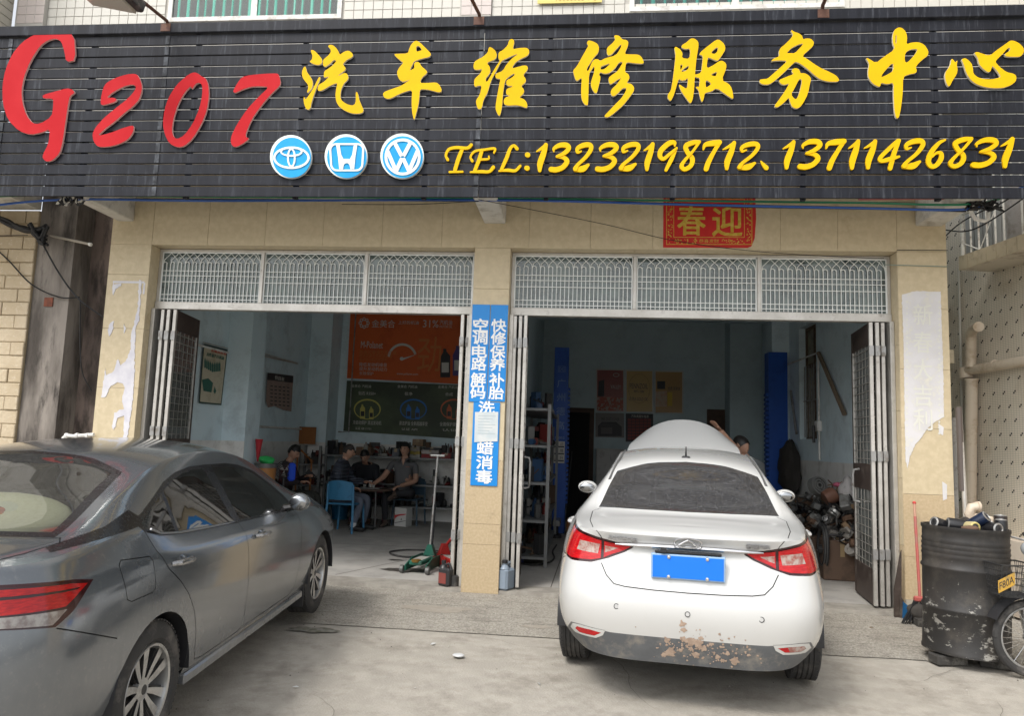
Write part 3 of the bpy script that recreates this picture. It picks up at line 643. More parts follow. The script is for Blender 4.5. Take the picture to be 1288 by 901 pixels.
glyph('yellow_character', None, [[[(370,32),(390,50),(440,65),(475,90),(485,130),(520,118),(565,122),(598,155),(590,195),(560,225),(475,300),(520,325),(610,390),(680,430),(780,475),(830,505),(858,545),(845,565),(750,565),(670,545),(610,505),(540,440),(460,380),(410,358),(380,380),(300,460),(200,550),(140,592),(80,595),(40,575),(38,545),(70,538),(120,535),(170,490),(250,420),(325,350),(250,345),(190,348),(155,355),(185,325),(240,305),(235,255),(255,215),(300,180),(350,130),(385,85),(360,42)],[(312,272),(370,215),(440,180),(490,170),(460,210),(400,272),(350,270)]],
 [[(375,470),(368,450),(385,428),(420,425),(450,445),(458,478),(500,475),(545,500),(570,535),(555,590),(535,690),(490,780),(450,830),(410,842),(370,820),(350,770),(340,725),(290,780),(230,825),(200,828),(192,810),(230,760),(300,660),(345,580),(300,598),(260,590),(232,550),(300,520),(390,485)],[(360,695),(400,630),(440,545),(462,535),(475,560),(450,670),(425,735),(400,745)]]], 950, 35, 8.19, yel, pale_e)
glyph('yellow_character', None, [[[(30,322),(45,318),(120,365),(180,315),(292,240),(272,180),(270,120),(285,65),(320,42),(355,45),(390,80),(403,130),(395,195),(440,178),(510,175),(560,200),(595,255),(590,295),(550,325),(510,360),(478,400),(490,430),(482,455),(420,465),(365,490),(362,640),(345,780),(325,865),(300,862),(285,790),(278,640),(280,540),(220,557),(165,542),(160,575),(140,578),(90,550),(50,495),(48,430),(60,370)],[(165,495),(180,460),(275,352),(278,435),(220,470)],[(385,270),(430,240),(500,235),(470,290),(400,365),(378,345)],[(297,110),(307,110),(305,190),(295,185)]]], 1084, 30, 7.21, yel, pale_e)
glyph('yellow_character', None, [[[(140,370),(165,400),(180,425),(205,395),(210,405),(200,450),(213,520),(200,580),(140,670),(110,735),(85,740),(60,690),(42,610),(50,550),(90,500),(120,440),(125,390)]],
 [[(262,378),(315,362),(360,395),(400,440),(415,500),(420,570),(480,620),(560,643),(660,648),(750,630),(785,610),(750,550),(680,468),(668,480),(650,540),(620,553),(560,515),(505,455),(490,410),(480,360),(430,295),(470,280),(530,300),(600,325),(655,322),(720,265),(850,175),(910,130),(960,132),(1030,165),(1085,220),(1095,280),(1060,335),(1020,348),(860,345),(838,320),(850,300),(900,270),(912,240),(895,222),(860,250),(820,300),(750,365),(710,415),(770,480),(860,550),(970,575),(998,620),(980,680),(920,725),(820,760),(700,765),(580,752),(470,715),(390,660),(330,570),(290,440)]]], 1183, 40, 10.6, yel, pale_e)
for o, nm in zip([x for x in COL.objects if x.name.startswith('yellow_character')], '汽车维修服务中心'): o['label'] = 'yellow calligraphic character '+nm
GL = {
'1': [[(.0,.28,.04),(.15,.2,.09),(.36,.06,.12)],[(.36,.05,.14),(.27,.35,.19),(.14,.7,.2),(.12,.95,.12)]],
'3': [[(.16,.3,.04),(.16,.2,.1),(.36,.09,.15),(.6,.09,.17),(.68,.2,.15),(.52,.36,.13),(.26,.47,.08)],[(.26,.47,.08),(.5,.5,.13),(.62,.63,.16),(.48,.82,.16),(.25,.91,.17),(.06,.9,.17)]],
'2': [[(.32,.3,.05),(.17,.34,.09),(.18,.2,.13),(.42,.1,.16),(.66,.1,.16),(.70,.24,.14),(.5,.5,.12),(.18,.76,.11),(.08,.9,.15)],[(.08,.92,.13),(.38,.89,.2),(.60,.76,.09)]],
'9': [[(.62,.18,.05),(.6,.07,.13),(.4,.1,.15),(.13,.32,.16),(.08,.5,.14),(.2,.6,.11),(.4,.47,.1),(.66,.27,.06)],[(.68,.25,.08),(.5,.6,.13),(.3,.95,.1)]],
'8': [[(.78,.05,.11),(.5,.08,.15),(.24,.19,.15),(.3,.38,.14),(.5,.6,.15),(.44,.82,.14),(.2,.94,.13),(.06,.84,.13),(.2,.65,.1),(.5,.38,.08),(.76,.09,.09)]],
'7': [[(.02,.3,.05),(.1,.15,.13),(.4,.1,.18),(.72,.07,.16)],[(.72,.07,.14),(.5,.35,.13),(.25,.7,.16),(.14,.94,.16)]],
'4': [[(.7,.04,.1),(.4,.3,.13),(.08,.6,.13),(.1,.72,.11),(.4,.66,.14),(.74,.58,.07)],[(.74,.05,.12),(.57,.45,.15),(.42,.96,.14)]],
'6': [[(.76,.04,.06),(.5,.15,.12),(.2,.45,.16),(.08,.75,.16),(.2,.92,.14),(.4,.88,.14),(.58,.68,.15),(.58,.5,.13),(.4,.48,.08),(.22,.62,.05)]],
'T': [[(.06,.55,.1),(.0,.4,.08),(.1,.2,.09),(.35,.14,.1),(.7,.16,.1),(.84,.05,.1)],[(.55,.16,.11),(.42,.5,.13),(.3,.9,.12)],[(.12,.97,.07),(.55,.96,.07)]],
'E': [[(.06,.55,.1),(.0,.4,.07),(.15,.2,.08),(.5,.14,.08),(.85,.1,.08),(.82,.26,.06)],[(.4,.16,.12),(.3,.5,.13),(.15,.9,.12)],[(.3,.5,.08),(.62,.48,.07),(.64,.38,.05)],[(.0,.96,.06),(.35,.94,.11),(.65,.94,.1),(.8,.78,.12)]],
'L': [[(.72,.16,.12),(.6,.05,.1),(.45,.15,.11),(.3,.5,.13),(.1,.9,.11)],[(.0,.96,.06),(.35,.93,.11),(.65,.95,.1),(.85,.78,.09)]],
':': [[(.12,.1,.28),(.14,.11,.28)],[(.10,.86,.28),(.12,.87,.28)]],
',': [[(.1,.1,.1),(.35,.45,.35),(.7,.85,.5)]],
}
def gl(ch, x0, y0, x1, y1, n=None):
    st = GL[ch]; ux = max(p[0]+p[2]/2 for s_ in st for p in s_); w = MB(); h = y1-y0
    for k, s_ in enumerate(st):
        brush(w, [(x0+max(p[0]+.03, 0)/ux*(x1-x0), y0+p[1]*h, p[2]*h*1.02) for p in s_], yel, sgn_fn(.006), 0, .015+.0008*k, 5)
    w.build('yellow_digit' if ch.isdigit() else 'yellow_letter', sign, 'yellow %s in the telephone line' % ('mark' if ch in ':,' else ch))
for ch, a, b, c, d in (('T',560,181,594,218),('E',591,184,623,218.5),('L',627,182,655,217),(':',658,193,668,215),('1',674,181,688,217),('3',690,180,717,217.5),('2',720,179.5,744.5,217),('3',748,179.5,777,217),
    ('2',777,179,804,216),('1',809,180,822,215.5),('9',826,177,851,216.5),('8',854,177,880,216),('7',883,177,906,215.5),('1',908,178.5,924.5,214.5),('2',925.5,178.5,954,214.5),(',',955,202,966,213.5),('1',983.5,177.5,999,213.5),
    ('3',1002,175.5,1032.5,214),('7',1037,175.5,1062.5,214.5),('1',1066,176.5,1080,214),('1',1085.5,176.5,1101.5,213.5),('4',1103,175.5,1131,214),('2',1132,174.5,1161,213.5),('6',1163.5,175,1188,213),('8',1191,173,1222,212.5),('3',1219,173.5,1254,212),('1',1257,173.5,1274,212)):
    gl(ch, a, b, c, d)
# round car maker emblems
cy = M('cyan_acrylic', (.0, .30, .66), .4, spec=.3, col2=(.005, .35, .70), vs=4, dirt=(.35, .5, .6), dscale=4, dlo=.68, dhi=.9); wh = M('white_acrylic', (.80, .82, .78), .35)
def disc_pts(cx, cy_, rx, ry, n=40): return [(cx+rx*cos(2*pi*k/n), cy_+ry*sin(2*pi*k/n)) for k in range(n)]
def emblem(cx, cy_, r, kind, label):
    w = MB(); w.prism(disc_pts(cx, cy_, r, r*1.04), .03, wh, (), sgn_fn(.006)); d = w.build('emblem_disc', sign, label)
    w = MB(); w.prism(disc_pts(cx, cy_, r*.93, r*.97), .004, cy, (), sgn_fn(.0365)); w.build('disc_face', d)
    w = MB(); f = sgn_fn(.041); k = 0
    def ring(x, y, a, b, t, h):
        w.prism(disc_pts(x, y, a+t/2, b+t/2, 36), h, wh, [disc_pts(x, y, a-t/2, b-t/2, 36)], f)
    def poly(pts, h): w.prism([(cx+a*r, cy_+b*r) for a, b in pts], h, wh, (), f)
    if kind == 0:
        ring(cx-.3, cy_+.3, r*.83, r*.49, 2.7, .008); ring(cx-.3, cy_-r*.28, r*.50, r*.2, 2.1, .009); ring(cx-.3, cy_+.3, r*.165, r*.42, 2.1, .010)
    elif kind == 1:
        def rr(a, b, c, n=6):
            o = []
            for sx, sy, a0 in ((1, 1, 0), (-1, 1, pi/2), (-1, -1, pi), (1, -1, 3*pi/2)):
                for q in range(n+1): an = a0+q*pi/2/n; o.append((sx*(a-c)+c*cos(an), sy*(b-c)+c*sin(an)))
            return o
        A = [(p[0]*(1-.08*p[1]), p[1]) for p in rr(.80, .66, .3)]; B = [(p[0]*(1-.08*p[1]), p[1]) for p in rr(.71, .58, .24)]
        w.prism([(cx+a*r, cy_+b*r) for a, b in A], .008, wh, [[(cx+a*r, cy_+b*r) for a, b in B]], f)
        poly([(-.50,-.62),(-.34,-.62),(-.26,-.12),(-.16,.08),(.16,.08),(.26,-.12),(.34,-.62),(.50,-.62),(.40,.05),(.35,.56),(.18,.56),(.13,.34),(.05,.28),(-.05,.28),(-.13,.34),(-.18,.56),(-.35,.56),(-.40,.05)], .009)
    else:
        ring(cx, cy_, r*.77, r*.79, 3.4, .008)
        def bar(a, b, t, h):
            d = Vector((b[0]-a[0], b[1]-a[1])).normalized(); n_ = Vector((-d.y, d.x))*t/2
            poly([(a[0]+n_.x, a[1]+n_.y), (b[0]+n_.x, b[1]+n_.y), (b[0]-n_.x, b[1]-n_.y), (a[0]-n_.x, a[1]-n_.y)], h)
        bar((-.38,-.68), (-.04,-.04), .17, .009); bar((.38,-.68), (.04,-.04), .17, .010); bar((-.06,-.09), (.06,-.09), .09, .0105)
        bar((-.70,-.28), (-.30,.66), .17, .0092); bar((-.30,.66), (-.02,.06), .17, .0102); bar((.02,.06), (.30,.66), .17, .0094); bar((.30,.66), (.70,-.28), .17, .0104)
    w.build('emblem', d)
emblem(367.2, 198.3, 26, 0, 'round cyan emblem with three white ovals'); emblem(436.4, 198, 26.7, 1, 'round cyan emblem with a white H in a rounded frame'); emblem(506.6, 197.6, 27.2, 2, 'round cyan emblem with white V over W in a ring')
# ------------------------------------------------------------------ lamps over the sign
lamp_m = M('lamp_housing', (.04, .04, .042), .5, dirt=(.2, .18, .16)); rustarm = M('rusty_arm', (.10, .045, .03), .7, dirt=(.2, .1, .06))
def arm(pa, ya, pb, yb, name, lab, flood=False):
    t = empty(name, (0, 0, 0), lab, 'lamp' if flood else 'bracket'); a = at(*pa, Y=ya); b = at(*pb, Y=yb); w = MB()
    d = (b-a).normalized(); w.tube([a+Vector((0, .03, -.04)), a, a+(b-a)*.5, b], .017, rustarm, 8)
    o = w.build('arm', t)
    w = MB(); w.box((a.x-.05, SY-.036, SZT-.09), (a.x+.05, SY-.0305, SZT-.01), rustarm); w.build('foot_plate', t)
    return t, a, b
t, a, b = arm((210, 26), -1.02, (174, -3), -1.55, 'floodlight', 'dark floodlight on a rusty arm at the top left of the sign', True)
c = at(140, -6, Y=-1.6); T = Matrix.Translation(c)@Matrix.Rotation(radians(12), 4, 'Y')
w = MB(); w.box((-.30, -.14, -.05), (.26, .14, .06), lamp_m, T, .02); w.box((-.24, -.11, -.075), (.2, .11, -.0505), M('lamp_lens', (.5, .48, .42), .2), T); w.build('housing', t)
arm((603, 18), -1.02, (586, -16), -1.5, 'lamp_arm', 'rusty pole rising behind the middle of the sign top, left of the yellow notice')
arm((1035, 6), -1.02, (1044, -14), -1.5, 'lamp_arm', 'rusty pole end above the right part of the sign over the phone number')
# ------------------------------------------------------------------ red spring festival banner on the beam
def plane_fn(Y0, s=1): return lambda u, v, h: (u, Y0-h, v)
def pxz(x, y, Y=0): p = at(x, y, Y=Y); return (p.x, p.z)
redp = M('red_paper', (.52, .012, .01), .6, col2=(.56, .02, .015), vs=4); goldp = M('gold_print', (.52, .33, .03), .5, col2=(.60, .42, .08), vs=25)
w = MB(); o = [pxz(834.5, 240), pxz(949.5, 240), pxz(951, 275), pxz(949, 300), pxz(945, 310), pxz(940, 312), pxz(834, 311.5)]
w.prism(o, .002, redp, (), plane_fn(-.002)); ban = w.build('spring_banner', None, 'red paper banner with gold characters on the beam above the right bay', 'banner')
w = MB(); f = plane_fn(-.0045)
def frame(x0, y0, x1, y1, t, m, hh=.0012, Y=0, fn=None):
    A = [pxz(x0, y0, Y), pxz(x1, y0, Y), pxz(x1, y1, Y), pxz(x0, y1, Y)]; B = [pxz(x0+t, y0+t, Y), pxz(x1-t, y0+t, Y), pxz(x1-t, y1-t, Y), pxz(x0+t, y1-t, Y)]
    w.prism(A, hh, m, [B], fn or f)
frame(838, 242, 946, 308, .8, goldp); frame(847, 250, 936.5, 299, .7, goldp)
random.seed(3)
for k in range(230):      # gold ornament band
    s_ = random.random()
    if s_ < .3: x, y = random.uniform(840, 846), random.uniform(243, 306)
    elif s_ < .6: x, y = random.uniform(938, 944.5), random.uniform(243, 306)
    elif s_ < .85: x, y = random.choice((random.uniform(848, 876), random.uniform(908, 936))), random.uniform(300.5, 306.5)
    else: x, y = random.uniform(848, 936), random.uniform(243, 248)
    q = pxz(x, y); r = random.uniform(.005, .011); an = random.random()*3
    w.prism([(q[0]+r*cos(an+a_)*(1 if i % 2 else .55), q[1]+r*sin(an+a_)*(1 if i % 2 else .55)) for i, a_ in enumerate([2*pi*k_/8 for k_ in range(8)])], .001+.0002*(k % 5), goldp, (), f)
a = pxz(852, 296); b = pxz(887, 260); add_text(w, '春', lambda u, v, h: (u, -.0055-h, v), a[0], a[1], b[0], b[1]+.01, goldp, .03, .002)
a = pxz(896, 297); b = pxz(933, 261); add_text(w, '迎', lambda u, v, h: (u, -.0055-h, v), a[0], a[1], b[0], b[1]+.01, goldp, .03, .002)
a = pxz(879, 305.5); b = pxz(904, 301); add_text(w, '恭喜发财', lambda u, v, h: (u, -.0055-h, v), a[0], a[1], b[0], b[1], goldp, .0, .001)
w.build('banner_print', ban)
# ------------------------------------------------------------------ blue service sign on the column
bl = M('blue_board', (.0, .22, .62), .4, dirt=(.25, .4, .6), dscale=4, dlo=.66, dhi=.9); whp = M('white_lettering', (.80, .80, .78), .5)
def board(name, x0, x1, y0, y1, lab, chars, yb, yt, cx0, cx1, yoff=0):
    a = pxz(x0, y1); b = pxz(x1, y0); w = MB(); xa, za, xb, zb_ = x0, a[1], x1, b[1]
    w.box((a[0], -.012-yoff, za), (b[0], -.0015-yoff, zb_), bl, bev=.002)
    o = w.build(name, None, lab, 'sign', 'blue strip signs on the column between the bays'); w = MB()
    n = len(chars)
    for (ch, cy_) in zip(chars, yb):
        ca = pxz(0, cy_+11); cb = pxz(0, cy_-11); hw = (cb[1]-ca[1])*.5
        mx = a[0]+(b[0]-a[0])*cx0; ww = (b[0]-a[0])*.40
        add_text(w, ch, lambda u, v, h: (u, -.0122-yoff-h, v), mx-ww, ca[1], mx+ww, cb[1], whp, .055, .002)
    w.build('lettering', o); return o
xm = -.997
def bd(x0, x1, zt, zb_, lab, chars, zc, hw, hh, yoff=0):
    w = MB(); w.box((x0, -.012-yoff, zb_), (x1, -.0015-yoff, zt), bl, bev=.002)
    o = w.build('blue_strip_sign', None, lab, 'sign', 'blue strip signs on the column between the bays'); w = MB(); mx = (x0+x1)/2
    for ch, z in zip(chars, zc): add_text(w, ch, lambda u, v, h: (u, -.0125-yoff-h, v), mx-hw, z-hh, mx+hw, z+hh, whp, .04, .002)
    w.build('lettering', o); return o
ZP = lambda y: at(610, y, Y=0).z
zc = [ZP(y) for y in (409.5, 425.5, 442.5, 458.5, 477.5, 494)]
s1 = bd(-1.188, -1.002, ZP(383.5), ZP(506), 'left upper blue strip sign on the column, reading 空调电路解码', '空调电路解码', zc, .076, .066)
s2 = bd(-.994, -.812, ZP(383.5), ZP(505), 'right upper blue strip sign on the column, reading 快修保养补胎', '快修保养补胎', zc, .076, .066)
zc2 = [ZP(y) for y in (511, 566, 582.5, 599)]
zc2 = [ZP(512), ZP(563), ZP(582), ZP(600)]
s3 = bd(-1.135, -.86, ZP(506)-.002, ZP(611.5), 'narrow lower blue strip sign with a paper stuck on it, below the two upper strips', '洗蜡消毒', [zc2[0]-.01, zc2[1]-.005, zc2[2], zc2[3]], .082, .066)
w = MB(); pp = M('faded_paper', (.62, .64, .63), .8, col2=(.52, .58, .60), vs=9)
w.prism([(-1.115, ZP(519)), (-.875, ZP(518)), (-.872, ZP(555)), (-1.11, ZP(557))], .0015, pp, (), plane_fn(-.0165)); pz = w.build('paper_notice', None, 'faded white paper taped over the lower blue strip sign', 'paper')
w = MB(); fp = M('faint_print', (.42, .48, .50), .8)
for k in range(7): w.box((-1.08, -.0187, ZP(524)-.03*k), (-.90-.03*(k % 3), -.0184, ZP(524)-.03*k+.008), fp)
w.build('print', pz)
# ------------------------------------------------------------------ torn couplet papers on the pilasters
cp = M('washed_out_paper', (.66, .65, .66), .8, col2=(.58, .57, .58), vs=5, dirt=(.72, .70, .60), dscale=10)
w = MB(); w.prism(torn([pxz(x, y) for x, y in ((1134,371),(1150,366.5),(1183,367),(1184,407),(1186,457),(1187,525),(1178,530),(1168,538),(1163,544),(1158,552),(1151,560),(1145,572),(1141,590),(1139,578),(1138,540),(1137,470),(1136,420))]), .0035, cp, (), plane_fn(-.0015))
w.prism([pxz(x, y) for x, y in ((1180,533),(1187,538),(1186,548),(1181,545))], .0015, cp, (), plane_fn(-.0015)); w.prism([pxz(x, y) for x, y in ((1185,606),(1191,610),(1191,628),(1186,630))], .0012, cp, (), plane_fn(-.0015))
cpl = w.build('couplet_paper', None, 'faded white couplet paper with pale characters peeling off the right pilaster', 'paper')
w = MB(); fc = M('pale_gold_faded', (.68, .68, .62), .7)
for ch, y0 in zip('新春大吉利', (383, 418, 452, 485, 515)):
    a = pxz(1149, y0+26); b = pxz(1172, y0); add_text(w, ch, lambda u, v, h: (u, -.0054-h, v), a[0], a[1], b[0], b[1], fc, .012, .001)
for k in range(24):
    for x in (1140.5, 1181):
        q = pxz(x, 380+k*7.2 if x > 1150 else 380+k*7.4)
        w.prism([(q[0]+.014*cos(a_)*(1, .4)[i % 2], q[1]+.018*sin(a_)*(1, .5)[i % 2]) for i, a_ in enumerate([2*pi*j/8 for j in range(8)])], .0008, fc, (), plane_fn(-.0054))
w.build('couplet_print', cpl)
S_ = 3.918
tp = lambda L_: [pxz(110+x/S_, 360+y/S_) for x, y in L_]
w = MB(); k = M('torn_paper', (.66, .65, .68), .85, col2=(.56, .55, .60), vs=6)
for q, L_ in enumerate((((125,-10),(170,-10),(168,0),(140,15),(128,45),(122,20)), ((255,-30),(268,-30),(262,80),(255,170),(240,200),(235,300),(232,450),(225,560),(205,700),(190,792),(178,795),(180,700),(182,640),(150,650),(130,712),(122,690),(135,625),(160,610),(182,605),(170,560),(185,500),(180,480),(150,475),(110,500),(92,548),(70,550),(75,500),(90,405),(95,440),(130,420),(150,360),(165,390),(190,370),(215,310),(215,240),(230,190),(250,100)), ((108,185),(132,172),(125,215),(110,250),(102,235)), ((180,185),(190,205),(180,235)))):
    w.prism(torn(tp(L_), .02, .012, q), .004, k, (), plane_fn(-.0012))
for a, b, c, d in ((142, 354, 182, 356), (141.5, 356, 143.5, 366), (179.5, 356, 183, 370)):
    A = pxz(a, d); B = pxz(c, b); w.box((A[0], -.0024, A[1]), (B[0], -.001, B[1]), k)
w.build('torn_paper', None, 'torn white remains of a couplet paper on the left pilaster', 'paper')
# ------------------------------------------------------------------ cables under and around the sign
def cable(pts, r, m, name, lab, smooth=6, par=None, cat='cable'):
    P = [at(p[0], p[1], Y=p[2]) for p in pts]; w = MB(); w.tube(spline(P, smooth), r, m, 6); return w.build(name, par, lab, cat if par is None else None, ang=60)
cb = M('blue_cable', (.02, .09, .35), .5); cg = M('green_cable', (.01, .19, .09), .5); ck = M('black_cable', (.012, .012, .013), .6); cr = M('faded_red_conduit', (.42, .12, .12), .6); cgr = M('grey_green_cord', (.2, .28, .25), .6)
cable([(-40, 262, -.8), (80, 251, -.75), (260, 252.5, -.75), (620, 251.5, -.75), (860, 257, -.75), (1080, 261.5, -.75), (1210, 263.5, -.75), (1250, 252, -.7), (1300, 228, -.6)], .012, cb, 'blue_cable', 'thick blue cable running along under the sign')
cable([(-40, 248, -.8), (70, 245.5, -.78), (260, 247.5, -.78), (620, 249, -.75), (860, 252.5, -.75), (1080, 255, -.75), (1225, 256.5, -.75), (1290, 236, -.6)], .0105, cg, 'green_cable', 'green cable running along under the sign above the blue one')
cable([(150, 250, -.7), (380, 251, -.7), (600, 253, -.72), (700, 252, -.7), (900, 259.5, -.7), (1100, 263, -.7), (1215, 266, -.7)], .007, ck, 'black_cable', 'thin black cable twisted along the blue cable under the sign')
cable([(1080, 249.5, -.6), (1180, 248.5, -.6), (1250, 247.5, -.6)], .018, cr, 'red_conduit', 'faded red conduit under the right end of the sign')
cable([(602, 251, -.9), (660, 262, -.5), (760, 282, -.1), (850, 303, -.03), (960, 317, -.03), (1080, 324, -.03), (1112, 325, -.03)], .0035, ck, 'black_wire', 'thin black wire sagging from the middle bracket across the red banner')
cable([(430, 257, -.6), (520, 257, -.7), (602, 253, -.9)], .0035, ck, 'black_wire', 'short thin black wire left of the middle bracket')
cable([(1112, 333, -.02), (1192, 335.5, -.02)], .004, cgr, 'grey_cable', 'thin grey green cord across the right pilaster below the beam')
cable([(1128, 314.6, -.012), (1192, 315, -.012)], .0035, ck, 'black_wire', 'black wire along the joint at the top of the right pilaster')
cable([(-20, 300, -.05), (10, 327, -.05), (40, 358, -.04), (75, 374, -.01), (100, 374, .0)], .008, ck, 'black_wire', 'black wire sagging in front of the stone faced wall at the left')
cable([(50, 300, -.08), (75, 345, -.02), (100, 377, .0), (134, 402, .1)], .009, ck, 'black_wire', 'black wire running down from the cable bundle across the dark alley wall')
cable([(101, 377, .0), (101, 440, .02), (104, 470, .05), (115, 492, .1)], .006, ck, 'black_wire', 'black wire hanging straight down the dark alley wall')
cable([(-10, 296.5, -.03), (35, 296, -.03)], .004, ck, 'black_wire', 'horizontal thin wire on the stone faced wall')
w = MB()
for k in range(9):
    P = [at(x, y+random.uniform(-3, 3), Y=-.1-random.random()*.08) for x, y in ((-12, 270), (10, 280), (30, 289), (48, 290), (57, 286))]; w.tube(spline(P, 4), .022, ck, 6)
for k in range(14):
    P = [at(x+random.uniform(-3, 3), y+random.uniform(-4, 4), Y=-.1-random.random()*.1) for x, y in ((38, 284), (46, 294), (52, 303), (58, 296+random.uniform(-12, 14)))]; w.tube(spline(P, 4), .016, ck, 6)
w.build('cable_bundle', None, 'thick sagging bundle of black cables at the corner of the stone faced wall', 'cable bundle')
w = MB()
for k in range(16):
    x = random.uniform(72, 104); P = [at(x+random.uniform(-6, 6), y+random.uniform(-3, 3), Y=-.78-random.random()*.1) for y in (246, 250, 256, 254)]; w.tube(spline(P, 4), .008, [ck, ck, plaster][k % 3], 5)
w.build('cable_tangle', None, 'tangle of black tape and cable ends under the sign at the left bracket', 'cable tangle')
w = MB()
for k in range(14):
    x = random.uniform(1218, 1252); P = [at(x+random.uniform(-14, 14), y+random.uniform(-4, 4), Y=-.7-random.random()*.1) for y in (252, 257, 262, 260)]; w.tube(spline(P, 4), .009, ck, 5)
w.build('cable_tangle', None, 'tangle of black cables where they leave the sign at the right bracket', 'cable tangle')
cable([(1186, 300, .3), (1206, 282, 0), (1230, 268, -.3), (1262, 254, -.5), (1300, 228, -.6)], .007, ck, 'black_wire', 'upper black wire rising to the right in front of the balcony')
cable([(1186, 289, .3), (1214, 291, 0), (1240, 281, -.3), (1275, 258, -.5), (1300, 240, -.6)], .007, ck, 'black_wire', 'lower black wire curving in front of the balcony railing')
w = MB(); P = [at(x, y, Y=-.35) for x, y in ((1214, 258), (1220, 264), (1227, 276), (1238, 278), (1243, 276), (1243, 262))]; w.tube(P, .018, white_p); w.build('white_pipe', None, 'white bent pipe hanging below the sign in front of the balcony', 'pipe')
w = MB(); w.tube([at(61, 296, Y=.05), at(112, 307, Y=-.1)], .014, M('old_bamboo', (.4, .36, .3), .7)); w.tube([at(112, 307, Y=-.1), at(115, 308, Y=-.1)], .02, white_p); w.build('pole', None, 'thin pale pole sticking out of the alley wall', 'pole')
w = MB(); a = at(118, 549, Y=.05); w.tube([at(118, 547, Y=-.04), at(92, 549, Y=-.04), at(84, 548, Y=-.05), at(80, 551, Y=-.05), at(80, 557, Y=-.05)], .02, white_p); 
for x in (84, 97, 110): w.tube([at(x-1.5, 548.5, Y=-.04), at(x+1.5, 548.5, Y=-.04)], .03, white_p)
w.build('water_pipe', None, 'white water pipe with bent fitting sticking out left of the left pilaster', 'pipe')
# ------------------------------------------------------------------ left neighbour
stone = M('stone_facing', (.45, .36, .235), .75, col2=(.54, .45, .32), vs=1.3, dirt=(.62, .55, .42), dscale=22, dlo=.55, dhi=.75, bump=.9, bs=25)
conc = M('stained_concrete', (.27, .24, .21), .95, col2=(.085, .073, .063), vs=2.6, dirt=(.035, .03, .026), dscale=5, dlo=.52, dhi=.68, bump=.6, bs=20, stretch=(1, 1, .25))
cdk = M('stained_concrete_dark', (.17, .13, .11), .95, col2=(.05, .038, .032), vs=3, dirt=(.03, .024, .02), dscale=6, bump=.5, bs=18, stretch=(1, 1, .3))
lb = empty('neighbour_building', (0, 0, 0), 'neighbouring building at the left edge with beige stone facing and dark stained side wall', 'building')
part('wall', lb, (-12, .006, 0), (-6.16, .5, 3.92), M('stone_mortar', (.34, .27, .17), .9))
random.seed(5)
for r in range(26):
    z = .02+r*.15; xx = -6.155-(.0 if r % 2 else .0); x = xx; j = 0
    while x > -9.4:
        L_ = (.16 if (r % 2 and j == 0) else .33)*random.uniform(.95, 1.05); a = x-L_
        part('stone', lb, (a+.004, -random.uniform(.004, .02), z+.004), (x-.004, .0115, z+.146), stone, bev=.006)
        x = a; j += 1
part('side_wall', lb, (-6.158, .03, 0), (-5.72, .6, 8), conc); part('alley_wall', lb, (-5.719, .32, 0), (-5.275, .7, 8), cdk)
part('soffit_block', lb, (-12, -.86, 3.93), (-6.15, 0.011, 4.7), plaster)
wt = M('white_strip_tile', (.50, .47, .40), .4, dirt=(.33, .30, .24), dscale=3)
for r in range(7):
    z = 3.935+r*.1; y = -.004-(r % 2)*.13
    while y > -.7:
        b = y-.26; part('tile', lb, (-6.149, b+.006, z+.005), (-6.138, y-.006, z+.095), wt); y = b
part('upper_block', lb, (-12, -.86, 4.71), (-6.77, .0, 9), plaster)
for r in range(12):
    z = 5.6+r*.1; y = -.004
    while y > -.7: b = y-.26; part('tile', lb, (-6.769, b+.006, z+.005), (-6.758, y-.006, z+.095), wt); y = b
q = at(61, 380, Y=.02); part('brick', lb, (q.x-.05, .015, q.z-.05), (q.x+.05, .0295, q.z+.05), M('red_brick', (.22, .07, .04), .9, dirt=(.08, .04, .03)))
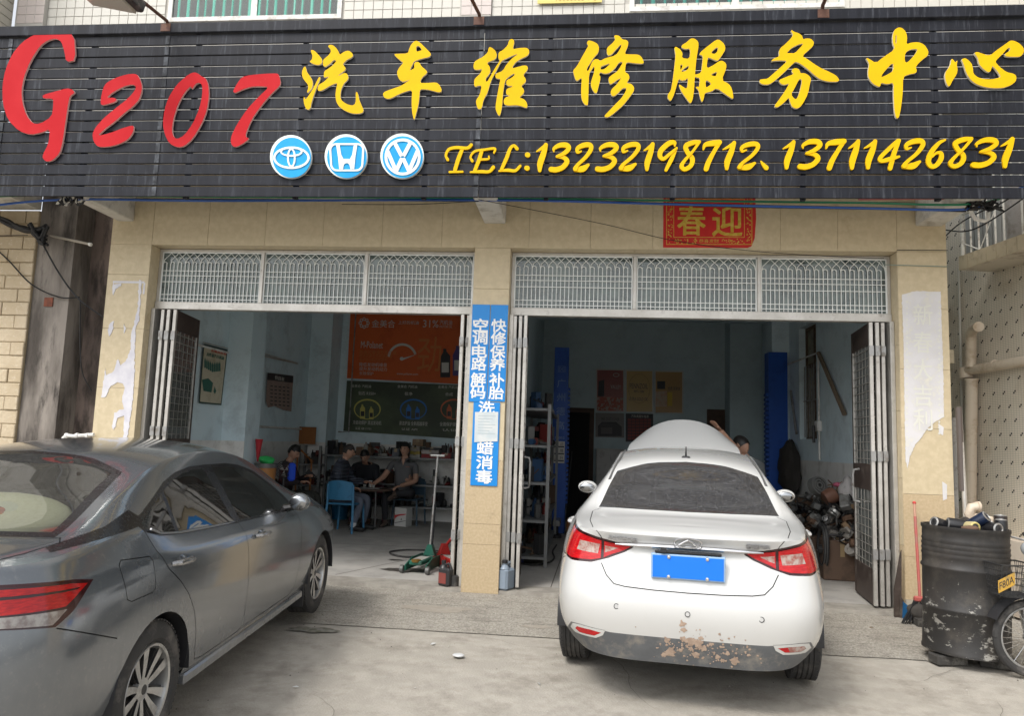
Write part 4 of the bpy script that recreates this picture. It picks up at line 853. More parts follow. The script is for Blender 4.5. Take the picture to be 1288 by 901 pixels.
# ------------------------------------------------------------------ right neighbour with mosaic wall and balcony
WN = Vector((-cos(radians(10.8)), -sin(radians(10.8))*1, 0)).normalized()   # outward normal of the side wall
WD = Vector((-sin(radians(10.8)), cos(radians(10.8)), 0))                    # along the wall, away from the street
WN = Vector((-WD.y, WD.x, 0))
if WN.x > 0: WN = -WN
W0 = at(1225, 600, Y=1.3); W0.z = 0
rb = empty('mosaic_building', (0, 0, 0), 'neighbouring building at the right edge with cream mosaic wall and a small balcony', 'building')
def mosaic_mat():
    m = M('cream_mosaic', (.62, .55, .44), .5, col2=(.68, .61, .50), vs=1.5, dirt=(.33, .24, .14), dscale=1.3, dlo=.52, dhi=.8)
    n = m.node_tree.nodes; l = m.node_tree.links; b = n['Principled BSDF']; src = b.inputs['Base Color'].links[0].from_socket
    tc = n.new('ShaderNodeTexCoord')
    sx = n.new('ShaderNodeSeparateXYZ'); l.new(tc.outputs['UV'], sx.inputs[0])
    def mth(op, a, v=None, c=None):
        t = n.new('ShaderNodeMath'); t.operation = op
        for i, q in enumerate((a, v, c)):
            if q is None: continue
            if isinstance(q, (int, float)): t.inputs[i].default_value = q
            else: l.new(q, t.inputs[i])
        return t.outputs[0]
    P = .0185; u = mth('DIVIDE', sx.outputs[0], P*2); v = mth('DIVIDE', sx.outputs[1], P)
    iv = mth('FLOOR', v); fv = mth('FRACT', v); iu = mth('FLOOR', u); fu = mth('FRACT', u)
    gr = mth('MAXIMUM', mth('LESS_THAN', fv, .16), mth('LESS_THAN', fu, .09))
    # pairs of dark chips on a staggered lattice
    def dot(du, dv):
        a = mth('MODULO', mth('ADD', mth('ADD', iu, mth('MULTIPLY', mth('FLOOR', mth('DIVIDE', mth('ADD', iv, dv), 8)), 2)), 400+du), 4)
        c = mth('MODULO', mth('ADD', iv, 800+dv), 8)
        return mth('MULTIPLY', mth('LESS_THAN', a, .5), mth('LESS_THAN', c, .5))
    d = mth('MAXIMUM', mth('MULTIPLY', dot(0, 0), mth('LESS_THAN', fu, .55)), mth('MULTIPLY', dot(0, 1), mth('GREATER_THAN', fu, .45)))
    m1 = n.new('ShaderNodeMix'); m1.data_type = 'RGBA'; l.new(mth('MULTIPLY', gr, .7), m1.inputs['Factor']); l.new(src, m1.inputs[6]); m1.inputs[7].default_value = (.20, .175, .14, 1)
    m2 = n.new('ShaderNodeMix'); m2.data_type = 'RGBA'; l.new(d, m2.inputs['Factor']); l.new(m1.outputs[2], m2.inputs[6]); m2.inputs[7].default_value = (.03, .022, .018, 1)
    l.new(m2.outputs[2], b.inputs['Base Color']); return m
mos = mosaic_mat()
def wallq(t0, t1, z0, z1, name, off=0):
    a = W0+WD*t0+WN*off; b = W0+WD*t1+WN*off; bk = -WN*.25
    me = bpy.data.meshes.new(name); V = [a+Vector((0, 0, z0)), b+Vector((0, 0, z0)), b+Vector((0, 0, z1)), a+Vector((0, 0, z1))]
    V += [p+bk for p in V]
    me.from_pydata([tuple(p) for p in V], [], [(0, 1, 2, 3), (7, 6, 5, 4), (0, 4, 5, 1), (1, 5, 6, 2), (2, 6, 7, 3), (3, 7, 4, 0)])
    uv = me.uv_layers.new(name='UVMap'); lk = {0: (t0, z0), 1: (t1, z0), 2: (t1, z1), 3: (t0, z1)}
    for p in me.polygons:
        for li in p.loop_indices: uv.data[li].uv = lk[me.loops[li].vertex_index % 4]
    me.materials.append(mos); return obj(name, me, rb)
wallq(-5, 3.0, 0, 9, 'mosaic_wall')
def WP(t, o, z): p = W0+WD*t+WN*o; return Vector((p.x, p.y, z))
def wbox(name, t0, t1, o0, o1, z0, z1, m, par=rb, bev=0):
    w = MB(); T = Matrix(((WD.x, WN.x, 0, W0.x), (WD.y, WN.y, 0, W0.y), (0, 0, 1, 0), (0, 0, 0, 1)))
    w.box((t0, min(o0, o1), z0), (t1, max(o0, o1), z1), m, T, bev); return w.build(name, par)
def tw(x, y, off=0):
    p = hit(x, y, W0+WN*off, WN); return (p-W0).dot(WD), p.z
tb, zbal = tw(1245, 342); OFF = .42
tA = tw(1206, 340, OFF)[0]; zA = tw(1206, 340, OFF)[1]
creamt = M('cream_coping_tile', (.50, .42, .29), .5, dirt=(.3, .24, .17), dscale=6)
sof = M('balcony_soffit', (.56, .50, .40), .85, dirt=(.2, .15, .1), dscale=3)
tEnd = tA; z0 = zA
wbox('balcony_slab', tEnd-2.1, tEnd-.006, .002, OFF-.012, z0, z0+.14, sof)
t = tEnd
while t > tEnd-2.0:
    wbox('coping_tile', t-.135, t-.004, OFF-.012, OFF, z0-.004, z0+.15, creamt); t -= .139
w = MB()
rail = M('worn_white_railing', (.68, .66, .60), .6, dirt=(.25, .2, .15), dscale=9)
t = tEnd-.03
while t > tEnd-2.05:
    w.tube([WP(t, OFF-.04, z0+.14), WP(t, OFF-.04, z0+1.1)], .0105, rail, 6); t -= .12
w.tube([WP(tEnd, OFF-.04, z0+.62), WP(tEnd-2.08, OFF-.04, z0+.62)], .016, rail, 6); w.tube([WP(tEnd-.02, OFF-.04, z0+.1), WP(tEnd-.02, OFF-.04, z0+1.1)], .02, rail, 8)
w.tube([WP(tEnd-.02, OFF-.04, z0+.30), WP(tEnd-.4, OFF-.02, z0+.1)], .006, rail, 6); w.tube([WP(tEnd-.3, OFF-.02, z0+.14), WP(tEnd-.5, OFF-.04, z0+.5)], .006, rail, 6)
w.build('balcony_railing', rb)
stripe = M('cream_shutter', (.30, .30, .28), .6); tq = -2
for k in range(18): wbox('shutter_slat', tEnd-2.1+k*.14, tEnd-2.1+k*.14+.125, .004, .02, z0+.15, z0+2.2, stripe)
teal = M('teal_frame', (.05, .22, .22), .5)
wbox('teal_window', tEnd-2.1, tEnd-1.8, .004, .05, z0+.15, z0+2.2, teal)
w = MB(); q = WP(tEnd-.75, .2, z0+.14); w.lathe([(.2, 0), (.2, .52), (.19, .55), (.05, .6)], M('steel_tank', (.33, .31, .29), .5, .3, dirt=(.2, .17, .14), dscale=5), 20, Matrix.Translation(q)); w.build('water_tank', None, 'dull round water tank standing on the balcony behind the railing', 'tank')
def plant(base, h, n, name, lab, spread=.25):
    random.seed(int(base.x*100)); t = empty(name, base, lab, 'plant'); w = MB(); st = M('plant_stem', (.10, .13, .05), .8); lf = M('plant_leaf', (.06, .13, .03), .6, col2=(.12, .2, .05), vs=8)
    for k in range(7):
        a = random.random()*6.3; w.tube([(0, 0, 0), (cos(a)*spread*.3, sin(a)*spread*.3, h*.5), (cos(a)*spread, sin(a)*spread, h)], .005, st, 5)
    w.build('stem', t); w = MB()
    for k in range(n):
        a = random.random()*6.3; r = spread*sqrt(random.random()); z = h*random.uniform(.2, 1.05); c = Vector((cos(a)*r, sin(a)*r, z)); d = Vector((random.uniform(-1, 1), random.uniform(-1, 1), random.uniform(-.6, .8))).normalized()*random.uniform(.05, .09); s_ = d.orthogonal().normalized()*.016
        w.raw([c, c+d*.5+s_, c+d, c+d*.5-s_], [(0, 1, 2, 3)], lf)
    w.build('leaves', t, kind='stuff')
plant(WP(tEnd-1.35, .30, z0+.14), .55, 300, 'potted_plant', 'green leafy plant on the balcony right of the water tank')
plant(WP(tEnd-1.75, .3, z0+.35), .42, 60, 'hanging_plant', 'second leafy plant higher up at the right end of the balcony')
# drain pipes on the mosaic wall
pipe_m = M('cream_pvc', (.58, .49, .38), .5, dirt=(.4, .3, .2), dscale=6)
def wpt(x, y, off=.09): return hit(x, y, W0+WN*off, WN)
w = MB(); a = wpt(1222, 476); w.tube([wpt(1222, 477), wpt(1221, 560), wpt(1220, 668)], .062, pipe_m, 14); w.tube([wpt(1215, 466), wpt(1245, 462), wpt(1295, 453)], .054, pipe_m, 14)
w.tube([wpt(1221, 462, .12), wpt(1221, 430, .12), wpt(1221.5, 420, .14), wpt(1225, 413, .2), wpt(1231, 411, .24)], .056, pipe_m, 14)
for y in (478, 534, 592, 650): w.tube([wpt(1222-(y-478)*.011, y-1.5), wpt(1222-(y-478)*.011, y+1.5)], .068, pipe_m, 14)
w.tube([wpt(1214, 463), wpt(1215.5, 476)], .068, pipe_m, 14); w.tube([wpt(1250, 459), wpt(1252, 458.6)], .053, pipe_m, 14)
w.build('drain_pipe', rb)
w = MB(); w.tube([wpt(1206, 338, .03), wpt(1209, 480, .03), wpt(1212, 640, .03)], .014, M('white_conduit', (.5, .48, .42), .6), 6); w.build('conduit', rb)
w = MB(); w.box((3.56, .05, 0), (3.60, .10, 1.9), steel); w.tube([(3.62, -.05, .5), (3.60, -.03, 1.95)], .022, alu); w.tube([(3.60, -.03, 1.2), (3.59, -.03, 2.0)], .03, M('dark_pipe', (.1, .08, .07), .6)); w.build('metal_pole', None, 'bare metal pole leaning upright beside the right pilaster behind the barrel', 'pole')
w = MB(); w.box((3.56, 1.0, 2.55), (4.05, 1.6, 2.7), creamt); w.build('ledge', rb)
w = MB(); T = Matrix.Translation(Vector((3.62, .5, 0)))
for k in range(3): w.box((3.56+k*.06, .6, 2.8), (3.58+k*.06, .62, 4.6), teal)
for k in range(9): w.box((3.555, .598, 2.85+k*.2), (3.72, .604, 2.87+k*.2), teal)
w.build('teal_grate', rb)
# concrete ledge at the foot of the mosaic wall
wbox('wall_ledge', -5, 2.0, .001, .35, 0, tw(1257, 672)[1], M('ledge_concrete', (.52, .45, .37), .85, dirt=(.25, .2, .15), dscale=3, bump=.2))
# ------------------------------------------------------------------ cars
def grid_body(rows, per_r, per_c, sharp_r=()):
    """rows of key points (half body) -> dense grid of points [row][col]"""
    K = len(rows[0]); dense = []
    for r in rows: dense.append(spline(r, per_c))
    n = len(dense[0]); segs = []
    cuts = [0]+sorted(sharp_r)+[len(rows)-1]
    cols = [[] for _ in range(n)]
    for j in range(n):
        for a, b in zip(cuts, cuts[1:]):
            sp = spline([dense[i][j] for i in range(a, b+1)], per_r)
            cols[j] += sp if not cols[j] else sp[1:]
    return [[cols[j][i] for j in range(n)] for i in range(len(cols[0]))]
def cut(bm, poly, ax, flt, tagv, lay, closed=True):
    """cut the outline of poly (coordinates along the two axes ax) into the surface and mark the faces inside"""
    n = len(poly); third = 3-ax[0]-ax[1]
    P = [Vector((p[0], p[1])) for p in poly]
    cand = [f for f in bm.faces if flt(f)]
    mnx = min(p.x for p in P); mxx = max(p.x for p in P); mny = min(p.y for p in P); mxy = max(p.y for p in P)
    for i in range(n):
        a, b = P[i], P[(i+1) % n]; d = b-a
        if d.length < 1e-6: continue
        nn = Vector((-d.y, d.x)).normalized(); no = [0, 0, 0]; no[ax[0]] = nn.x; no[ax[1]] = nn.y
        c0 = [0, 0, 0]; c0[ax[0]] = a.x; c0[ax[1]] = a.y
        lo = Vector((min(a.x, b.x), min(a.y, b.y))); hi = Vector((max(a.x, b.x), max(a.y, b.y))); e = .0008
        fs = []
        for f in bm.faces:
            if not f.is_valid or not flt(f): continue
            us = [v.co[ax[0]] for v in f.verts]; ws = [v.co[ax[1]] for v in f.verts]
            if max(us) < lo.x-e or min(us) > hi.x+e or max(ws) < lo.y-e or min(ws) > hi.y+e: continue
            fs.append(f)
        if not fs: continue
        es = {ed for f in fs for ed in f.edges}; vs_ = {v for f in fs for v in f.verts}
        bmesh.ops.bisect_plane(bm, geom=fs+list(es)+list(vs_), plane_co=c0, plane_no=no, dist=1e-5)
    cnt = 0
    for f in bm.faces:
        c = f.calc_center_median(); u, w = c[ax[0]], c[ax[1]]
        if u < mnx or u > mxx or w < mny or w > mxy or not flt(f): continue
        ins = False; j = n-1
        for i in range(n):
            if (P[i].y > w) != (P[j].y > w) and u < (P[j].x-P[i].x)*(w-P[i].y)/(P[j].y-P[i].y)+P[i].x: ins = not ins
            j = i
        if ins: f[lay] = tagv; cnt += 1
    return cnt
def seam(bm, pts, ax, flt, lay, w=.0045, tagv=99):
    for a, b in zip(pts, pts[1:]):
        d = Vector((b[0]-a[0], b[1]-a[1])); L = d.length
        if L < 1e-5: continue
        d /= L; n = Vector((-d.y, d.x))*w/2; e = d*w*.3
        cut(bm, [(a[0]+n.x-e.x, a[1]+n.y-e.y), (b[0]+n.x+e.x, b[1]+n.y+e.y), (b[0]-n.x+e.x, b[1]-n.y+e.y), (a[0]-n.x-e.x, a[1]-n.y-e.y)], ax, lambda f: flt(f), tagv, lay)
def mirror_pts(p): return [(-a, b) for a, b in p][::-1]
class CarBody:
    def __init__(s, rows, sharp=(), per_r=4, per_c=7):
        g = grid_body(rows, per_r, per_c, sharp); R, C = len(g), len(g[0])
        bm = bmesh.new(); s.bm = bm; s.lay = bm.faces.layers.int.new('part')
        V = {}
        for sd in (1, -1):
            for i in range(R):
                for j in range(C):
                    p = g[i][j]; x = max(p.x, 0)
                    if j in (0, C-1) or i == R-1: x = 0
                    V[sd, i, j] = bm.verts.new((sd*x, p.y, p.z))
            for i in range(R-1):
                for j in range(C-1):
                    q = [V[sd, i, j], V[sd, i, j+1], V[sd, i+1, j+1], V[sd, i+1, j]]
                    if sd < 0: q = q[::-1]
                    try: bm.faces.new(q)
                    except ValueError: pass
        bmesh.ops.remove_doubles(bm, verts=bm.verts, dist=.0004)
        bmesh.ops.dissolve_degenerate(bm, edges=bm.edges, dist=.0002)
        bmesh.ops.recalc_face_normals(bm, faces=bm.faces)
        # make normals point outwards
        s0 = sum((f.normal.x*f.calc_center_median().x) for f in bm.faces)
        if s0 < 0: bmesh.ops.reverse_faces(bm, faces=bm.faces)
        # store smooth normals of the whole shell before it is cut apart
        s.vn = None
    def side(s, sd, zmin=-9, extra=None): return lambda f: (f.calc_center_median().x*sd > .3 and abs(f.normal.x) > .25 and f.calc_center_median().z > zmin)
    def rear(s): return lambda f: f.normal.y < -.25 and f.calc_center_median().y < 1.2
    def extract(s, tags, name, parent, m, label=None, thick=0, off=0):
        bm = s.bm.copy(); lay = bm.faces.layers.int['part']
        bm.normal_update()
        bmesh.ops.delete(bm, geom=[f for f in bm.faces if f[lay] not in tags], context='FACES')
        if not bm.faces: bm.free(); return None
        if off:
            mv = [(v, v.normal.copy()) for v in bm.verts]
            for v, n in mv: v.co += n*off
        comps = []; seen = set()
        if name == 'panel_gap': comps = [list(bm.faces)]
        else:
            for f in bm.faces:
                if f in seen: continue
                st = [f]; seen.add(f); cp_ = []
                while st:
                    g = st.pop(); cp_.append(g)
                    for e in g.edges:
                        for h in e.link_faces:
                            if h not in seen: seen.add(h); st.append(h)
                comps.append(cp_)
            comps.sort(key=len, reverse=True)
            keep = [c_ for c_ in comps if len(c_) > 2] or comps[:1]
            small = [f for c_ in comps if c_ not in keep for f in c_]
            if name == 'body': keep[0] = keep[0]+small
            comps = keep
        res = []
        for k, cp_ in enumerate(comps):
            vmap = {}; vs_ = []; fs_ = []
            for f in cp_:
                q = []
                for v in f.verts:
                    if v not in vmap: vmap[v] = len(vs_); vs_.append(v.co[:])
                    q.append(vmap[v])
                fs_.append(q)
            nm = name
            if name == 'body' and k:
                cy_ = sum(v[1] for v in vs_)/len(vs_); ys_ = [v[1] for v in vs_]
                nm = 'door' if max(ys_)-min(ys_) > .7 and cy_ > 1.2 and cy_ < 3 and abs(vs_[0][0]) > .5 else 'body_panel'
            me = bpy.data.meshes.new(nm); me.from_pydata(vs_, [], fs_); me.materials.append(m); shade(me, 50)
            ob = obj(nm, me, parent, label if k == 0 else None, kind='stuff' if name == 'panel_gap' else None); res.append(ob)
        bm.free()
        return res[0]
def wheel(par, x, y, r, wid, sd, rim=True, style=0):
    """wheel standing at (x, y) with its outer face towards sd; thing > wheel > tyre, rim"""
    t = bpy.data.objects.new('wheel', None); COL.objects.link(t); t.parent = par; t.location = (x, y, r)
    T = Matrix.Rotation(pi/2*sd, 4, 'Y'); h = wid/2; rr = r*.665
    w = MB(); prof = [(rr, -h*.8), (rr+.02, -h), (r*.86, -h*1.03), (r-.012, -h*.88), (r-.003, -h*.7)]
    for k in range(5):
        z = h*(-.62+k*.31); prof += [(r, z-.012), (r, z+.012)] if False else [(r, z-h*.11), (r, z+h*.10), (r-.007, z+h*.12), (r-.007, z+h*.185)]
    prof = [(a, min(b, h*.72)) for a, b in prof]+[(r-.003, h*.74), (r-.012, h*.88), (r*.86, h*1.03), (rr+.02, h), (rr, h*.8)]
    w.lathe(prof, rubber, 56, T, False)
    # tread blocks on the shoulders
    for k in range(64):
        a = 2*pi*k/64
        for z in (-1, 1):
            c = Matrix.Rotation(a, 4, 'Z'); w.box((r-.006, -.009, z*h*.74-.012), (r+.0015, .009, z*h*.74+.012), rubber, T@c)
    w.build('tyre', t, ang=40)
    al = M('machined_alloy', (.52, .52, .51), .3, .8, dirt=(.3, .29, .27), dscale=9); ad = M('dark_alloy', (.03, .03, .032), .4, .3, dirt=(.12, .11, .1), dscale=9)
    w = MB(); f = h*.78
    w.lathe([(rr-.002, -f), (rr, f+.006), (rr-.004, f+.014), (rr-.016, f+.010), (rr-.022, f-.02), (rr-.03, -f)], al, 48, T, False)
    w.lathe([(.001, -.02), (rr-.03, -.02), (rr-.03, -.035), (.001, -.035)], ad, 32, T, False)
    w.lathe([(.001, f-.05), (.05, f-.05), (.155, -.0), (.16, -.02)], M('brake_disc', (.12, .11, .10), .5, .6), 32, T, False)
    R_ = rr-.02
    for k in range(5):
        a = 2*pi*k/5+.3
        for q, s_ in ((-1, -1), (1, 1)):
            c = T@Matrix.Rotation(a, 4, 'Z')
            o = [(.035, q*.004), (R_*.55, q*.022), (R_, q*.052), (R_, q*.104), (R_*.5, q*.052), (.04, q*.028)]
            if q < 0: o = o[::-1]
            w.prism(o, .012, al, (), lambda u, v, z, c=c: tuple(c@Vector((u, v, f-.012-.018*(1-u/R_)+z))), ad)
            o2 = [(.035, q*.0), (R_*.55, q*.016), (R_, q*.04), (R_, q*.054), (R_*.55, q*.024), (.035, q*.008)]
            if q < 0: o2 = o2[::-1]
            w.prism(o2, .018, ad, (), lambda u, v, z, c=c: tuple(c@Vector((u, v, f-.034-.018*(1-u/R_)+z))), ad)
    w.lathe([(.055, f-.04), (.052, f-.014), (.03, f-.008), (.0005, f-.006)], al, 24, T, False)
    w.lathe([(.024, f-.009), (.022, f-.0055), (.0005, f-.005)], ad, 20, T, False)
    for k in range(5):
        a = 2*pi*(k+.5)/5+.3; c = T@Matrix.Rotation(a, 4, 'Z'); w.lathe([(.009, f-.05), (.009, f-.022), (.0005, f-.02)], ad, 8, c@Matrix.Translation((.06, 0, 0)), False)
    w.build('rim', t, ang=30)
    return t
def paint(name, col, metal, rough, dirt, dscale, dlo, dhi, low=None, amount=.8):
    """car paint: lacquer, specks of dust, and road film growing towards the sills (a real coat of dirt)"""
    m = M(name, col, rough, metal, coat=.9, dirt=dirt, dscale=dscale, dlo=dlo, dhi=dhi)
    n = m.node_tree.nodes; l = m.node_tree.links; b = n['Principled BSDF']; src = b.inputs['Base Color'].links[0].from_socket
    tc = [x for x in n if x.type == 'TEX_COORD'][0]; sx = n.new('ShaderNodeSeparateXYZ'); l.new(tc.outputs['Object'], sx.inputs[0])
    nz = n.new('ShaderNodeTexNoise'); nz.inputs['Scale'].default_value = 4; nz.inputs['Detail'].default_value = 9; nz.inputs['Roughness'].default_value = .7
    mp = n.new('ShaderNodeMapping'); mp.inputs['Scale'].default_value = (1, 1, .35); l.new(tc.outputs['Object'], mp.inputs[0]); l.new(mp.outputs[0], nz.inputs['Vector'])
    mr = n.new('ShaderNodeMapRange'); l.new(sx.outputs[2], mr.inputs[0]); mr.inputs[1].default_value = low[0]; mr.inputs[2].default_value = low[1]; mr.inputs[3].default_value = 1; mr.inputs[4].default_value = low[2]
    mu = n.new('ShaderNodeMath'); mu.operation = 'MULTIPLY'; l.new(mr.outputs[0], mu.inputs[0])
    m2 = n.new('ShaderNodeMapRange'); l.new(nz.outputs['Fac'], m2.inputs[0]); m2.inputs[1].default_value = .3; m2.inputs[2].default_value = .65; m2.inputs[3].default_value = .25; m2.inputs[4].default_value = amount
    l.new(m2.outputs[0], mu.inputs[1])
    mx = n.new('ShaderNodeMix'); mx.data_type = 'RGBA'; l.new(mu.outputs[0], mx.inputs['Factor']); l.new(src, mx.inputs[6]); mx.inputs[7].default_value = (*low[3], 1)
    l.new(mx.outputs[2], b.inputs['Base Color'])
    ct = n.new('ShaderNodeMapRange'); l.new(mu.outputs[0], ct.inputs[0]); ct.inputs[3].default_value = .9; ct.inputs[4].default_value = .05; l.new(ct.outputs[0], b.inputs['Coat Weight'])
    mt = n.new('ShaderNodeMapRange'); l.new(mu.outputs[0], mt.inputs[0]); mt.inputs[3].default_value = metal; mt.inputs[4].default_value = 0; l.new(mt.outputs[0], b.inputs['Metallic'])
    return m
def arc(cy_, cz, r, a0, a1, n=24): return [(cy_+r*cos(radians(a0+(a1-a0)*k/n)), cz+r*sin(radians(a0+(a1-a0)*k/n))) for k in range(n+1)]
trim = M('gloss_black_trim', (.012, .012, .013), .22, dirt=(.05, .05, .048), dscale=60, dlo=.55, dhi=.95)
gapm = M('panel_gap', (.008, .008, .008), .8)
chrome = M('chrome', (.75, .75, .75), .12, 1)
seatm = M('seat_fabric', (.03, .03, .032), .9)
def wells(par, ys, r, hw, m=None):
    for y in ys:
        for sd in (1, -1):
            w = MB(); P = arc(y, r, r+.038, -2, 182, 20); V = []
            for a, b in P: V += [(sd*(hw-.006), a, b), (sd*(hw-.32), a, b)]
            F = [(2*i, 2*i+1, 2*i+3, 2*i+2) for i in range(len(P)-1)]
            k = len(V); F.append([k-1-2*i for i in range(len(P))])
            w.raw(V, F, blackp); w.build('wheel_well', par)
def shell_common(c, par, hw):
    # floor pan, interior
    w = MB(); w.box((-.70, .60, .25), (.70, 4.2, .31), blackp); w.build('floor_pan', par)
def headrests(par, y, z, xs, m=seatm):
    for x in xs:
        w = MB(); w.box((x-.13, y-.05, z), (x+.13, y+.05, z+.17), m, bev=.04); w.box((x-.24, y-.08, z-.62), (x+.24, y+.07, z-.04), m, bev=.05)
        w.tube([(x-.05, y, z-.06), (x-.05, y, z+.02)], .008, chrome); w.tube([(x+.05, y, z-.06), (x+.05, y, z+.02)], .008, chrome)
        w.build('car_seat', par)
# ============ dusty grey sedan
def grey_sedan():
    t = empty('parked_car', (0, 0, 0), 'dusty dark grey sedan at the left, seen from its right rear side', 'car')
    rows = [
    [(0,.12,.24),(.40,.13,.24),(.62,.19,.24),(.76,.36,.24),(.80,.62,.23),(.80,.98,.22),(.80,1.45,.20),(.80,2.15,.19),(.80,2.95,.19),(.80,3.69,.20),(.74,4.22,.22),(.45,4.46,.22),(0,4.54,.22)],
    [(0,.02,.40),(.42,.03,.40),(.68,.10,.40),(.83,.30,.40),(.872,.62,.38),(.88,.98,.38),(.868,1.45,.30),(.862,2.15,.29),(.862,2.95,.29),(.88,3.69,.38),(.80,4.25,.38),(.5,4.53,.38),(0,4.62,.38)],
    [(0,.0,.60),(.44,.01,.60),(.71,.085,.60),(.858,.28,.60),(.895,.62,.60),(.906,.98,.60),(.902,1.45,.56),(.895,2.15,.55),(.895,2.95,.55),(.905,3.69,.60),(.83,4.25,.60),(.52,4.54,.60),(0,4.64,.6)],
    [(0,.03,.78),(.44,.04,.78),(.70,.11,.79),(.842,.29,.80),(.886,.62,.81),(.894,.98,.815),(.896,1.45,.80),(.893,2.15,.78),(.888,2.95,.77),(.885,3.69,.76),(.80,4.22,.72),(.5,4.50,.70),(0,4.60,.70)],
    [(0,.05,.97),(.42,.06,.97),(.655,.125,.965),(.80,.30,.95),(.850,.62,.94),(.872,.98,.925),(.873,1.45,.90),(.872,2.15,.88),(.868,2.95,.865),(.835,3.69,.87),(.72,4.18,.80),(.42,4.42,.76),(0,4.50,.75)],
    [(0,.045,1.035),(.41,.055,1.03),(.63,.13,1.02),(.745,.32,1.02),(.79,.62,1.045),(.80,.98,1.055),(.812,1.45,.985),(.818,2.15,.955),(.81,2.95,.935),(.735,3.69,.955),(.62,4.14,.86),(.38,4.34,.79),(0,4.43,.78)],
    [(0,.10,1.055),(.38,.11,1.05),(.58,.17,1.045),(.67,.36,1.055),(.69,.62,1.09),(.665,1.05,1.205),(.625,1.55,1.31),(.605,2.15,1.33),(.625,2.75,1.245),(.685,3.40,1.01),(.54,4.08,.90),(.32,4.27,.83),(0,4.36,.82)],
    [(0,.13,1.062),(.36,.14,1.058),(.53,.20,1.055),(.60,.38,1.065),(.615,.62,1.095),(.585,1.03,1.235),(.55,1.50,1.355),(.535,2.15,1.385),(.555,2.75,1.29),(.62,3.40,1.03),(.48,4.04,.915),(.28,4.22,.85),(0,4.32,.84)],
    [(0,.20,1.07),(.18,.22,1.07),(.27,.28,1.07),(.30,.42,1.075),(.31,.60,1.095),(.30,.98,1.265),(.29,1.40,1.40),(.28,2.15,1.43),(.29,2.78,1.345),(.33,3.45,1.04),(.26,4.0,.93),(.15,4.18,.87),(0,4.28,.85)],
    [(0,.22,1.072),(0,.25,1.072),(0,.30,1.075),(0,.42,1.08),(0,.58,1.095),(0,.96,1.27),(0,1.38,1.412),(0,2.15,1.445),(0,2.80,1.365),(0,3.48,1.05),(0,3.98,.935),(0,4.15,.88),(0,4.26,.86)],
    ]
    c = CarBody(rows, sharp=(4, 5)); bm, lay = c.bm, c.lay
    AX = (1, 2); win_r = [(1.30,1.005),(1.62,.985),(1.995,.965),(1.95,1.16),(1.90,1.282),(1.78,1.284),(1.62,1.272),(1.50,1.25),(1.345,1.205)]
    win_t = [(.985,1.075),(1.03,1.05),(1.10,1.030),(1.262,1.006),(1.29,1.10),(1.315,1.19),(1.20,1.145),(1.08,1.10)]
    win_t = [(.98,1.085),(1.01,1.055),(1.10,1.028),(1.258,1.006),(1.285,1.10),(1.31,1.192),(1.20,1.155),(1.08,1.115)]
    win_f = [(2.085,.962),(2.5,.945),(3.02,.925),(3.10,.935),(2.98,1.03),(2.84,1.12),(2.65,1.205),(2.48,1.25),(2.28,1.275),(2.12,1.283),(2.04,1.282)]
    surround = [(.93,1.10),(.96,1.05),(1.08,1.012),(1.3,.990),(1.62,.969),(2.0,.950),(2.5,.932),(3.04,.908),(3.17,.915),(3.06,1.02),(2.9,1.12),(2.68,1.225),(2.48,1.272),(2.28,1.296),(1.95,1.305),(1.75,1.305),(1.55,1.285),(1.38,1.245),(1.2,1.178),(1.05,1.13)]
    for sd in (1, -1):
        S = c.side(sd)
        cut(bm, surround, AX, c.side(sd, .88), 20, lay)
        cut(bm, [(.40,1.045),(.62,1.058),(.80,1.068),(.985,1.078),(1.0,1.12),(.97,1.15),(.75,1.10),(.55,1.075),(.42,1.06)], AX, lambda f, sd=sd: f.calc_center_median().x*sd > .52 and f.calc_center_median().z > 1.0, 20, lay)
        for p in (win_t, win_r, win_f): cut(bm, p, AX, c.side(sd, .88), 21, lay)
        # wheel arches
        for y in (.98, 3.692): cut(bm, arc(y, .316, .352, -30, 210, 30), AX, lambda f, sd=sd: f.calc_center_median().x*sd > .3, 100, lay)
        # doors, seams
        rd = [(.965,1.05),(.99,.96),(1.06,.86),(1.17,.78),(1.255,.70),(1.33,.60),(1.385,.48),(1.42,.36),(1.45,.31),(1.55,.30),(2.02,.295),(2.10,.305)]
        seam(bm, rd, AX, S, lay); seam(bm, [(2.045,.965),(2.06,.80),(2.085,.55),(2.10,.305)], AX, S, lay)
        seam(bm, [(2.10,.305),(2.5,.30),(2.98,.30),(3.06,.33),(3.10,.45),(3.115,.7),(3.12,.82),(3.08,.89),(3.05,.915)], AX, S, lay)
        cut(bm, [(.69,.80),(.72,.785),(.90,.785),(.925,.80),(.93,.92),(.915,.945),(.70,.965),(.675,.945)], AX, S, 30, lay)
        fl = [(.69,.80),(.72,.785),(.90,.785),(.925,.80),(.93,.92),(.915,.945),(.70,.965),(.675,.945),(.69,.80)]
        seam(bm, fl, AX, S, lay, .004)
        # tail lamp wrapping the corner
        lamp = [(-.02,.845),(.12,.815),(.28,.79),(.36,.83),(.445,.89),(.50,.925),(.40,.945),(.2,.965),(-.02,.985)]
        cut(bm, lamp, AX, lambda f, sd=sd: f.calc_center_median().x*sd > .34 and f.calc_center_median().y < .6, 40, lay)
        cut(bm, [(-.02,.875),(.15,.862),(.33,.855),(.41,.895),(.46,.918),(.38,.932),(.2,.948),(-.02,.962)], AX, lambda f, sd=sd: f.calc_center_median().x*sd > .36 and f.calc_center_median().y < .6, 41, lay)
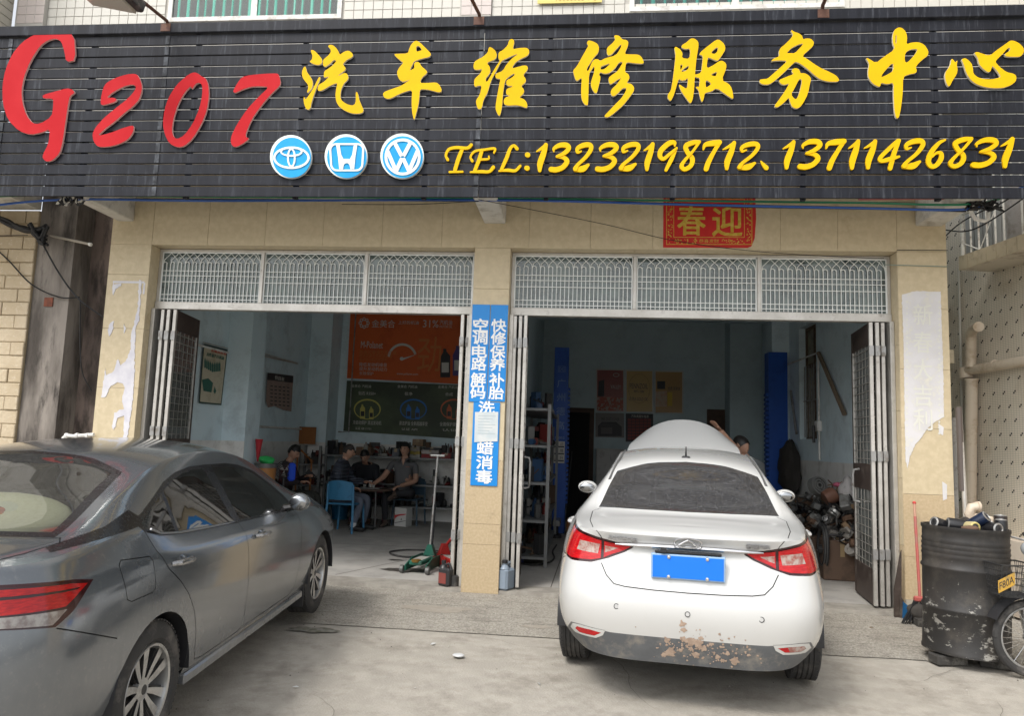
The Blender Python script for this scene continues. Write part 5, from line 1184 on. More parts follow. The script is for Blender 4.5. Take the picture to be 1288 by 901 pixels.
        cut(bm, [(-.02,.925),(.15,.915),(.40,.905),(.42,.911),(.2,.924),(-.02,.933)], AX, lambda f, sd=sd: f.calc_center_median().x*sd > .36 and f.calc_center_median().y < .6, 40, lay)
        cut(bm, [(.0,.832),(.12,.820),(.27,.80),(.335,.845),(.15,.855),(.0,.866)], AX, lambda f, sd=sd: f.calc_center_median().x*sd > .36 and f.calc_center_median().y < .6, 42, lay)
        seam(bm, [(.285,.785),(.45,.72),(.62,.655)], AX, S, lay, .005)          # bumper / wing seam
    T2 = (0, 1); topf = lambda f: f.normal.z > .2 and f.calc_center_median().z > 1.0 and f.calc_center_median().y < 1.5
    cut(bm, [(-.635,.545),(0,.50),(.635,.545),(.60,.80),(.565,1.02),(.53,1.22),(.35,1.27),(0,1.29),(-.35,1.27),(-.53,1.22),(-.565,1.02),(-.60,.80)], T2, topf, 22, lay)
    cut(bm, [(-.585,.60),(0,.565),(.585,.60),(.555,.80),(.52,1.0),(.495,1.18),(.3,1.235),(0,1.25),(-.3,1.235),(-.495,1.18),(-.52,1.0),(-.555,.80)], T2, topf, 23, lay)
    wsf = lambda f: f.normal.z > .2 and f.calc_center_median().y > 2.3 and f.calc_center_median().z > .95
    cut(bm, [(-.56,2.86),(0,2.72),(.56,2.86),(.60,3.1),(.645,3.42),(0,3.56),(-.645,3.42),(-.60,3.1)], T2, wsf, 24, lay)
    for sd in (1, -1):
        seam(bm, [(sd*.665,.34),(sd*.69,.50),(sd*.66,.545),(sd*.60,.53),(sd*.3,.50),(0,.495)], T2, topf, lay, .005)
        seam(bm, [(sd*.70,3.55),(sd*.62,4.0),(sd*.5,4.28)], T2, lambda f: f.normal.z > .4 and f.calc_center_median().y > 3.4, lay, .006)
        seam(bm, [(sd*.655,1.25),(sd*.60,1.6)], T2, lambda f: False, lay)
    seam(bm, [(.60,.13),(.63,.22),(.665,.34)], (0, 1), topf, lay, .005)
    seam(bm, [(-.60,.13),(-.63,.22),(-.665,.34)], (0, 1), topf, lay, .005)
    pm = paint('grey_car_paint', (.135, .150, .165), .55, .17, (.27, .27, .26), 40, .55, .85, (.22, .90, .10, (.23, .225, .215)), .72)
    bodym = c.extract((0,), 'body', t, pm)
    c.extract((30,), 'fuel_flap', t, pm)
    c.extract((20, 22), 'window_surround', t, trim)
    gl_ = glass_mat('car_glass_side', (.35, .37, .37), .12, .015, dust=.10, dcol=(.25, .24, .22), dscale=14)
    glr = glass_mat('car_glass_rear', (.80, .84, .78), .75, .02, dust=.16, dcol=(.30, .29, .26), dscale=60)
    c.extract((21,), 'side_window', t, gl_); c.extract((23,), 'rear_window', t, glr); c.extract((24,), 'windscreen', t, glr)
    rl = M('red_lamp', (.26, .004, .006), .12, coat=.25, spec=.35, col2=(.42, .01, .008), vs=30, stretch=(1, 1, 6)); wl = M('clear_lamp', (.26, .24, .22), .15, col2=(.13, .10, .09), vs=24, coat=1); dl = M('dark_lamp', (.03, .003, .004), .15, coat=.3)
    c.extract((40,), 'lamp_housing', t, dl); c.extract((41,), 'tail_light', t, rl, off=.004); c.extract((42,), 'reversing_light', t, wl, off=.003)
    c.extract((99,), 'panel_gap', t, gapm, off=-.006)
    wells(t, (.98, 3.692), .316, .90); shell_common(c, t, .9)
    # arch lips and sill
    w = MB()
    for sd in (1, -1):
        w = MB(); w.box((sd*.80, 1.36, .205), (sd*.866, 3.31, .262), pm, bev=.01); w.build('sill', t)
    for sd in (1,-1):
        w = MB(); w.box((sd*.76, 3.315, .13), (sd*.872, 3.325, .30), blackp, bev=.003); w.build('mud_flap', t)
    # handles
    for sd in (1, -1):
        for y in (1.10, 2.20):
            z = .875 if y < 2 else .845; x = .880
            w = MB(); w.ball((sd*(x-.010), y+.10, z-.008), 1, pm, 12, (.016, .085, .040)); w.build('handle_cup', t)
            w = MB(); w.tube([(sd*(x-.0), y, z), (sd*(x+.028), y+.03, z+.002), (sd*(x+.034), y+.10, z), (sd*(x+.028), y+.17, z-.004), (sd*(x), y+.20, z-.006)], [.011, .015, .016, .015, .011], M('handle_chrome', (.38, .38, .38), .25, .9, dirt=(.2, .19, .17), dscale=20), 10)
            w.build('door_handle', t)
        # mirror
        w = MB(); x = sd*.925; w.ball((x, 2.93, .985), 1, pm, 14, (.078, .06, .066)); w.tube([(sd*.80, 2.95, .93), (sd*.89, 2.95, .95)], [.03, .026], trim)
        pass
        mo = w.build('wing_mirror', t)
        w = MB(); w.ball((x, 2.882, .985), 1, M('mirror_glass', (.35, .36, .37), .06, 1), 12, (.062, .016, .050)); w.build('mirror_glass', mo)
        # chrome line below windows and pillar divider
        w = MB(); P = [(.872 if False else None)]
    # belt chrome follows the surface: thin tube slightly proud
    for sd in (1, -1):
        w = MB(); pts = [(1.0,1.058),(1.1,1.022),(1.3,.997),(1.62,.977),(2.0,.957),(2.5,.939),(3.06,.916)]
        w.tube([(sd*(.8135+.0*y), y, z) for y, z in pts], .0055, M('satin_chrome', (.4, .4, .4), .3, .9), 6)
        w.build('belt_trim', t)
    # door mirror side, spoiler lip, plate
    w = MB(); add = spline([(-.60,.10,1.046),(-.3,.075,1.068),(0,.07,1.072),(.3,.075,1.068),(.60,.10,1.046)], 5); w.tube(add, .012, pm, 6); w.build('boot_lip', t)
    # interior
    w = MB(); w.box((-.62, .62, .99), (.62, 1.22, 1.012), seatm); w.build('parcel_shelf', t)
    headrests(t, 1.30, 1.02, (-.38, 0, .38)); headrests(t, 2.25, 1.05, (-.36, .36))
    w = MB(); w.box((-.68, 3.0, .86), (.68, 3.4, .98), seatm, bev=.03); w.tube([(-.36+.17*cos(a), 2.92+.05*sin(a), .95+.16*sin(a)) for a in [2*pi*k/20 for k in range(21)]], .014, seatm); w.build('dashboard', t)
    for tt in ('wheel',):
        for y in (.98, 3.692):
            for sd in (1, -1): wheel(t, sd*.775, y, .316, .205, sd)
    h = radians(-3.572); t.location = (-2.8165, -5.135, -.057); t.rotation_euler = (radians(1.733), 0, -h)
    return t
gc = grey_sedan()
# cream pillow with an orange print on the parcel shelf
def in_car(car, p):
    return car.matrix_world@Vector(p)
bpy.context.view_layer.update()
w = MB(); w.ball((0, 0, 0), 1, M('cream_pillow', (.62, .60, .46), .9), 18, (.38, .19, .10)); pil = w.build('pillow', None, 'cream pillow with an orange print lying behind the rear window of the grey car', 'pillow', loc=gc.matrix_world@Vector((.10, .90, 1.09)), rot=(radians(25), 0, radians(3)))
w = MB(); op = M('orange_print', (.55, .16, .04), .8, col2=(.25, .10, .04), vs=40)
w.ball((.04, -.06, .078), 1, op, 10, (.10, .055, .022)); w.ball((.13, -.05, .072), 1, op, 8, (.03, .025, .015)); w.ball((-.05, -.05, .072), 1, op, 8, (.03, .025, .015)); w.build('print', pil)
# ============ white sedan with its bonnet open
def white_sedan():
    t = empty('parked_car', (0, 0, 0), 'white sedan with raised bonnet and muddy rear bumper, parked in front of the right bay', 'car')
    rows = [
    [(0,.09,.29),(.40,.10,.29),(.60,.16,.30),(.72,.34,.31),(.78,.62,.26),(.79,.98,.24),(.80,1.45,.21),(.80,2.15,.20),(.80,2.95,.20),(.80,3.6,.21),(.74,4.16,.23),(.45,4.40,.23),(0,4.48,.23)],
    [(0,.03,.46),(.42,.04,.46),(.66,.10,.455),(.79,.27,.44),(.86,.62,.40),(.88,.98,.38),(.873,1.45,.31),(.868,2.15,.30),(.868,2.95,.30),(.885,3.6,.38),(.81,4.2,.38),(.5,4.47,.38),(0,4.56,.38)],
    [(0,.0,.62),(.43,.012,.62),(.69,.075,.62),(.818,.25,.62),(.884,.62,.61),(.905,.98,.60),(.905,1.45,.57),(.90,2.15,.56),(.90,2.95,.56),(.91,3.6,.60),(.84,4.2,.60),(.52,4.48,.60),(0,4.57,.6)],
    [(0,.035,.76),(.42,.045,.76),(.665,.10,.77),(.790,.25,.79),(.862,.62,.81),(.895,.98,.82),(.903,1.45,.81),(.90,2.15,.79),(.895,2.95,.78),(.89,3.6,.77),(.81,4.16,.73),(.5,4.44,.71),(0,4.54,.71)],
    [(0,.105,.945),(.41,.115,.945),(.63,.14,.95),(.745,.25,.955),(.822,.62,.955),(.862,.98,.945),(.878,1.45,.93),(.878,2.15,.905),(.872,2.95,.885),(.84,3.6,.88),(.73,4.12,.81),(.42,4.36,.77),(0,4.44,.76)],
    [(0,.055,1.040),(.40,.062,1.045),(.595,.105,1.05),(.70,.25,1.05),(.765,.62,1.06),(.80,.98,1.055),(.815,1.45,1.01),(.82,2.15,.975),(.812,2.95,.955),(.74,3.55,.965),(.63,4.06,.87),(.38,4.28,.80),(0,4.37,.79)],
    [(0,.10,1.058),(.37,.11,1.06),(.54,.16,1.064),(.625,.34,1.075),(.665,.70,1.105),(.655,1.05,1.22),(.60,1.5,1.335),(.60,2.15,1.375),(.615,2.75,1.30),(.69,3.35,1.02),(.56,3.98,.91),(.33,4.18,.84),(0,4.28,.83)],
    [(0,.14,1.066),(.34,.15,1.068),(.49,.21,1.073),(.565,.38,1.085),(.60,.70,1.115),(.575,1.03,1.255),(.525,1.42,1.385),(.53,2.15,1.425),(.555,2.75,1.345),(.63,3.35,1.045),(.50,3.94,.925),(.29,4.14,.86),(0,4.24,.85)],
    [(0,.22,1.078),(.18,.24,1.08),(.27,.30,1.085),(.30,.44,1.095),(.31,.68,1.12),(.30,1.0,1.275),(.27,1.34,1.425),(.28,2.15,1.468),(.29,2.75,1.39),(.33,3.4,1.055),(.26,3.9,.94),(.15,4.1,.88),(0,4.2,.86)],
    [(0,.24,1.08),(0,.28,1.082),(0,.33,1.088),(0,.46,1.098),(0,.67,1.12),(0,.99,1.28),(0,1.32,1.435),(0,2.15,1.482),(0,2.75,1.405),(0,3.42,1.06),(0,3.88,.945),(0,4.08,.885),(0,4.18,.865)],
    ]
    c = CarBody(rows, sharp=(5,)); bm, lay = c.bm, c.lay; AX = (1, 2); XZ = (0, 2)
    win = [(1.12,1.14),(1.3,1.06),(1.7,1.02),(2.5,.985),(3.1,.97),(3.16,.99),(2.95,1.12),(2.6,1.27),(2.2,1.335),(1.8,1.335),(1.5,1.29),(1.25,1.21)]
    for sd in (1, -1):
        S = c.side(sd)
        cut(bm, win, AX, c.side(sd, .9), 21, lay)
        for y in (.97, 3.64): cut(bm, arc(y, .316, .352, -30, 210, 30), AX, lambda f, sd=sd: f.calc_center_median().x*sd > .3, 100, lay)
        seam(bm, [(1.10,1.12),(1.14,.98),(1.25,.8),(1.36,.6),(1.42,.4),(1.5,.31),(2.1,.30)], AX, S, lay); seam(bm, [(2.06,1.0),(2.08,.7),(2.1,.30)], AX, S, lay); seam(bm, [(2.1,.30),(3.0,.30),(3.08,.4),(3.12,.8),(3.1,.97)], AX, S, lay)
        R = lambda f, sd=sd: f.normal.y < -.12 and f.calc_center_median().y < .62 and f.calc_center_median().x*sd > .2
        # tail lamps: outline, white core, dividing line
        k = lambda P: [(sd*a, b) for a, b in P]
        cut(bm, k([(.325,.968),(.40,.975),(.52,1.0),(.62,1.022),(.70,1.036),(.765,1.045),(.80,.94),(.81,.853),(.74,.845),(.60,.853),(.49,.885),(.39,.925),(.345,.95)]), XZ, R, 40, lay)
        cut(bm, k([(.35,.963),(.41,.966),(.52,.985),(.522,.885),(.49,.90),(.40,.934)]), XZ, R, 41, lay)
        cut(bm, k([(.538,.988),(.62,1.006),(.70,1.02),(.752,1.028),(.782,.93),(.79,.868),(.74,.860),(.61,.866),(.54,.88)]), XZ, R, 41, lay)
        cut(bm, k([(.43,.948),(.515,.957),(.515,.915),(.48,.925)]), XZ, R, 42, lay)
        cut(bm, k([(.548,.965),(.68,.975),(.70,.915),(.56,.905)]), XZ, R, 42, lay)
        # bumper lower trim and reflectors
        cut(bm, k([(.0,.455),(.47,.455),(.66,.475),(.73,.47),(.76,.42),(.79,.30),(.70,.20),(.3,.20),(.0,.20)]), XZ, lambda f, sd=sd: f.normal.y < .1 and f.calc_center_median().y < .7 and f.calc_center_median().x*sd > -.01, 50, lay)
        cut(bm, k([(.50,.462),(.66,.474),(.715,.468),(.735,.43),(.70,.405),(.56,.405),(.515,.43)]), XZ, R, 51, lay)
        cut(bm, k([(.525,.445),(.60,.455),(.685,.455),(.70,.435),(.67,.418),(.57,.418)]), XZ, R, 52 if sd < 0 else 53, lay)
        if sd > 0: cut(bm, k([(.53,.445),(.585,.452),(.60,.42),(.57,.419)]), XZ, R, 52, lay)
        # boot lid seam down from the lamps
        seam(bm, k([(.535,.853),(.50,.79),(.45,.745),(.38,.735),(.2,.728),(.0,.726)]), XZ, c.rear(), lay, .006)
        seam(bm, k([(.57,1.05),(.545,1.02),(.535,1.0)]), XZ, c.rear(), lay, .005)
        seam(bm, k([(.80,.85),(.83,.84),(.86,.825)]), XZ, R, lay, .006)
        seam(bm, [(.30,.84),(.45,.80),(.62,.70)], AX, S, lay, .005)
        seam(bm, [(sd*.60,.16),(sd*.64,.34),(sd*.655,.62),(sd*.60,.68)], (0, 1), lambda f: f.normal.z > .3 and f.calc_center_median().y < .9, lay, .005)
    T2 = (0, 1); topf = lambda f: f.normal.z > .2 and f.calc_center_median().z > 1.0 and f.calc_center_median().y < 1.6
    cut(bm, [(-.62,.70),(-.3,.665),(0,.655),(.3,.665),(.62,.70),(.595,.85),(.56,1.05),(.53,1.19),(.3,1.225),(0,1.235),(-.3,1.225),(-.53,1.19),(-.56,1.05),(-.595,.85)], T2, topf, 23, lay)
    wsf = lambda f: f.normal.z > .2 and f.calc_center_median().y > 2.3 and f.calc_center_median().z > .98
    cut(bm, [(-.56,2.83),(0,2.72),(.56,2.83),(.60,3.1),(.655,3.40),(0,3.52),(-.655,3.40),(-.60,3.1)], T2, wsf, 24, lay)
    # open engine bay instead of the bonnet skin
    cut(bm, [(-.66,3.5),(0,3.6),(.66,3.5),(.60,3.9),(.52,4.05),(.3,4.19),(0,4.25),(-.3,4.19),(-.52,4.05),(-.60,3.9)], T2, lambda f: f.normal.z > .3 and f.calc_center_median().y > 3.3, 100, lay)
    pm = paint('white_car_paint', (.60, .605, .595), 0, .25, (.55, .53, .48), 30, .62, .95, (.28, .75, .06, (.42, .38, .31)), .35)
    c.extract((0,), 'body', t, pm); c.extract((21,), 'side_window', t, glass_mat('car_glass_side', (.35, .37, .37), .12, .015, dust=.10, dcol=(.25, .24, .22), dscale=14))
    c.extract((23,), 'rear_window', t, glass_mat('white_car_rear_glass', (.5, .56, .54), .5, .10, dust=.42, dcol=(.22, .22, .23), dscale=70, dlo=.45, dhi=.66)); c.extract((24,), 'windscreen', t, _mats['car_glass_rear'])
    rl = M('red_lamp_bright', (.38, .004, .008), .12, coat=.3, spec=.35, col2=(.55, .012, .014), vs=26, stretch=(1, 1, 5)); wl = M('clear_lamp_white', (.42, .34, .30), .15, col2=(.30, .10, .08), vs=30, coat=1)
    c.extract((40,), 'lamp_housing', t, _mats['dark_lamp']); c.extract((41,), 'tail_light', t, rl, off=.004); c.extract((42,), 'reversing_light', t, wl, off=.005)
    lowm = M('grey_bumper_plastic', (.10, .105, .11), .6, col2=(.13, .135, .14), vs=5, dirt=(.24, .22, .19), dscale=9)
    c.extract((50,), 'bumper_trim', t, lowm); c.extract((51,), 'reflector_bezel', t, pm, off=.003); c.extract((52,), 'reflector', t, rl, off=.002); c.extract((53,), 'reflector', t, wl, off=.002)
    c.extract((99,), 'panel_gap', t, gapm, off=-.006)
    wells(t, (.97, 3.64), .316, .90); shell_common(c, t, .9)
    w = MB(); w.box((-.62, 3.5, .45), (.62, 4.1, .80), blackp, bev=.05); w.box((-.3, 3.6, .78), (.25, 3.95, .90), M('engine_cover', (.05, .05, .05), .5), bev=.03); w.build('engine', t)
    # number plate
    bw = M('plate_blue', (.004, .17, .72), .4)
    w = MB(); y = .032; w.box((-.222, y-.006, .80), (.222, y+.03, .945), M('plate_rim', (.28, .42, .6), .4), bev=.004); pl = w.build('number_plate', t)
    w = MB(); w.box((-.212, y-.009, .808), (.212, y-.0062, .937), bw, bev=.001); w.build('plate_face', pl)
    for x, z in ((-.115,.93),(.115,.93),(-.115,.815),(.115,.815)):
        w = MB(); w.lathe([(.012, 0), (.010, .006), (.0005, .008)], chrome, 10, Matrix.Translation((x, y-.009, z))@Matrix.Rotation(pi/2, 4, 'X'), False); w.build('plate_bolt', pl)
    w = MB(); w.box((-.20, .03, .948), (.20, .06, .962), trim, bev=.004); w.box((-.165, .025, .955), (-.13, .01, .985), blackp); w.build('plate_lamp', t)
    # chrome strip across the boot
    def ry(x, z0):   # rear surface depth at x near height z
        x = abs(x); return .103+.03*x*x+max(0, x-.4)*.15-(.02 if z0 > 1.0 else 0)
    w = MB(); P = [(x, ry(x, .975)-.012, .972+.004*cos(x*3)) for x in [-.45+.9*k/16 for k in range(17)]]
    w.tube(P, [.004+.011*(1-abs(-1+2*k/16)**3) for k in range(17)], M('chrome_bar', (.62, .62, .63), .18, 1), 8); w.build('chrome_bar', t)
    # emblem: oval ring with a pointed A shape
    w = MB(); cx, cz, yy = 0, 1.012, .052; cm = M('badge_chrome', (.55, .55, .56), .2, 1)
    w.tube([(cx+.083*cos(a), yy-.004+.004*sin(a), cz+.027*sin(a)) for a in [2*pi*k/30 for k in range(31)]], .0055, cm, 6)
    w.tube([(cx-.055, yy-.004, cz-.014), (cx-.02, yy-.006, cz+.008), (cx, yy-.007, cz+.017), (cx+.02, yy-.006, cz+.008), (cx+.055, yy-.004, cz-.014)], .0055, cm, 6); w.build('emblem', t)
    bt = M('badge_letters', (.42, .42, .43), .3, .8)
    for s_, x0, x1, z0, z1, nm in (('ARRIZO', -.50, -.345, 1.002, 1.024, 'badge'), ('5', -.343, -.315, .992, 1.016, 'badge'), ('奇瑞汽车', .345, .485, .996, 1.024, 'badge')):
        w = MB(); f = lambda u, v, h: (u, ry(u, v)-.030+(.0)+.02-h, v); add_text(w, s_, f, x0, z0, x1, z1, bt, .02, .016); w.build(nm, t)
    # aerial, roof strips, parking sensors
    w = MB(); z = 1.437; w.box((-.035, 1.335, z-.02), (.035, 1.42, z+.012), blackp, bev=.01); w.tube([(0, 1.37, z), (0, 1.345, z+.085)], [.008, .004], blackp); w.build('aerial', t)
    w = MB()
    for sd in (1, -1): w = MB(); w.tube([(sd*x, y, z) for x, y, z in ((.578,1.08,1.272),(.553,1.3,1.352),(.532,1.5,1.402),(.532,2.15,1.43),(.555,2.7,1.36))], .011, M('roof_strip', (.10, .10, .10), .5), 6); w.build('roof_strip', t)

    for x, z in ((-.43,.62),(0,.61),(.43,.61)):
        yb = .0+.055*(abs(x)/.43)**2*.25
        w = MB(); w.lathe([(.013, 0), (.012, .003), (.0005, .0032)], M('sensor_white', (.5, .5, .49), .4), 16, Matrix.Translation((x, yb, z))@Matrix.Rotation(pi/2, 4, 'X'), False)
        w.lathe([(.013, .0), (.0165, .0), (.0165, .002), (.013, .002)], gapm, 16, Matrix.Translation((x, yb, z))@Matrix.Rotation(pi/2, 4, 'X'), False); w.build('parking_sensor', t)
    # mud splash on the lower bumper
    mudm = M('dried_mud', (.42, .315, .24), .95, col2=(.33, .24, .18), vs=30)
    random.seed(21); w = MB()
    from mathutils.bvhtree import BVHTree
    bv = BVHTree.FromBMesh(c.bm)
    spots = [(-.02,.455,.015),(.02,.448,.024),(.065,.44,.026),(-.12,.44,.018),(-.10,.36,.028),(-.14,.345,.015),(.10,.41,.018),(.05,.36,.02),(.18,.36,.014),(.14,.44,.012),(.02,.40,.014),(-.03,.55,.018),(-.02,.515,.014),(.24,.39,.012),(.21,.34,.012),(.28,.345,.02),(.36,.39,.01),(-.04,.385,.012),(.08,.47,.012)]
    for k in range(130): spots.append((random.gauss(.08, .16), random.gauss(.41, .045), random.uniform(.0018, .007)))
    for j, (x, z, r) in enumerate(spots):
        n = 22; pts = []
        for k in range(n):
            a = 2*pi*k/n; rr = r*(1+.6*noise.noise(Vector((cos(a)*1.6+j*7, sin(a)*1.6, j)))+.5*noise.noise(Vector((cos(a)*5+j*3, sin(a)*5, j))))
            h = bv.ray_cast(Vector((x+cos(a)*rr*1.15, -1, z+sin(a)*rr)), Vector((0, 1, 0)))
            if h[0] is None: break
            pts.append(h[0]+Vector((0, -.0018-.0001*(j % 9), 0)))
        if len(pts) == n:
            hc = bv.ray_cast(Vector((x, -1, z)), Vector((0, 1, 0)))[0]+Vector((0, -.004-.0001*(j % 9), 0))
            w.raw(pts+[hc], [(k, (k+1) % n, n) for k in range(n)], mudm)
    w.build('mud_splash', t, kind='stuff')
    # mirrors
    for sd in (1, -1):
        x = sd*.985; w = MB(); w.ball((x, 3.08, 1.0), 1, pm, 14, (.10, .06, .062)); w.tube([(sd*.82, 3.08, .95), (sd*.92, 3.09, .965)], [.035, .03], pm)
        mo = w.build('wing_mirror', t); w = MB(); w.ball((x, 3.022, 1.0), 1, _mats['mirror_glass'], 14, (.080, .018, .046)); w.build('mirror_glass', mo)
        for y in (1.18, 2.2):
            z = .93; w = MB(); w.tube([(sd*.875, y, z), (sd*.905, y+.03, z), (sd*.91, y+.1, z), (sd*.905, y+.17, z), (sd*.875, y+.2, z)], .014, pm, 8); w.build('door_handle', t)
    # raised bonnet
    w = MB(); n, m_ = 14, 12; V = []
    for i in range(n+1):
        s_ = i/n
        for j in range(m_+1):
            u = -1+2*j/m_; hw_ = .68-.10*s_-.16*max(0, s_-.7)**1.2*2
            y = 3.50+.52*s_-.05*(1-u*u)*0; z = 1.04+.655*s_**.92-.20*(s_**1.4)*abs(u)**2.3
            V.append((u*hw_, y+.06*(1-u*u)*sin(pi*s_*.9)*0, z+.035*(1-u*u)*(1-s_)))
    k = m_+1; F = [(i*k+j, i*k+j+1, (i+1)*k+j+1, (i+1)*k+j) for i in range(n) for j in range(m_)]; w.raw(V, F, pm)
    V2 = [(a[0]*.98, a[1]+.03, a[2]-.012) for a in V]; w.raw(V2, [f[::-1] for f in F], blackp)
    per = [j for j in range(k)]+[i*k+m_ for i in range(1, n+1)]+[n*k+j for j in range(m_-1, -1, -1)]+[i*k for i in range(n-1, 0, -1)]
    P1 = [V[i] for i in per]; P2 = [V2[i] for i in per]; q = len(per); w.raw(P1+P2, [(i, (i+1) % q, q+(i+1) % q, q+i) for i in range(q)], pm)
    w.build('raised_bonnet', t, 'raised bonnet', ang=50)
    w = MB(); w.tube([(.5, 4.0, .85), (.42, 3.9, 1.45)], .006, steel); w.build('bonnet_prop', t)
    # interior
    w = MB(); w.box((-.62, .72, 1.04), (.62, 1.2, 1.06), seatm); w.build('parcel_shelf', t)
    w = MB(); w.box((-.50, .80, 1.062), (-.34, .92, 1.072), M('shelf_paper', (.5, .5, .48), .8)); w.build('shelf_paper', t)
    headrests(t, 1.25, 1.05, (-.36, .36)); headrests(t, 2.25, 1.10, (-.36, .36))
    w = MB(); w.box((-.68, 3.0, .88), (.68, 3.3, 1.0), seatm, bev=.03); w.build('dashboard', t)
    for y in (.97, 3.64):
        for sd in (1, -1): wheel(t, sd*.79, y, .316, .205, sd)
    t.scale = (.965, 1, 1); t.location = (.633, -2.984, -.067); t.rotation_euler = (radians(2.925), 0, -radians(6.89))
    return t
wc = white_sedan()
# ------------------------------------------------------------------ things in the garage
def rnd(a, b): return random.uniform(a, b)
def thing_box(name, lab, cat, c, s, m, rz=0, bev=.004, grp=None, extra=None):
    """a lidded carton: body and tape as parts"""
    t = empty(name, c, lab, cat, grp, rz); w = MB(); w.box((-s[0]/2, -s[1]/2, 0), (s[0]/2, s[1]/2, s[2]), m, bev=bev); w.build('carton', t)
    w = MB(); w.box((-.025, -s[1]/2-.001, s[2]*.6), (.025, s[1]/2+.001, s[2]+.0015), M('parcel_tape', (.30, .22, .12), .35)); w.build('tape', t)
    return t
card = M('cardboard', (.28, .18, .10), .85, dirt=(.16, .10, .06), dscale=6); shelf_m = M('shelf_steel', (.20, .205, .205), .5, .2, dirt=(.2, .19, .17), dscale=7)
# big oil advertisement boards on the back wall
def wall_fn(Y0): return lambda u, v, h: (lambda p: (p.x, Y0-h, p.z))(at(u, v, Y=Y0-h))
YB = BY-.015
def q2(pts, m, h0, h1, w, Y0=YB, holes=()):
    w.prism(pts, h1-h0, m, holes, lambda u, v, h: (lambda p: (p.x, Y0-h0-h, p.z))(at(u, v, Y=Y0-h0)))
def ptxt(w, s, x0, y0, x1, y1, m, Y0=YB, h=.003, bold=0):
    a = at(x0, y1, Y=Y0); b = at(x1, y0, Y=Y0); add_text(w, s, lambda u, v, hh: (u, Y0-h-hh, v), a.x, a.z, b.x, b.z, m, bold, .0015)
orange = M('orange_board', (.66, .12, .02), .6, dirt=(.52, .085, .015), dscale=2); wtx = M('poster_white', (.62, .60, .55), .6); yor = M('poster_orange_light', (.62, .19, .045), .6)
w = MB(); q2([(441,391),(592,392),(590,484),(436.5,476)], orange, 0, .008, w); ob = w.build('orange_advert_board', None, 'orange motor oil advertisement board high on the blue back wall of the left bay', 'poster')
w = MB(); H3 = .0095
ptxt(w, '金美合', 467.5, 403, 497.5, 412, wtx, h=H3); ptxt(w, '上好的机油', 501, 404, 527, 408, wtx, h=H3); ptxt(w, '31%', 532, 403, 552, 412, wtx, h=H3); ptxt(w, '汽机油', 553, 403, 569, 409, wtx, h=H3); ptxt(w, 'MOTOR OIL', 553, 410, 569, 412.5, wtx, h=H3)
for k in range(8):
    a = 2*pi*k/8; q2(disc_pts(458+5*cos(a), 406.5+5*sin(a), 2.0, 2.2, 10), wtx, H3, H3+.001+.0002*k, w, holes=[disc_pts(458+5*cos(a), 406.5+5*sin(a), 1.1, 1.2, 10)])
ptxt(w, 'M-Polanet', 454, 430, 482, 438, wtx, h=H3)
for s_, y, x1 in (('高端润滑油专家品质', 443.5, 499), ('精选优质全合成基础油', 448, 493), ('保护发动机内部零件', 453, 487), ('降低发动机噪音', 459, 487), ('提升发动机动力', 464.5, 487), ('长效保护', 470, 470)): ptxt(w, s_, 452, y-2, x1, y+2, wtx if y > 456 else yor, h=H3)
ptxt(w, 'www.polanet.com', 499, 469.5, 526, 472.5, wtx, h=H3)
P = [(506+19*cos(a), 452+20*sin(a)) for a in [radians(190+150*k/24) for k in range(25)]]; P2 = [(506+16*cos(a), 452+17*sin(a)) for a in [radians(190+150*k/24) for k in range(25)]]
q2(P+P2[::-1], wtx, H3, H3+.001, w); q2([(505,451),(524,446),(506,453.5)], wtx, H3, H3+.0012, w)
w.prism(disc_pts(505.5, 451.5, 2.4, 2.4, 12), .001, wtx, (), lambda u, v, h: (lambda p: (p.x, YB-H3-.001-h, p.z))(at(u, v, Y=YB)))
ptxt(w, '劲', 524, 424, 556, 468, yor, h=H3, bold=.0)
bk1 = M('poster_black', (.02, .02, .025), .5)
def bottle2(w, x, y, s, m, m2, Y0=YB, h=H3):
    q2([(x-5*s,y+16*s),(x-5*s,y-4*s),(x-2*s,y-10*s),(x-2*s,y-13*s),(x+1*s,y-13*s),(x+1.5*s,y-10*s),(x+5*s,y-6*s),(x+5*s,y+16*s)], m, h, h+.0014, w, Y0); q2([(x-3.6*s,y+11*s),(x-3.6*s,y+1*s),(x+3.6*s,y+1*s),(x+3.6*s,y+11*s)], m2, h+.0015, h+.0021, w, Y0)
bottle2(w, 560, 455, 1.25, bk1, wtx); bottle2(w, 576, 452, 1.3, M('poster_violet', (.08, .05, .2), .5), wtx); w.build('print', ob)
dg = M('dark_green_board', (.045, .06, .038), .6, col2=(.08, .11, .06), vs=1.3); w = MB(); q2([(436.5,479),(590,485),(588,553),(432,542.5)], dg, 0, .008, w)
gb = w.build('green_advert_board', None, 'dark green oil bottle advertisement board below the orange one', 'poster'); w = MB()
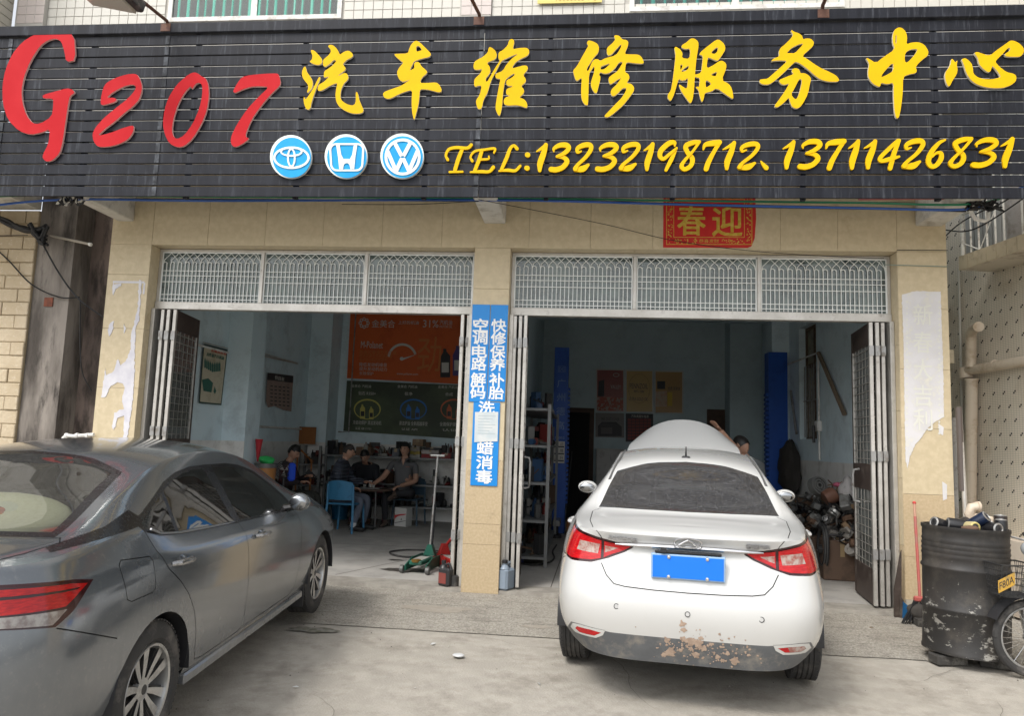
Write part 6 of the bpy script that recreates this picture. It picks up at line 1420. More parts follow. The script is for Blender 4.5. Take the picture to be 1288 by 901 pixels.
for k, (x, c1) in enumerate(((461, (.55, .5, .12)), (519, (.03, .16, .5)), (570, (.55, .13, .05)))):
    cm_ = M('poster_c%d' % k if False else ['poster_gold', 'poster_blue', 'poster_red'][k], c1, .6)
    ptxt(w, '金美合 汽机油', x-19, 484.5+k*.6, x+6, 487.5+k*.6, wtx, h=H3); ptxt(w, ['钻石 R350+', '极净', '合成'][k], x-10, 493+k*.6, x+12 if k == 0 else x, 497+k*.6, wtx, h=H3)
    bottle2(w, x-5, 517, .62, cm_, bk1); bottle2(w, x+6, 519, .55, cm_, bk1)
    P = [(x+1+17*cos(a), 515+13*sin(a)) for a in [2*pi*j/28 for j in range(28)]]; q2(P, cm_, H3-.001, H3-.0004, w, holes=[[(x+1+15.5*cos(a), 515.5+11.5*sin(a)) for a in [2*pi*j/28 for j in range(28)]]])
    ptxt(w, ['冷启动保护 清洁发动机', '清洁护油 全新超越享受', '全面保护发动机'][k], x-17, 530+k, x+19 if k < 2 else x+12, 534+k, wtx, h=H3); ptxt(w, ['认证 GB 11121', '认证 API', '认证'][k], x-14, 538+k, x+6, 540.5+k, wtx, h=H3)
w.build('print', gb)
# hanging posters on the left wall
def xfn(X0): return lambda u, v, h: (lambda p: (X0+h, p.y, p.z))(at(u, v, X=X0+h))
cream = M('cream_poster', (.55, .49, .36), .7, dirt=(.4, .33, .22), dscale=5); ink = M('green_ink', (.03, .12, .09), .7); rink = M('red_ink', (.5, .08, .05), .7)
w = MB(); X0 = XL+.02; f = xfn(X0); w.prism([(256,432.5),(286.5,440),(278.5,510),(250,507.5)], .006, M('poster_border', (.03, .06, .05), .6), (), f); w.prism([(257,435),(285,442),(277.5,508),(251.5,505.5)], .0015, cream, (), xfn(X0+.0065)); pa = w.build('hanging_poster', None, 'cream oil poster with green drawing hanging on the left wall near the folding door', 'poster')
w = MB(); f2 = xfn(X0+.0085)
w.prism([(255,430),(287,438),(287,439.5),(255,431.5)], .02, alu, (), xfn(X0+.001)) 
for j, (x, y) in enumerate([(258+k*2.3, 456-abs(k-4)*.8+k*.55) for k in range(9)]): w.prism([(x-1, y+10), (x-1, y+1), (x, y-3), (x+1, y+1), (x+1, y+10)], .001+.0001*j, ink, (), f2)
w.prism([(254,478),(262,476),(268,482),(266,494),(256,492)], .001, ink, (), f2); w.prism([(270,486),(272,492),(270.5,496),(268.5,493)], .001, ink, (), f2)
pa_ = at(264, 440, X=X0); pb_ = at(284, 446, X=X0); fz = lambda u, v, h: (X0+.0085+h, u, v)
add_text(w, '龙蟠润滑油', fz, at(264.5, 440, X=X0).y, at(270, 442, X=X0).z-.02, at(284, 440, X=X0).y, at(270, 436, X=X0).z-.03, rink); add_text(w, '高性能汽车机油', fz, at(259, 447, X=X0).y, at(270, 450.5, X=X0).z, at(281, 447, X=X0).y, at(270, 446, X=X0).z, ink)
w.build('print', pa)
w = MB(); w.prism([(336.5,469.5),(369,473.5),(366.5,518),(356,516),(345,511),(337,513),(334.5,505)], .006, M('calendar_pink', (.36, .26, .22), .8, dirt=(.25, .18, .15)), (), xfn(X0)); w.prism([(336.5,469),(369,473),(368.7,482),(336,478)], .002, bk1, (), xfn(X0+.007)); pb = w.build('wall_calendar', None, 'curled pinkish price sheet with black header hanging on the dark part of the left wall', 'calendar')
w = MB(); add_text(w, '价目表', fz, at(345, 475, X=X0).y, at(350, 478.5, X=X0).z, at(357, 475, X=X0).y, at(350, 473.5, X=X0).z, wtx)
for r in range(6):
    for k in range(5): x = 340+k*5.2; y = 485+r*4.6+k*.5; w.prism([(x, y), (x+3.2, y+.3), (x+3.2, y+1.7), (x, y+1.4)], .001, bk1, (), xfn(X0+.0067))
w.build('print', pb)
w = MB(); w.prism([(331,447),(375,457),(375,458.6),(331,448.6)], .03, alu, (), xfn(X0)); w.build('poster_rail', None, 'thin pale rail on the dark left wall above the price sheet', 'rail')
# three framed posters at the back of the right bay, and sheets below
YR = BYR-.012
def fr_poster(x0, y0, x1, y1, x1b, lab, cols, n):
    w = MB(); q2([(x0,y0),(x1,y0+.8),(x1,y1+.8),(x0,y1)], M('poster_frame', (.55, .55, .53), .5), 0, .012, w, YR); t = w.build('framed_poster', None, lab, 'poster', 'framed posters at the back of the right bay')
    w = MB(); a, b = (x0+1.6, y0+1.7), (x1-1.6, y1-1)
    q2([(a[0],a[1]),(b[0],a[1]+.7),(b[0],b[1]+.3),(a[0],b[1])], M('poster_face_%s' % n, cols[0], .35), .0125, .014, w, YR)
    if n == 'maroon':
        q2([(a[0],b[1]-.2),(a[0],b[1]-18),(b[0],b[1]-16),(b[0],b[1])], M('poster_pale', (.42, .34, .28), .5, col2=(.4, .08, .05), vs=20, lo=.48, hi=.5), .0145, .0152, w, YR); q2([(a[0]+1,b[1]-18),(a[0]+2,a[1]+14),(a[0]+9,a[1]+12),(a[0]+9,b[1]-18)], bk1, .0156, .016, w, YR); ptxt(w, 'VALLEY', 768, 485, 781, 489, wtx, YR, .0165)
        w.prism(disc_pts(775, 472, 4, 2.4, 16), .0006, wtx, [disc_pts(775, 472, 3.3, 1.8, 16)], lambda u, v, h: (lambda p: (p.x, YR-.0165-h, p.z))(at(u, v, Y=YR)))
    elif n == 'gold':
        ptxt(w, 'PENNZOIL', 792, 483, 815, 489, bk1, YR, .0165); ptxt(w, 'ULTRA GOLD OIL', 791, 500.5, 815, 504, bk1, YR, .0165); ptxt(w, '机油', 797, 491, 810, 494, bk1, YR, .0165)
        w.prism(disc_pts(804, 489, 14, 19, 24), .0006, M('poster_gold_line', (.38, .24, .06), .4), [disc_pts(804, 489, 13, 18, 24)], lambda u, v, h: (lambda p: (p.x, YR-.0155-h, p.z))(at(u, v, Y=YR)))
    else:
        q2([(a[0],b[1]-7),(a[0],a[1]+25),(a[0]+14,a[1]+24),(a[0]+14,b[1]-7)], M('poster_pinkish', (.5, .3, .2), .5, col2=(.5, .42, .3), vs=14), .0145, .0152, w, YR); q2([(a[0]+15,b[1]-8),(a[0]+15,a[1]+26),(a[0]+21,a[1]+26),(a[0]+21,b[1]-8)], M('poster_yellow', (.6, .4, .03), .5), .0145, .0152, w, YR)
        q2([(a[0]+2,a[1]+22),(a[0]+2,a[1]+12),(a[0]+12,a[1]+12),(a[0]+12,a[1]+22)], bk1, .0145, .0152, w, YR); ptxt(w, '优质 润滑油', 840, 487, 855, 491, bk1, YR, .0165)
    w.build('picture', t)
fr_poster(749.5, 464, 785.5, 518, 0, 'maroon framed poster with a red car picture, leftmost of three in the right bay', ((.26, .045, .035),), 'maroon')
fr_poster(786.5, 465, 821.8, 518.8, 0, 'gold framed oil poster, middle of three in the right bay', ((.50, .33, .10),), 'gold')
fr_poster(823, 466, 859.5, 520, 0, 'brown framed poster with pink and yellow panels, rightmost of three in the right bay', ((.42, .24, .07),), 'brown')
w = MB(); q2([(749,519.5),(785,520.3),(785,551),(749,550)], M('grey_poster', (.22, .21, .20), .6), 0, .008, w, YR); t = w.build('machine_poster', None, 'grey poster with a black machine picture below the maroon framed poster', 'poster')
w = MB(); q2([(752,549),(752,536),(757,531),(775,531),(782,537),(782,549)], bk1, .009, .010, w, YR); q2([(756,546),(756,538),(770,538),(770,546)], M('grey_poster2', (.12, .11, .11), .6), .0105, .011, w, YR); ptxt(w, 'FREE DUST COVER', 756, 526, 779, 529, bk1, YR, .0095); w.build('print', t)
w = MB(); q2([(787,520.3),(821.5,521),(821.5,556),(787,556)], bk1, 0, .008, w, YR); t = w.build('price_chart', None, 'dark sheet with red rows below the gold framed poster', 'poster')
w = MB(); rr_ = M('chart_red', (.24, .04, .035), .6)
for r in range(7):
    for k in range(6): x = 789.5+k*5; y = 527+r*3.9; q2([(x,y),(x+4.4,y+.1),(x+4.4,y+3.1),(x,y+3)], rr_, .009, .0096, w, YR)
ptxt(w, '汽车美容价格表', 794, 522.5, 816, 525.5, wtx, YR, .0095); w.build('print', t)
t = empty('white_cabinet', (at(767, 600, Y=BYR-.3).x, BYR-.30, .04), 'pale grey cabinet standing below the machine poster at the back of the right bay', 'cabinet'); cab = M('cabinet_grey', (.42, .41, .39), .5, dirt=(.25, .23, .2), dscale=4)
w = MB(); w.box((-.27, -.25, 0), (.27, .25, 1.42), cab, bev=.01); w.build('cabinet_body', t); w = MB(); w.box((-.25, -.262, .08), (.25, -.251, 1.12), cab, bev=.003); w.build('door', t); w = MB(); w.box((-.25, -.262, 1.15), (.25, -.251, 1.38), cab, bev=.003); w.build('drawer', t); w = MB(); w.tube([(.0, -.28, 1.2), (.0, -.28, 1.32)], .008, steel); w.build('handle', t)
# lift posts
lift = M('lift_blue', (.010, .085, .42), .45, dirt=(.007, .06, .3), dscale=3)
def post(x0, x1, lab, teeth, txt):
    Y = 4.9; t = empty('lift_post', ((x0+x1)/2, Y, .04), lab, 'car lift', 'blue posts of the two post car lift'); hw = (x1-x0)/2
    w = MB(); w.box((-hw, 0, 0), (hw, .03, 3.09), lift, bev=.004); w.box((-hw, .03, 0), (-hw+.02, .28, 3.09), lift); w.box((hw-.02, .03, 0), (hw, .28, 3.09), lift); w.box((-hw, 0, 3.091), (hw, .28, 3.10), lift); w.build('column', t)
    w = MB(); w.box((-.3, -.12, 0), (.3, .4, .02), steel); 
    w.build('base_plate', t)
    for x in (-.22, .22):
        w = MB(); w.lathe([(.03, 0), (.03, .05), (.015, .06)], steel, 8, Matrix.Translation((x, -.06, .02))); w.build('anchor_bolt', t)
    w = MB()
    for k in range(26): z = .5+k*.075; w.box((teeth*hw-.0, .02, z), (teeth*(hw+.035), .2, z+.045), lift)
    w.build('safety_rack', t, kind='stuff')
    w = MB(); w.box((-.05*teeth, -.25, .25) if False else (-.06, -.5, .18), (.06, -.0, .27), steel, bev=.01); w.tube([(0, -.46, 0.02), (0, -.46, .18)], .035, blackp); w.lathe([(.09, 0), (.09, .05), (.03, .07)], blackp, 14, Matrix.Translation((0, -.46, .0))); w.build('lift_arm', t)
    if txt:
        f = lambda u, v, h: (u, -.0012-h, v); w = MB(); lt = M('pale_blue_print', (.20, .32, .55), .5)
        for k, ch in enumerate('广州德高'): add_text(w, ch, f, -.065, 2.42-k*.235, .075, 2.56-k*.235, lt, 0, .001)
        w.build('lettering', t)
        for k, z in ((0, 2.68),):
            w = MB(); w.box((-.055, -.003, z), (.065, -.0012, z+.10), lt); w.box((-.05, -.004, z+.005), (.06, -.0031, z+.095), lift); add_text(w, 'DG', lambda u, v, h: (u, -.0042-h, v), -.04, z+.02, .05, z+.08, lt); w.build('logo_plate', t)
        w = MB(); w.box((-.09, -.003, 1.16), (.09, -.0012, 1.52), wtx); add_text(w, '3000KG', f, -.08, 1.56, .08, 1.60, lt)
        for k in range(3):
            z = 1.19+k*.115; w.box((-.08, -.0042, z), (.08, -.0031, z+.02), bk1); add_text(w, ['上 升', '下 降', '锁 止'][k], lambda u, v, h: (u, -.0032-h, v), -.07, z+.03, .07, z+.09, bk1)
        w.build('label_plate', t)
    return t
post(-.52, -.28, 'left blue lift post with pale lettering 广州德高 and label plates', 1, True); post(2.99, 3.29, 'right blue lift post, blank, beside the window wall', -1, False)
w = MB(); w.box((-.12, -.08, 0), (.12, .08, .3), M('orange_motor', (.35, .13, .03), .6, dirt=(.1, .05, .02)), bev=.02); w.lathe([(.06, .3), (.06, .36), (.03, .38)], blackp, 12); w.build('hydraulic_unit', None, 'orange hydraulic unit on the floor beside the left lift post', 'pump', loc=(-.12, 4.6, .04))
def fl(x, y, z=.055): return at(x, y, Z=z)
w = MB(); w.tube(spline([fl(655, 709), fl(672, 711), fl(690, 708), fl(697, 702), fl(695, 694), fl(700, 686)], 6), .012, rubber, 6); w.build('air_hose', None, 'black air hose lying in a loop on the floor by the left lift post', 'hose')
w = MB(); w.tube(spline([fl(566, 694), fl(545, 697), fl(515, 701), fl(494, 698), fl(492, 694), fl(515, 692), fl(545, 693), fl(566, 696)], 6), .012, rubber, 6); w.build('air_hose', None, 'black hose ring lying behind the green trolley jack', 'hose')
# ------------------------------------------------------------------ shelving with clutter
def clutter(w, x0, x1, y0, y1, z, n, hmax, mats):
    for k in range(n):
        x, y = rnd(x0, x1), rnd(y0, y1); m = random.choice(mats); c = random.random(); s_ = rnd(.4, 1)
        T = Matrix.Translation((x, y, z))@Matrix.Rotation(rnd(0, 3), 4, 'Z')
        if c < .35: w.box((-.07*s_, -.05*s_, 0), (.07*s_, .05*s_, hmax*rnd(.3, 1)), m, T, .004)
        elif c < .65: r = .045*s_; h = hmax*rnd(.4, 1); w.lathe([(r, 0), (r, h*.75), (r*.5, h*.85), (r*.4, h)], m, 10, T)
        elif c < .85: T2 = T@Matrix.Rotation(pi/2, 4, 'X')@Matrix.Translation((0, .05*s_, 0)); w.lathe([(.05*s_, -.05), (.055*s_, 0), (.05*s_, .05), (.02, .06)], m, 12, T2)
        else: w.tube([T@Vector((rnd(-.12, .12), rnd(-.05, .05), rnd(.01, hmax*.6))) for _ in range(4)], .014*s_+.004, m, 6)
cl_m = [M('clutter_dark', (.03, .03, .03), .6), M('clutter_grey', (.13, .13, .125), .5, .4), M('clutter_rust', (.10, .06, .035), .7), M('clutter_blue', (.02, .06, .14), .5), M('clutter_red', (.17, .02, .015), .5), M('clutter_pale', (.34, .33, .30), .6), blackp, blackp]
def rack(name, lab, cat, x0, x1, y0, y1, zs, ht, seed, mats=cl_m, dens=16):
    random.seed(seed); t = empty(name, (x0, y0, .04), lab, cat); X, Y = x1-x0, y1-y0
    for x in (0, X):
        for y in (0, Y): w = MB(); w.box((x-.02, y-.02, 0), (x+.02, y+.02, ht), shelf_m); w.build('post', t)
    for z in zs:
        w = MB(); w.box((-.0, -.0, z-.03), (X, Y, z), shelf_m); w.build('shelf', t)
        if z < ht+.05:
            w = MB(); clutter(w, .06, X-.06, .06, Y-.06, z+.001, int(dens*max(X, Y)), .28, mats); w.build('stored_parts', t, kind='stuff')
    return t
rack('storage_rack', 'steel rack full of spare parts along the partition wall of the right bay', 'shelf', -.84, -.42, 1.5, 4.4, (.12, .55, 1.0, 1.45, 1.9), 1.95, 41, dens=11)
rack('storage_rack', 'second steel rack with cans deeper along the partition wall beside the blue lift post', 'shelf', -.84, -.5, 4.6, 6.4, (.12, .6, 1.1, 1.6), 1.75, 42, dens=11)
w = MB()
random.seed(9)
for k in range(9): x = -.80+.06*k; w.tube([(x, 6.6+rnd(-.1, .1), .04), (x+.1, 7.2, 1.6+rnd(-.3, .4))], .014, [steel, rust, cl_m[1]][k % 3], 6)
w.build('leaning_rods', None, 'bundle of metal rods leaning in the back corner behind the lift post', 'rods', kind='stuff')
t = rack('work_bench', 'long grey steel bench with two shelves along the back wall behind the seated men', 'bench', at(404, 573, Y=5.4).x, -1.9, 5.4, 5.9, (.30, .68, 1.15), 1.15, 43, [cl_m[0], cl_m[1], cl_m[2], blackp, blackp, cl_m[5], cl_m[4]], dens=24)
# hanging belts under the bench
random.seed(4)
for k in range(17):
    w = MB(); x = -3.18+k*.058; m_ = [M('belt_grey', (.11, .115, .115), .6), M('belt_dark', (.05, .05, .05), .6)][k % 2]
    for q in range(1): w.tube([(x, 5.37, .64), (x+.012, 5.35, .5), (x+rnd(-.01, .03), 5.36, .30+rnd(0, .06)), (x+.05, 5.37, .36), (x+.04, 5.38, .6)], .013, m_, 6)
    w.build('drive_belt', t)
# cartons and boxes on top of the bench, one by one
def on_bench(px, pw, ph, col, lab, y=5.6, z=1.19, rz=0, cat='box', d=.26):
    x = at(px, 565, Y=y).x; return thing_box('storage_box', lab, cat, (x, y, z), (pw*.0138, d, ph*.0138), M('box_%s' % col[0], col[1], .7, dirt=tuple(c*.6 for c in col[1]), dscale=5), rz, grp='boxes on the bench behind the men')
on_bench(460, 20, 11, ('brown', (.17, .10, .06)), 'brown open carton on the bench behind the man in black')
on_bench(527, 14, 9, ('kraft', (.26, .17, .10)), 'small kraft carton on top of the stack right of the man in grey', z=1.19+.20, y=5.7)
on_bench(524, 13, 4, ('white', (.5, .48, .44)), 'flat white box at the bottom of the stack right of the man in grey'); on_bench(524, 12, 4, ('yellow', (.5, .38, .08)), 'flat yellow box lying on the white one right of the man in grey', z=1.19+.056); on_bench(524, 12, 5, ('ivory', (.46, .40, .34)), 'ivory box above the yellow one, right of the man in grey', z=1.19+.112)
on_bench(544, 24, 5, ('maroon', (.25, .03, .03)), 'long dark red box on the bench under the pale box'); on_bench(543, 23, 5, ('pale', (.42, .38, .36)), 'long pale box on the dark red box', z=1.19+.07); on_bench(545, 23, 3, ('black', (.04, .04, .045)), 'black flat case on top of the long pale box', z=1.19+.14)
on_bench(563, 12, 7, ('crimson', (.30, .06, .06)), 'crimson box at the right end of the bench beside the folding door'); on_bench(500, 9, 10, ('slate', (.12, .13, .15)), 'slate grey carton on the bench just left of the man in grey')
random.seed(12); w = MB(); clutter(w, at(408, 565, Y=5.6).x, at(450, 565, Y=5.6).x, 5.5, 5.8, 1.19, 26, .16, [cl_m[0], cl_m[2], cl_m[1], blackp]); clutter(w, at(470, 565, Y=5.6).x, at(496, 565, Y=5.6).x, 5.45, 5.75, 1.19, 10, .07, cl_m); w.build('tool_clutter', None, 'dark clutter of tools lying along the bench top', 'tools', kind='stuff')
# left corner: orange board, rack with red parts, steel frame
w = MB(); w.box((-.16, 0, 0), (.16, .03, .3), M('orange_panel', (.28, .10, .02), .6, dirt=(.18, .07, .02))); w.build('square_board', None, 'dull orange square panel on top of the red parts rack in the corner', 'panel', loc=(at(385, 556, Y=5.2).x, 5.2, 1.36))
redm = [M('red_parts', (.12, .02, .012), .5), M('red_parts_dark', (.06, .012, .01), .5), cl_m[0], cl_m[2]]
rack('parts_rack', 'rack crowded with dark red jack parts in the left back corner', 'shelf', at(377, 560, Y=5.1).x, at(400, 560, Y=5.1).x+.05, 5.1, 5.4, (.25, .62, .98), 1.3, 44, redm, 30)
w = MB(); om = M('orange_tube', (.32, .12, .03), .5); a = at(375, 563, Y=4.9); b = at(392, 580, Y=4.9); w.tube([a, b, Vector((b.x, b.y, .04))], .016, om, 6); w.tube([a, Vector((a.x, a.y, .04))], .016, om, 6); w.build('steel_frame', None, 'thin orange tubular frame standing in front of the red parts rack', 'frame')
# pennant, bucket, green bag, fan, in the left part
w = MB(); X1 = XL+.35; a = at(319, 556, X=X1); w.lathe([(.012, -.17), (.052, .13), (.056, .14), (.01, .14)], M('red_cone', (.42, .02, .03), .5), 14); w.build('red_cone', None, 'red cone hanging beside the switch on the white tiled pillar', 'cone', loc=(X1+.09, 2.6, at(319, 565, X=X1).z))
bx = at(333, 605, Y=2.6); t = empty('bucket', (bx.x, 2.6, .04), 'orange bucket with grey rim standing on a stool behind the grey car', 'bucket'); w = MB(); w.lathe([(.13, .75), (.15, 1.02)], M('orange_bucket', (.35, .15, .04), .5), 20); w.build('bucket_body', t); w = MB(); w.lathe([(.152, 1.0), (.16, 1.0), (.16, 1.06), (.14, 1.06)], cl_m[1], 20); w.build('rim', t); w = MB(); w.box((-.17, -.17, .70), (.17, .17, .745), dk); 
w.build('stool_seat', t)
for sx in (-.13, .13):
    for sy in (-.13, .13): w = MB(); w.box((sx-.015, sy-.015, 0), (sx+.015, sy+.015, .70), dk); w.build('leg', t)
random.seed(3); w = MB(); gbm = M('green_plastic_bag', (.03, .42, .10), .4)
w.ball((0, 0, 0), 1, gbm, 12, (.12, .09, .06)); me_ = w
for i, v in enumerate(w.v): n_ = noise.noise(Vector(v)*14)*.35+1; w.v[i] = (v[0]*n_, v[1]*n_, v[2]*n_)
w.build('green_bag', None, 'bright green crumpled plastic bag on top of the orange bucket', 'bag', loc=(bx.x+.02, 2.6, 1.145))
fx = at(357, 600, Y=2.9); t = empty('desk_fan', (fx.x, 2.9, .95), 'small fan with blue cloth in front of the seated man with the phone', 'fan'); w = MB()
for k in range(4): w.tube([(.13*cos(a)*(1-.2*k), -.02*k, .13*sin(a)*(1-.2*k)+.05) for a in [2*pi*j/18 for j in range(19)]], .006, blackp, 5)
w.build('cage', t); w = MB()
for k in range(3): a = 2*pi*k/3; w.raw([(0, 0, .05), (.10*cos(a), .01, .05+.10*sin(a)), (.10*cos(a+.9), -.01, .05+.10*sin(a+.9))], [(0, 1, 2)], cl_m[5])
w.build('blades', t); w = MB(); w.tube([(0, 0, -.9), (0, 0, -.05)], .018, blackp); w.build('stand', t)
w = MB(); w.box((.06, -.03, -.10), (.17, .02, .16), M('blue_cloth', (.01, .06, .5), .8), bev=.03); w.build('blue_cloth', t)
# blue tub, tea table, white box
bq = at(421, 655, Z=.04); t = empty('blue_tub', (bq.x, bq.y+.25, .04), 'blue plastic tub on the floor under the blue chair', 'tub'); w = MB(); w.lathe([(.13, 0), (.155, .26), (.16, .27), (.15, .27), (.125, .02)], M('tub_blue', (.02, .15, .30), .5), 20); w.build('tub', t); w = MB(); w.tube([(.158*cos(a), .158*sin(a), .265) for a in [2*pi*k/20 for k in range(21)]], .007, M('tub_blue', (.02, .15, .30), .5), 6); w.build('rim', t)
t = empty('oil_box', (at(511, 660, Z=.04).x, at(511, 663, Z=.04).y+.1, .04), 'white carton with a red swoosh on the garage floor by the seated men', 'box', rz=radians(-14)); w = MB(); w.box((-.11, -.11, 0), (.11, .11, .31), M('white_carton', (.62, .61, .58), .6), bev=.004); w.build('carton', t)
w = MB(); rs = M('red_swoosh', (.5, .02, .02), .5); P = [(-.108,.10),(-.09,.13),(-.05,.165),(0,.18),(.06,.19),(.108,.205),(.108,.215),(.05,.21),(0,.205),(-.05,.195),(-.108,.185)]
w.prism(P, .0006, rs, (), lambda u, v, h: (u, -.1105-h, v)); w.prism([(-.1,.05),(0,.07),(.108,.10),(.108,.107),(0,.08),(-.1,.06)], .0005, bk1, (), lambda u, v, h: (u, -.1105-h, v)); add_text(w, 'A', lambda u, v, h: (u, -.111-h, v), .01, .10, .035, .14, bk1); w.build('print', t)
tq_ = at(466, 612, Y=4.62); t = empty('tea_table', (tq_.x, 4.72, .04), 'small dark tea table with a tray of cups between the seated men', 'table'); w = MB(); w.lathe([(.33, .60), (.335, .615), (.33, .63)], dk, 24); w.build('table_top', t)
for a in (.5, 2.1, 3.7, 5.3): w = MB(); w.tube([(.2*cos(a), .2*sin(a), .6), (.26*cos(a), .26*sin(a), 0)], .016, cl_m[1]); w.build('leg', t)
w = MB(); w.box((-.17, -.12, 0), (.17, .12, .02), M('tea_tray', (.28, .28, .27), .3, .5), bev=.005); w.build('tea_tray', None, 'metal tea tray on the small table between the men', 'tray', loc=(tq_.x, 4.62, .672))
for k, (dx, dy) in enumerate(((-.10, 0), (-.02, .05), (.06, -.04))):
    w = MB(); w.lathe([(.018, 0), (.028, .045), (.026, .045), (.016, .004)], M('cup_white', (.6, .6, .58), .3), 12); w.build('tea_cup', None, ['tea cup at the left end of the tray', 'tea cup at the back of the tray', 'tea cup at the front right of the tray'][k], 'cup', 'tea cups on the tray', loc=(tq_.x+dx, 4.62+dy, .693))
# chairs
def chair(x, y, rz, m, lab, name='plastic_chair'):
    t = empty(name, (x, y, .04), lab, 'chair', rz=rz); sm_ = m
    w = MB(); w.box((-.21, -.20, .42), (.21, .20, .45), sm_, bev=.012); w.build('seat', t)
    w = MB(); n = 10
    V = []
    for j in range(7):
        for i in range(n+1):
            u = -1+2*i/n; z = .50+.27*j/6; V.append((u*.215*(1-.06*j/6), -.20-.05*(1-u*u)-.05*j/6, z+(.03*(1-u*u) if j == 6 else 0)))
    V2 = [(a, b+.016, c) for a, b, c in V]; F = [(j*(n+1)+i, j*(n+1)+i+1, (j+1)*(n+1)+i+1, (j+1)*(n+1)+i) for j in range(6) for i in range(n)]
    w.raw(V, F, sm_); w.raw(V2, F, sm_)
    w.build('backrest', t)
    for sx in (-1, 1):
        w = MB(); w.tube([(sx*.235, -.25, 0), (sx*.215, -.22, .43), (sx*.21, -.235, .74)], [.016, .02, .017], sm_); w.build('leg', t)
        w = MB(); w.tube([(sx*.225, .20, 0), (sx*.2, .18, .43)], [.015, .019], sm_); w.build('leg', t)
    return t
bch = M('chair_blue', (.045, .20, .36), .45, dirt=(.03, .12, .22), dscale=6)
cq = at(428, 664, Z=.04)
c1 = chair(-3.68, 3.98, radians(-8), bch, 'light blue plastic chair carrying the man in the padded jacket')
c2 = chair(at(512, 640, Y=5.2).x, 5.3, radians(175), M('chair_slate', (.05, .09, .13), .5), 'dark blue chair under the man in the grey polo shirt')
c3 = chair(at(461, 640, Y=5.3).x, 5.3, radians(180), M('chair_pink', (.22, .07, .10), .5), 'dull pink chair under the man in black')
c4 = chair(at(362, 640, Y=3.7).x-.02, 3.75, radians(-80), dk, 'brown chair under the man looking at his phone', 'wooden_chair')
# ------------------------------------------------------------------ trolley jacks
jg = M('jack_green', (.01, .10, .065), .45, dirt=(.04, .05, .04), dscale=9)
def jack(loc, rz, m, lab, handle, sc=1):
    t = empty('trolley_jack', loc, lab, 'jack', rz=rz); t.scale = (1, 1, 1); s_ = sc
    for sx in (-1, 1):
        w = MB(); w.prism([(-.30*s_,.03),(.32*s_,.03),(.34*s_,.09),(.24*s_,.15),(-.1*s_,.15),(-.30*s_,.09)], .012, m, (), lambda u, v, h, sx=sx: (sx*.12*s_+h, u, v)); w.build('side_plate', t)
        w = MB(); w.lathe([(.04, -.02), (.045, 0), (.04, .02)], cl_m[1], 14, Matrix.Translation((sx*.15*s_, -.30*s_, .045))@Matrix.Rotation(pi/2, 4, 'Y')); w.build('wheel', t)
        w = MB(); w.lathe([(.035, -.015), (.04, 0), (.035, .015)], blackp, 14, Matrix.Translation((sx*.16*s_, .28*s_, .04))@Matrix.Rotation(pi/2, 4, 'Y')); w.build('wheel', t)
    w = MB(); w.box((-.075*s_, -.30*s_, .09), (.075*s_, .10*s_, .14), m, bev=.01); w.box((-.06*s_, -.22*s_, .1405), (.06*s_, .02*s_, .146), cl_m[5]); w.build('lifting_arm', t)
    w = MB(); w.lathe([(.05, .0), (.055, .025), (.02, .03)], M('brass_saddle', (.22, .13, .03), .5, .5), 14, Matrix.Translation((0, -.27*s_, .125))); w.build('saddle', t)
    w = MB(); w.prism([(-.07, .14), (.07, .14), (.025, .26), (-.025, .26)], .08, m, (), lambda u, v, h: (u, .14*s_+h, v)); w.build('handle_socket', t)
    if handle:
        w = MB(); w.tube([(0, .18*s_, .24), (.035, .20*s_, 1.28)], .014, steel, 10); w.tube([(.012, .19*s_, .26), (.022, .195*s_, .72)], .019, blackp, 10)
        w.tube([(-.05, .2*s_, 1.285), (.12, .2*s_, 1.285)], .016, steel, 8); w.build('handle', t)
    else:
        w = MB(); w.tube([(0, .18, .2), (.12, .05, .42)], .018, m, 8); w.build('handle', t)
    return t
p = at(527, 722, Z=.04); jack((p.x, p.y+.26, .04), radians(-8), jg, 'green trolley jack with a tall upright handle on the garage floor', True, 1.0)
p = at(556, 720, Z=.04); jack((p.x+.02, p.y+.25, .04), radians(30), M('jack_red', (.30, .015, .012), .5, dirt=(.12, .01, .01)), 'small red trolley jack half behind the folding door right of the green jack', False, .8)
# bottles
def jug(loc, m, lab, lm, rz=0, s=1):
    t = empty('oil_jug', loc, lab, 'jug', rz=rz); w = MB()
    w.box((-.075*s, -.05*s, 0), (.075*s, .05*s, .19*s), m, bev=.018*s); w.lathe([(.045*s, .185*s), (.03*s, .215*s), (.022*s, .22*s), (.022*s, .235*s)], m, 12, Matrix.Translation((-.035*s, 0, 0))); w.tube([(-.01*s, 0, .225*s), (.05*s, 0, .235*s), (.066*s, 0, .19*s), (.066*s, 0, .15*s)], .012*s, m, 8); w.build('jug_body', t)
    w = MB(); w.lathe([(.026*s, .235*s), (.026*s, .262*s), (.02*s, .265*s)], blackp, 12, Matrix.Translation((-.035*s, 0, 0))); w.build('cap', t)
    if lm: w = MB(); w.box((-.055*s, -.0535*s, .03*s), (.045*s, -.0505*s, .14*s), lm); w.build('label', t)
    return t
p = at(562, 737, Z=.035); t = jug((p.x-.01, .10, .036), M('jug_black', (.03, .03, .032), .4), 'black oil jug with a red label beside the folding door left of the column', M('jug_label', (.22, .05, .04), .5), radians(-30), .95)
w = MB(); w.lathe([(.045, 0), (.045, .10), (.04, .105)], rubber, 16); w.build('oil_filter', None, 'black round oil filter on the threshold beside the black jug', 'filter', loc=(at(569, 736, Z=.035).x+.035, .11, .036))
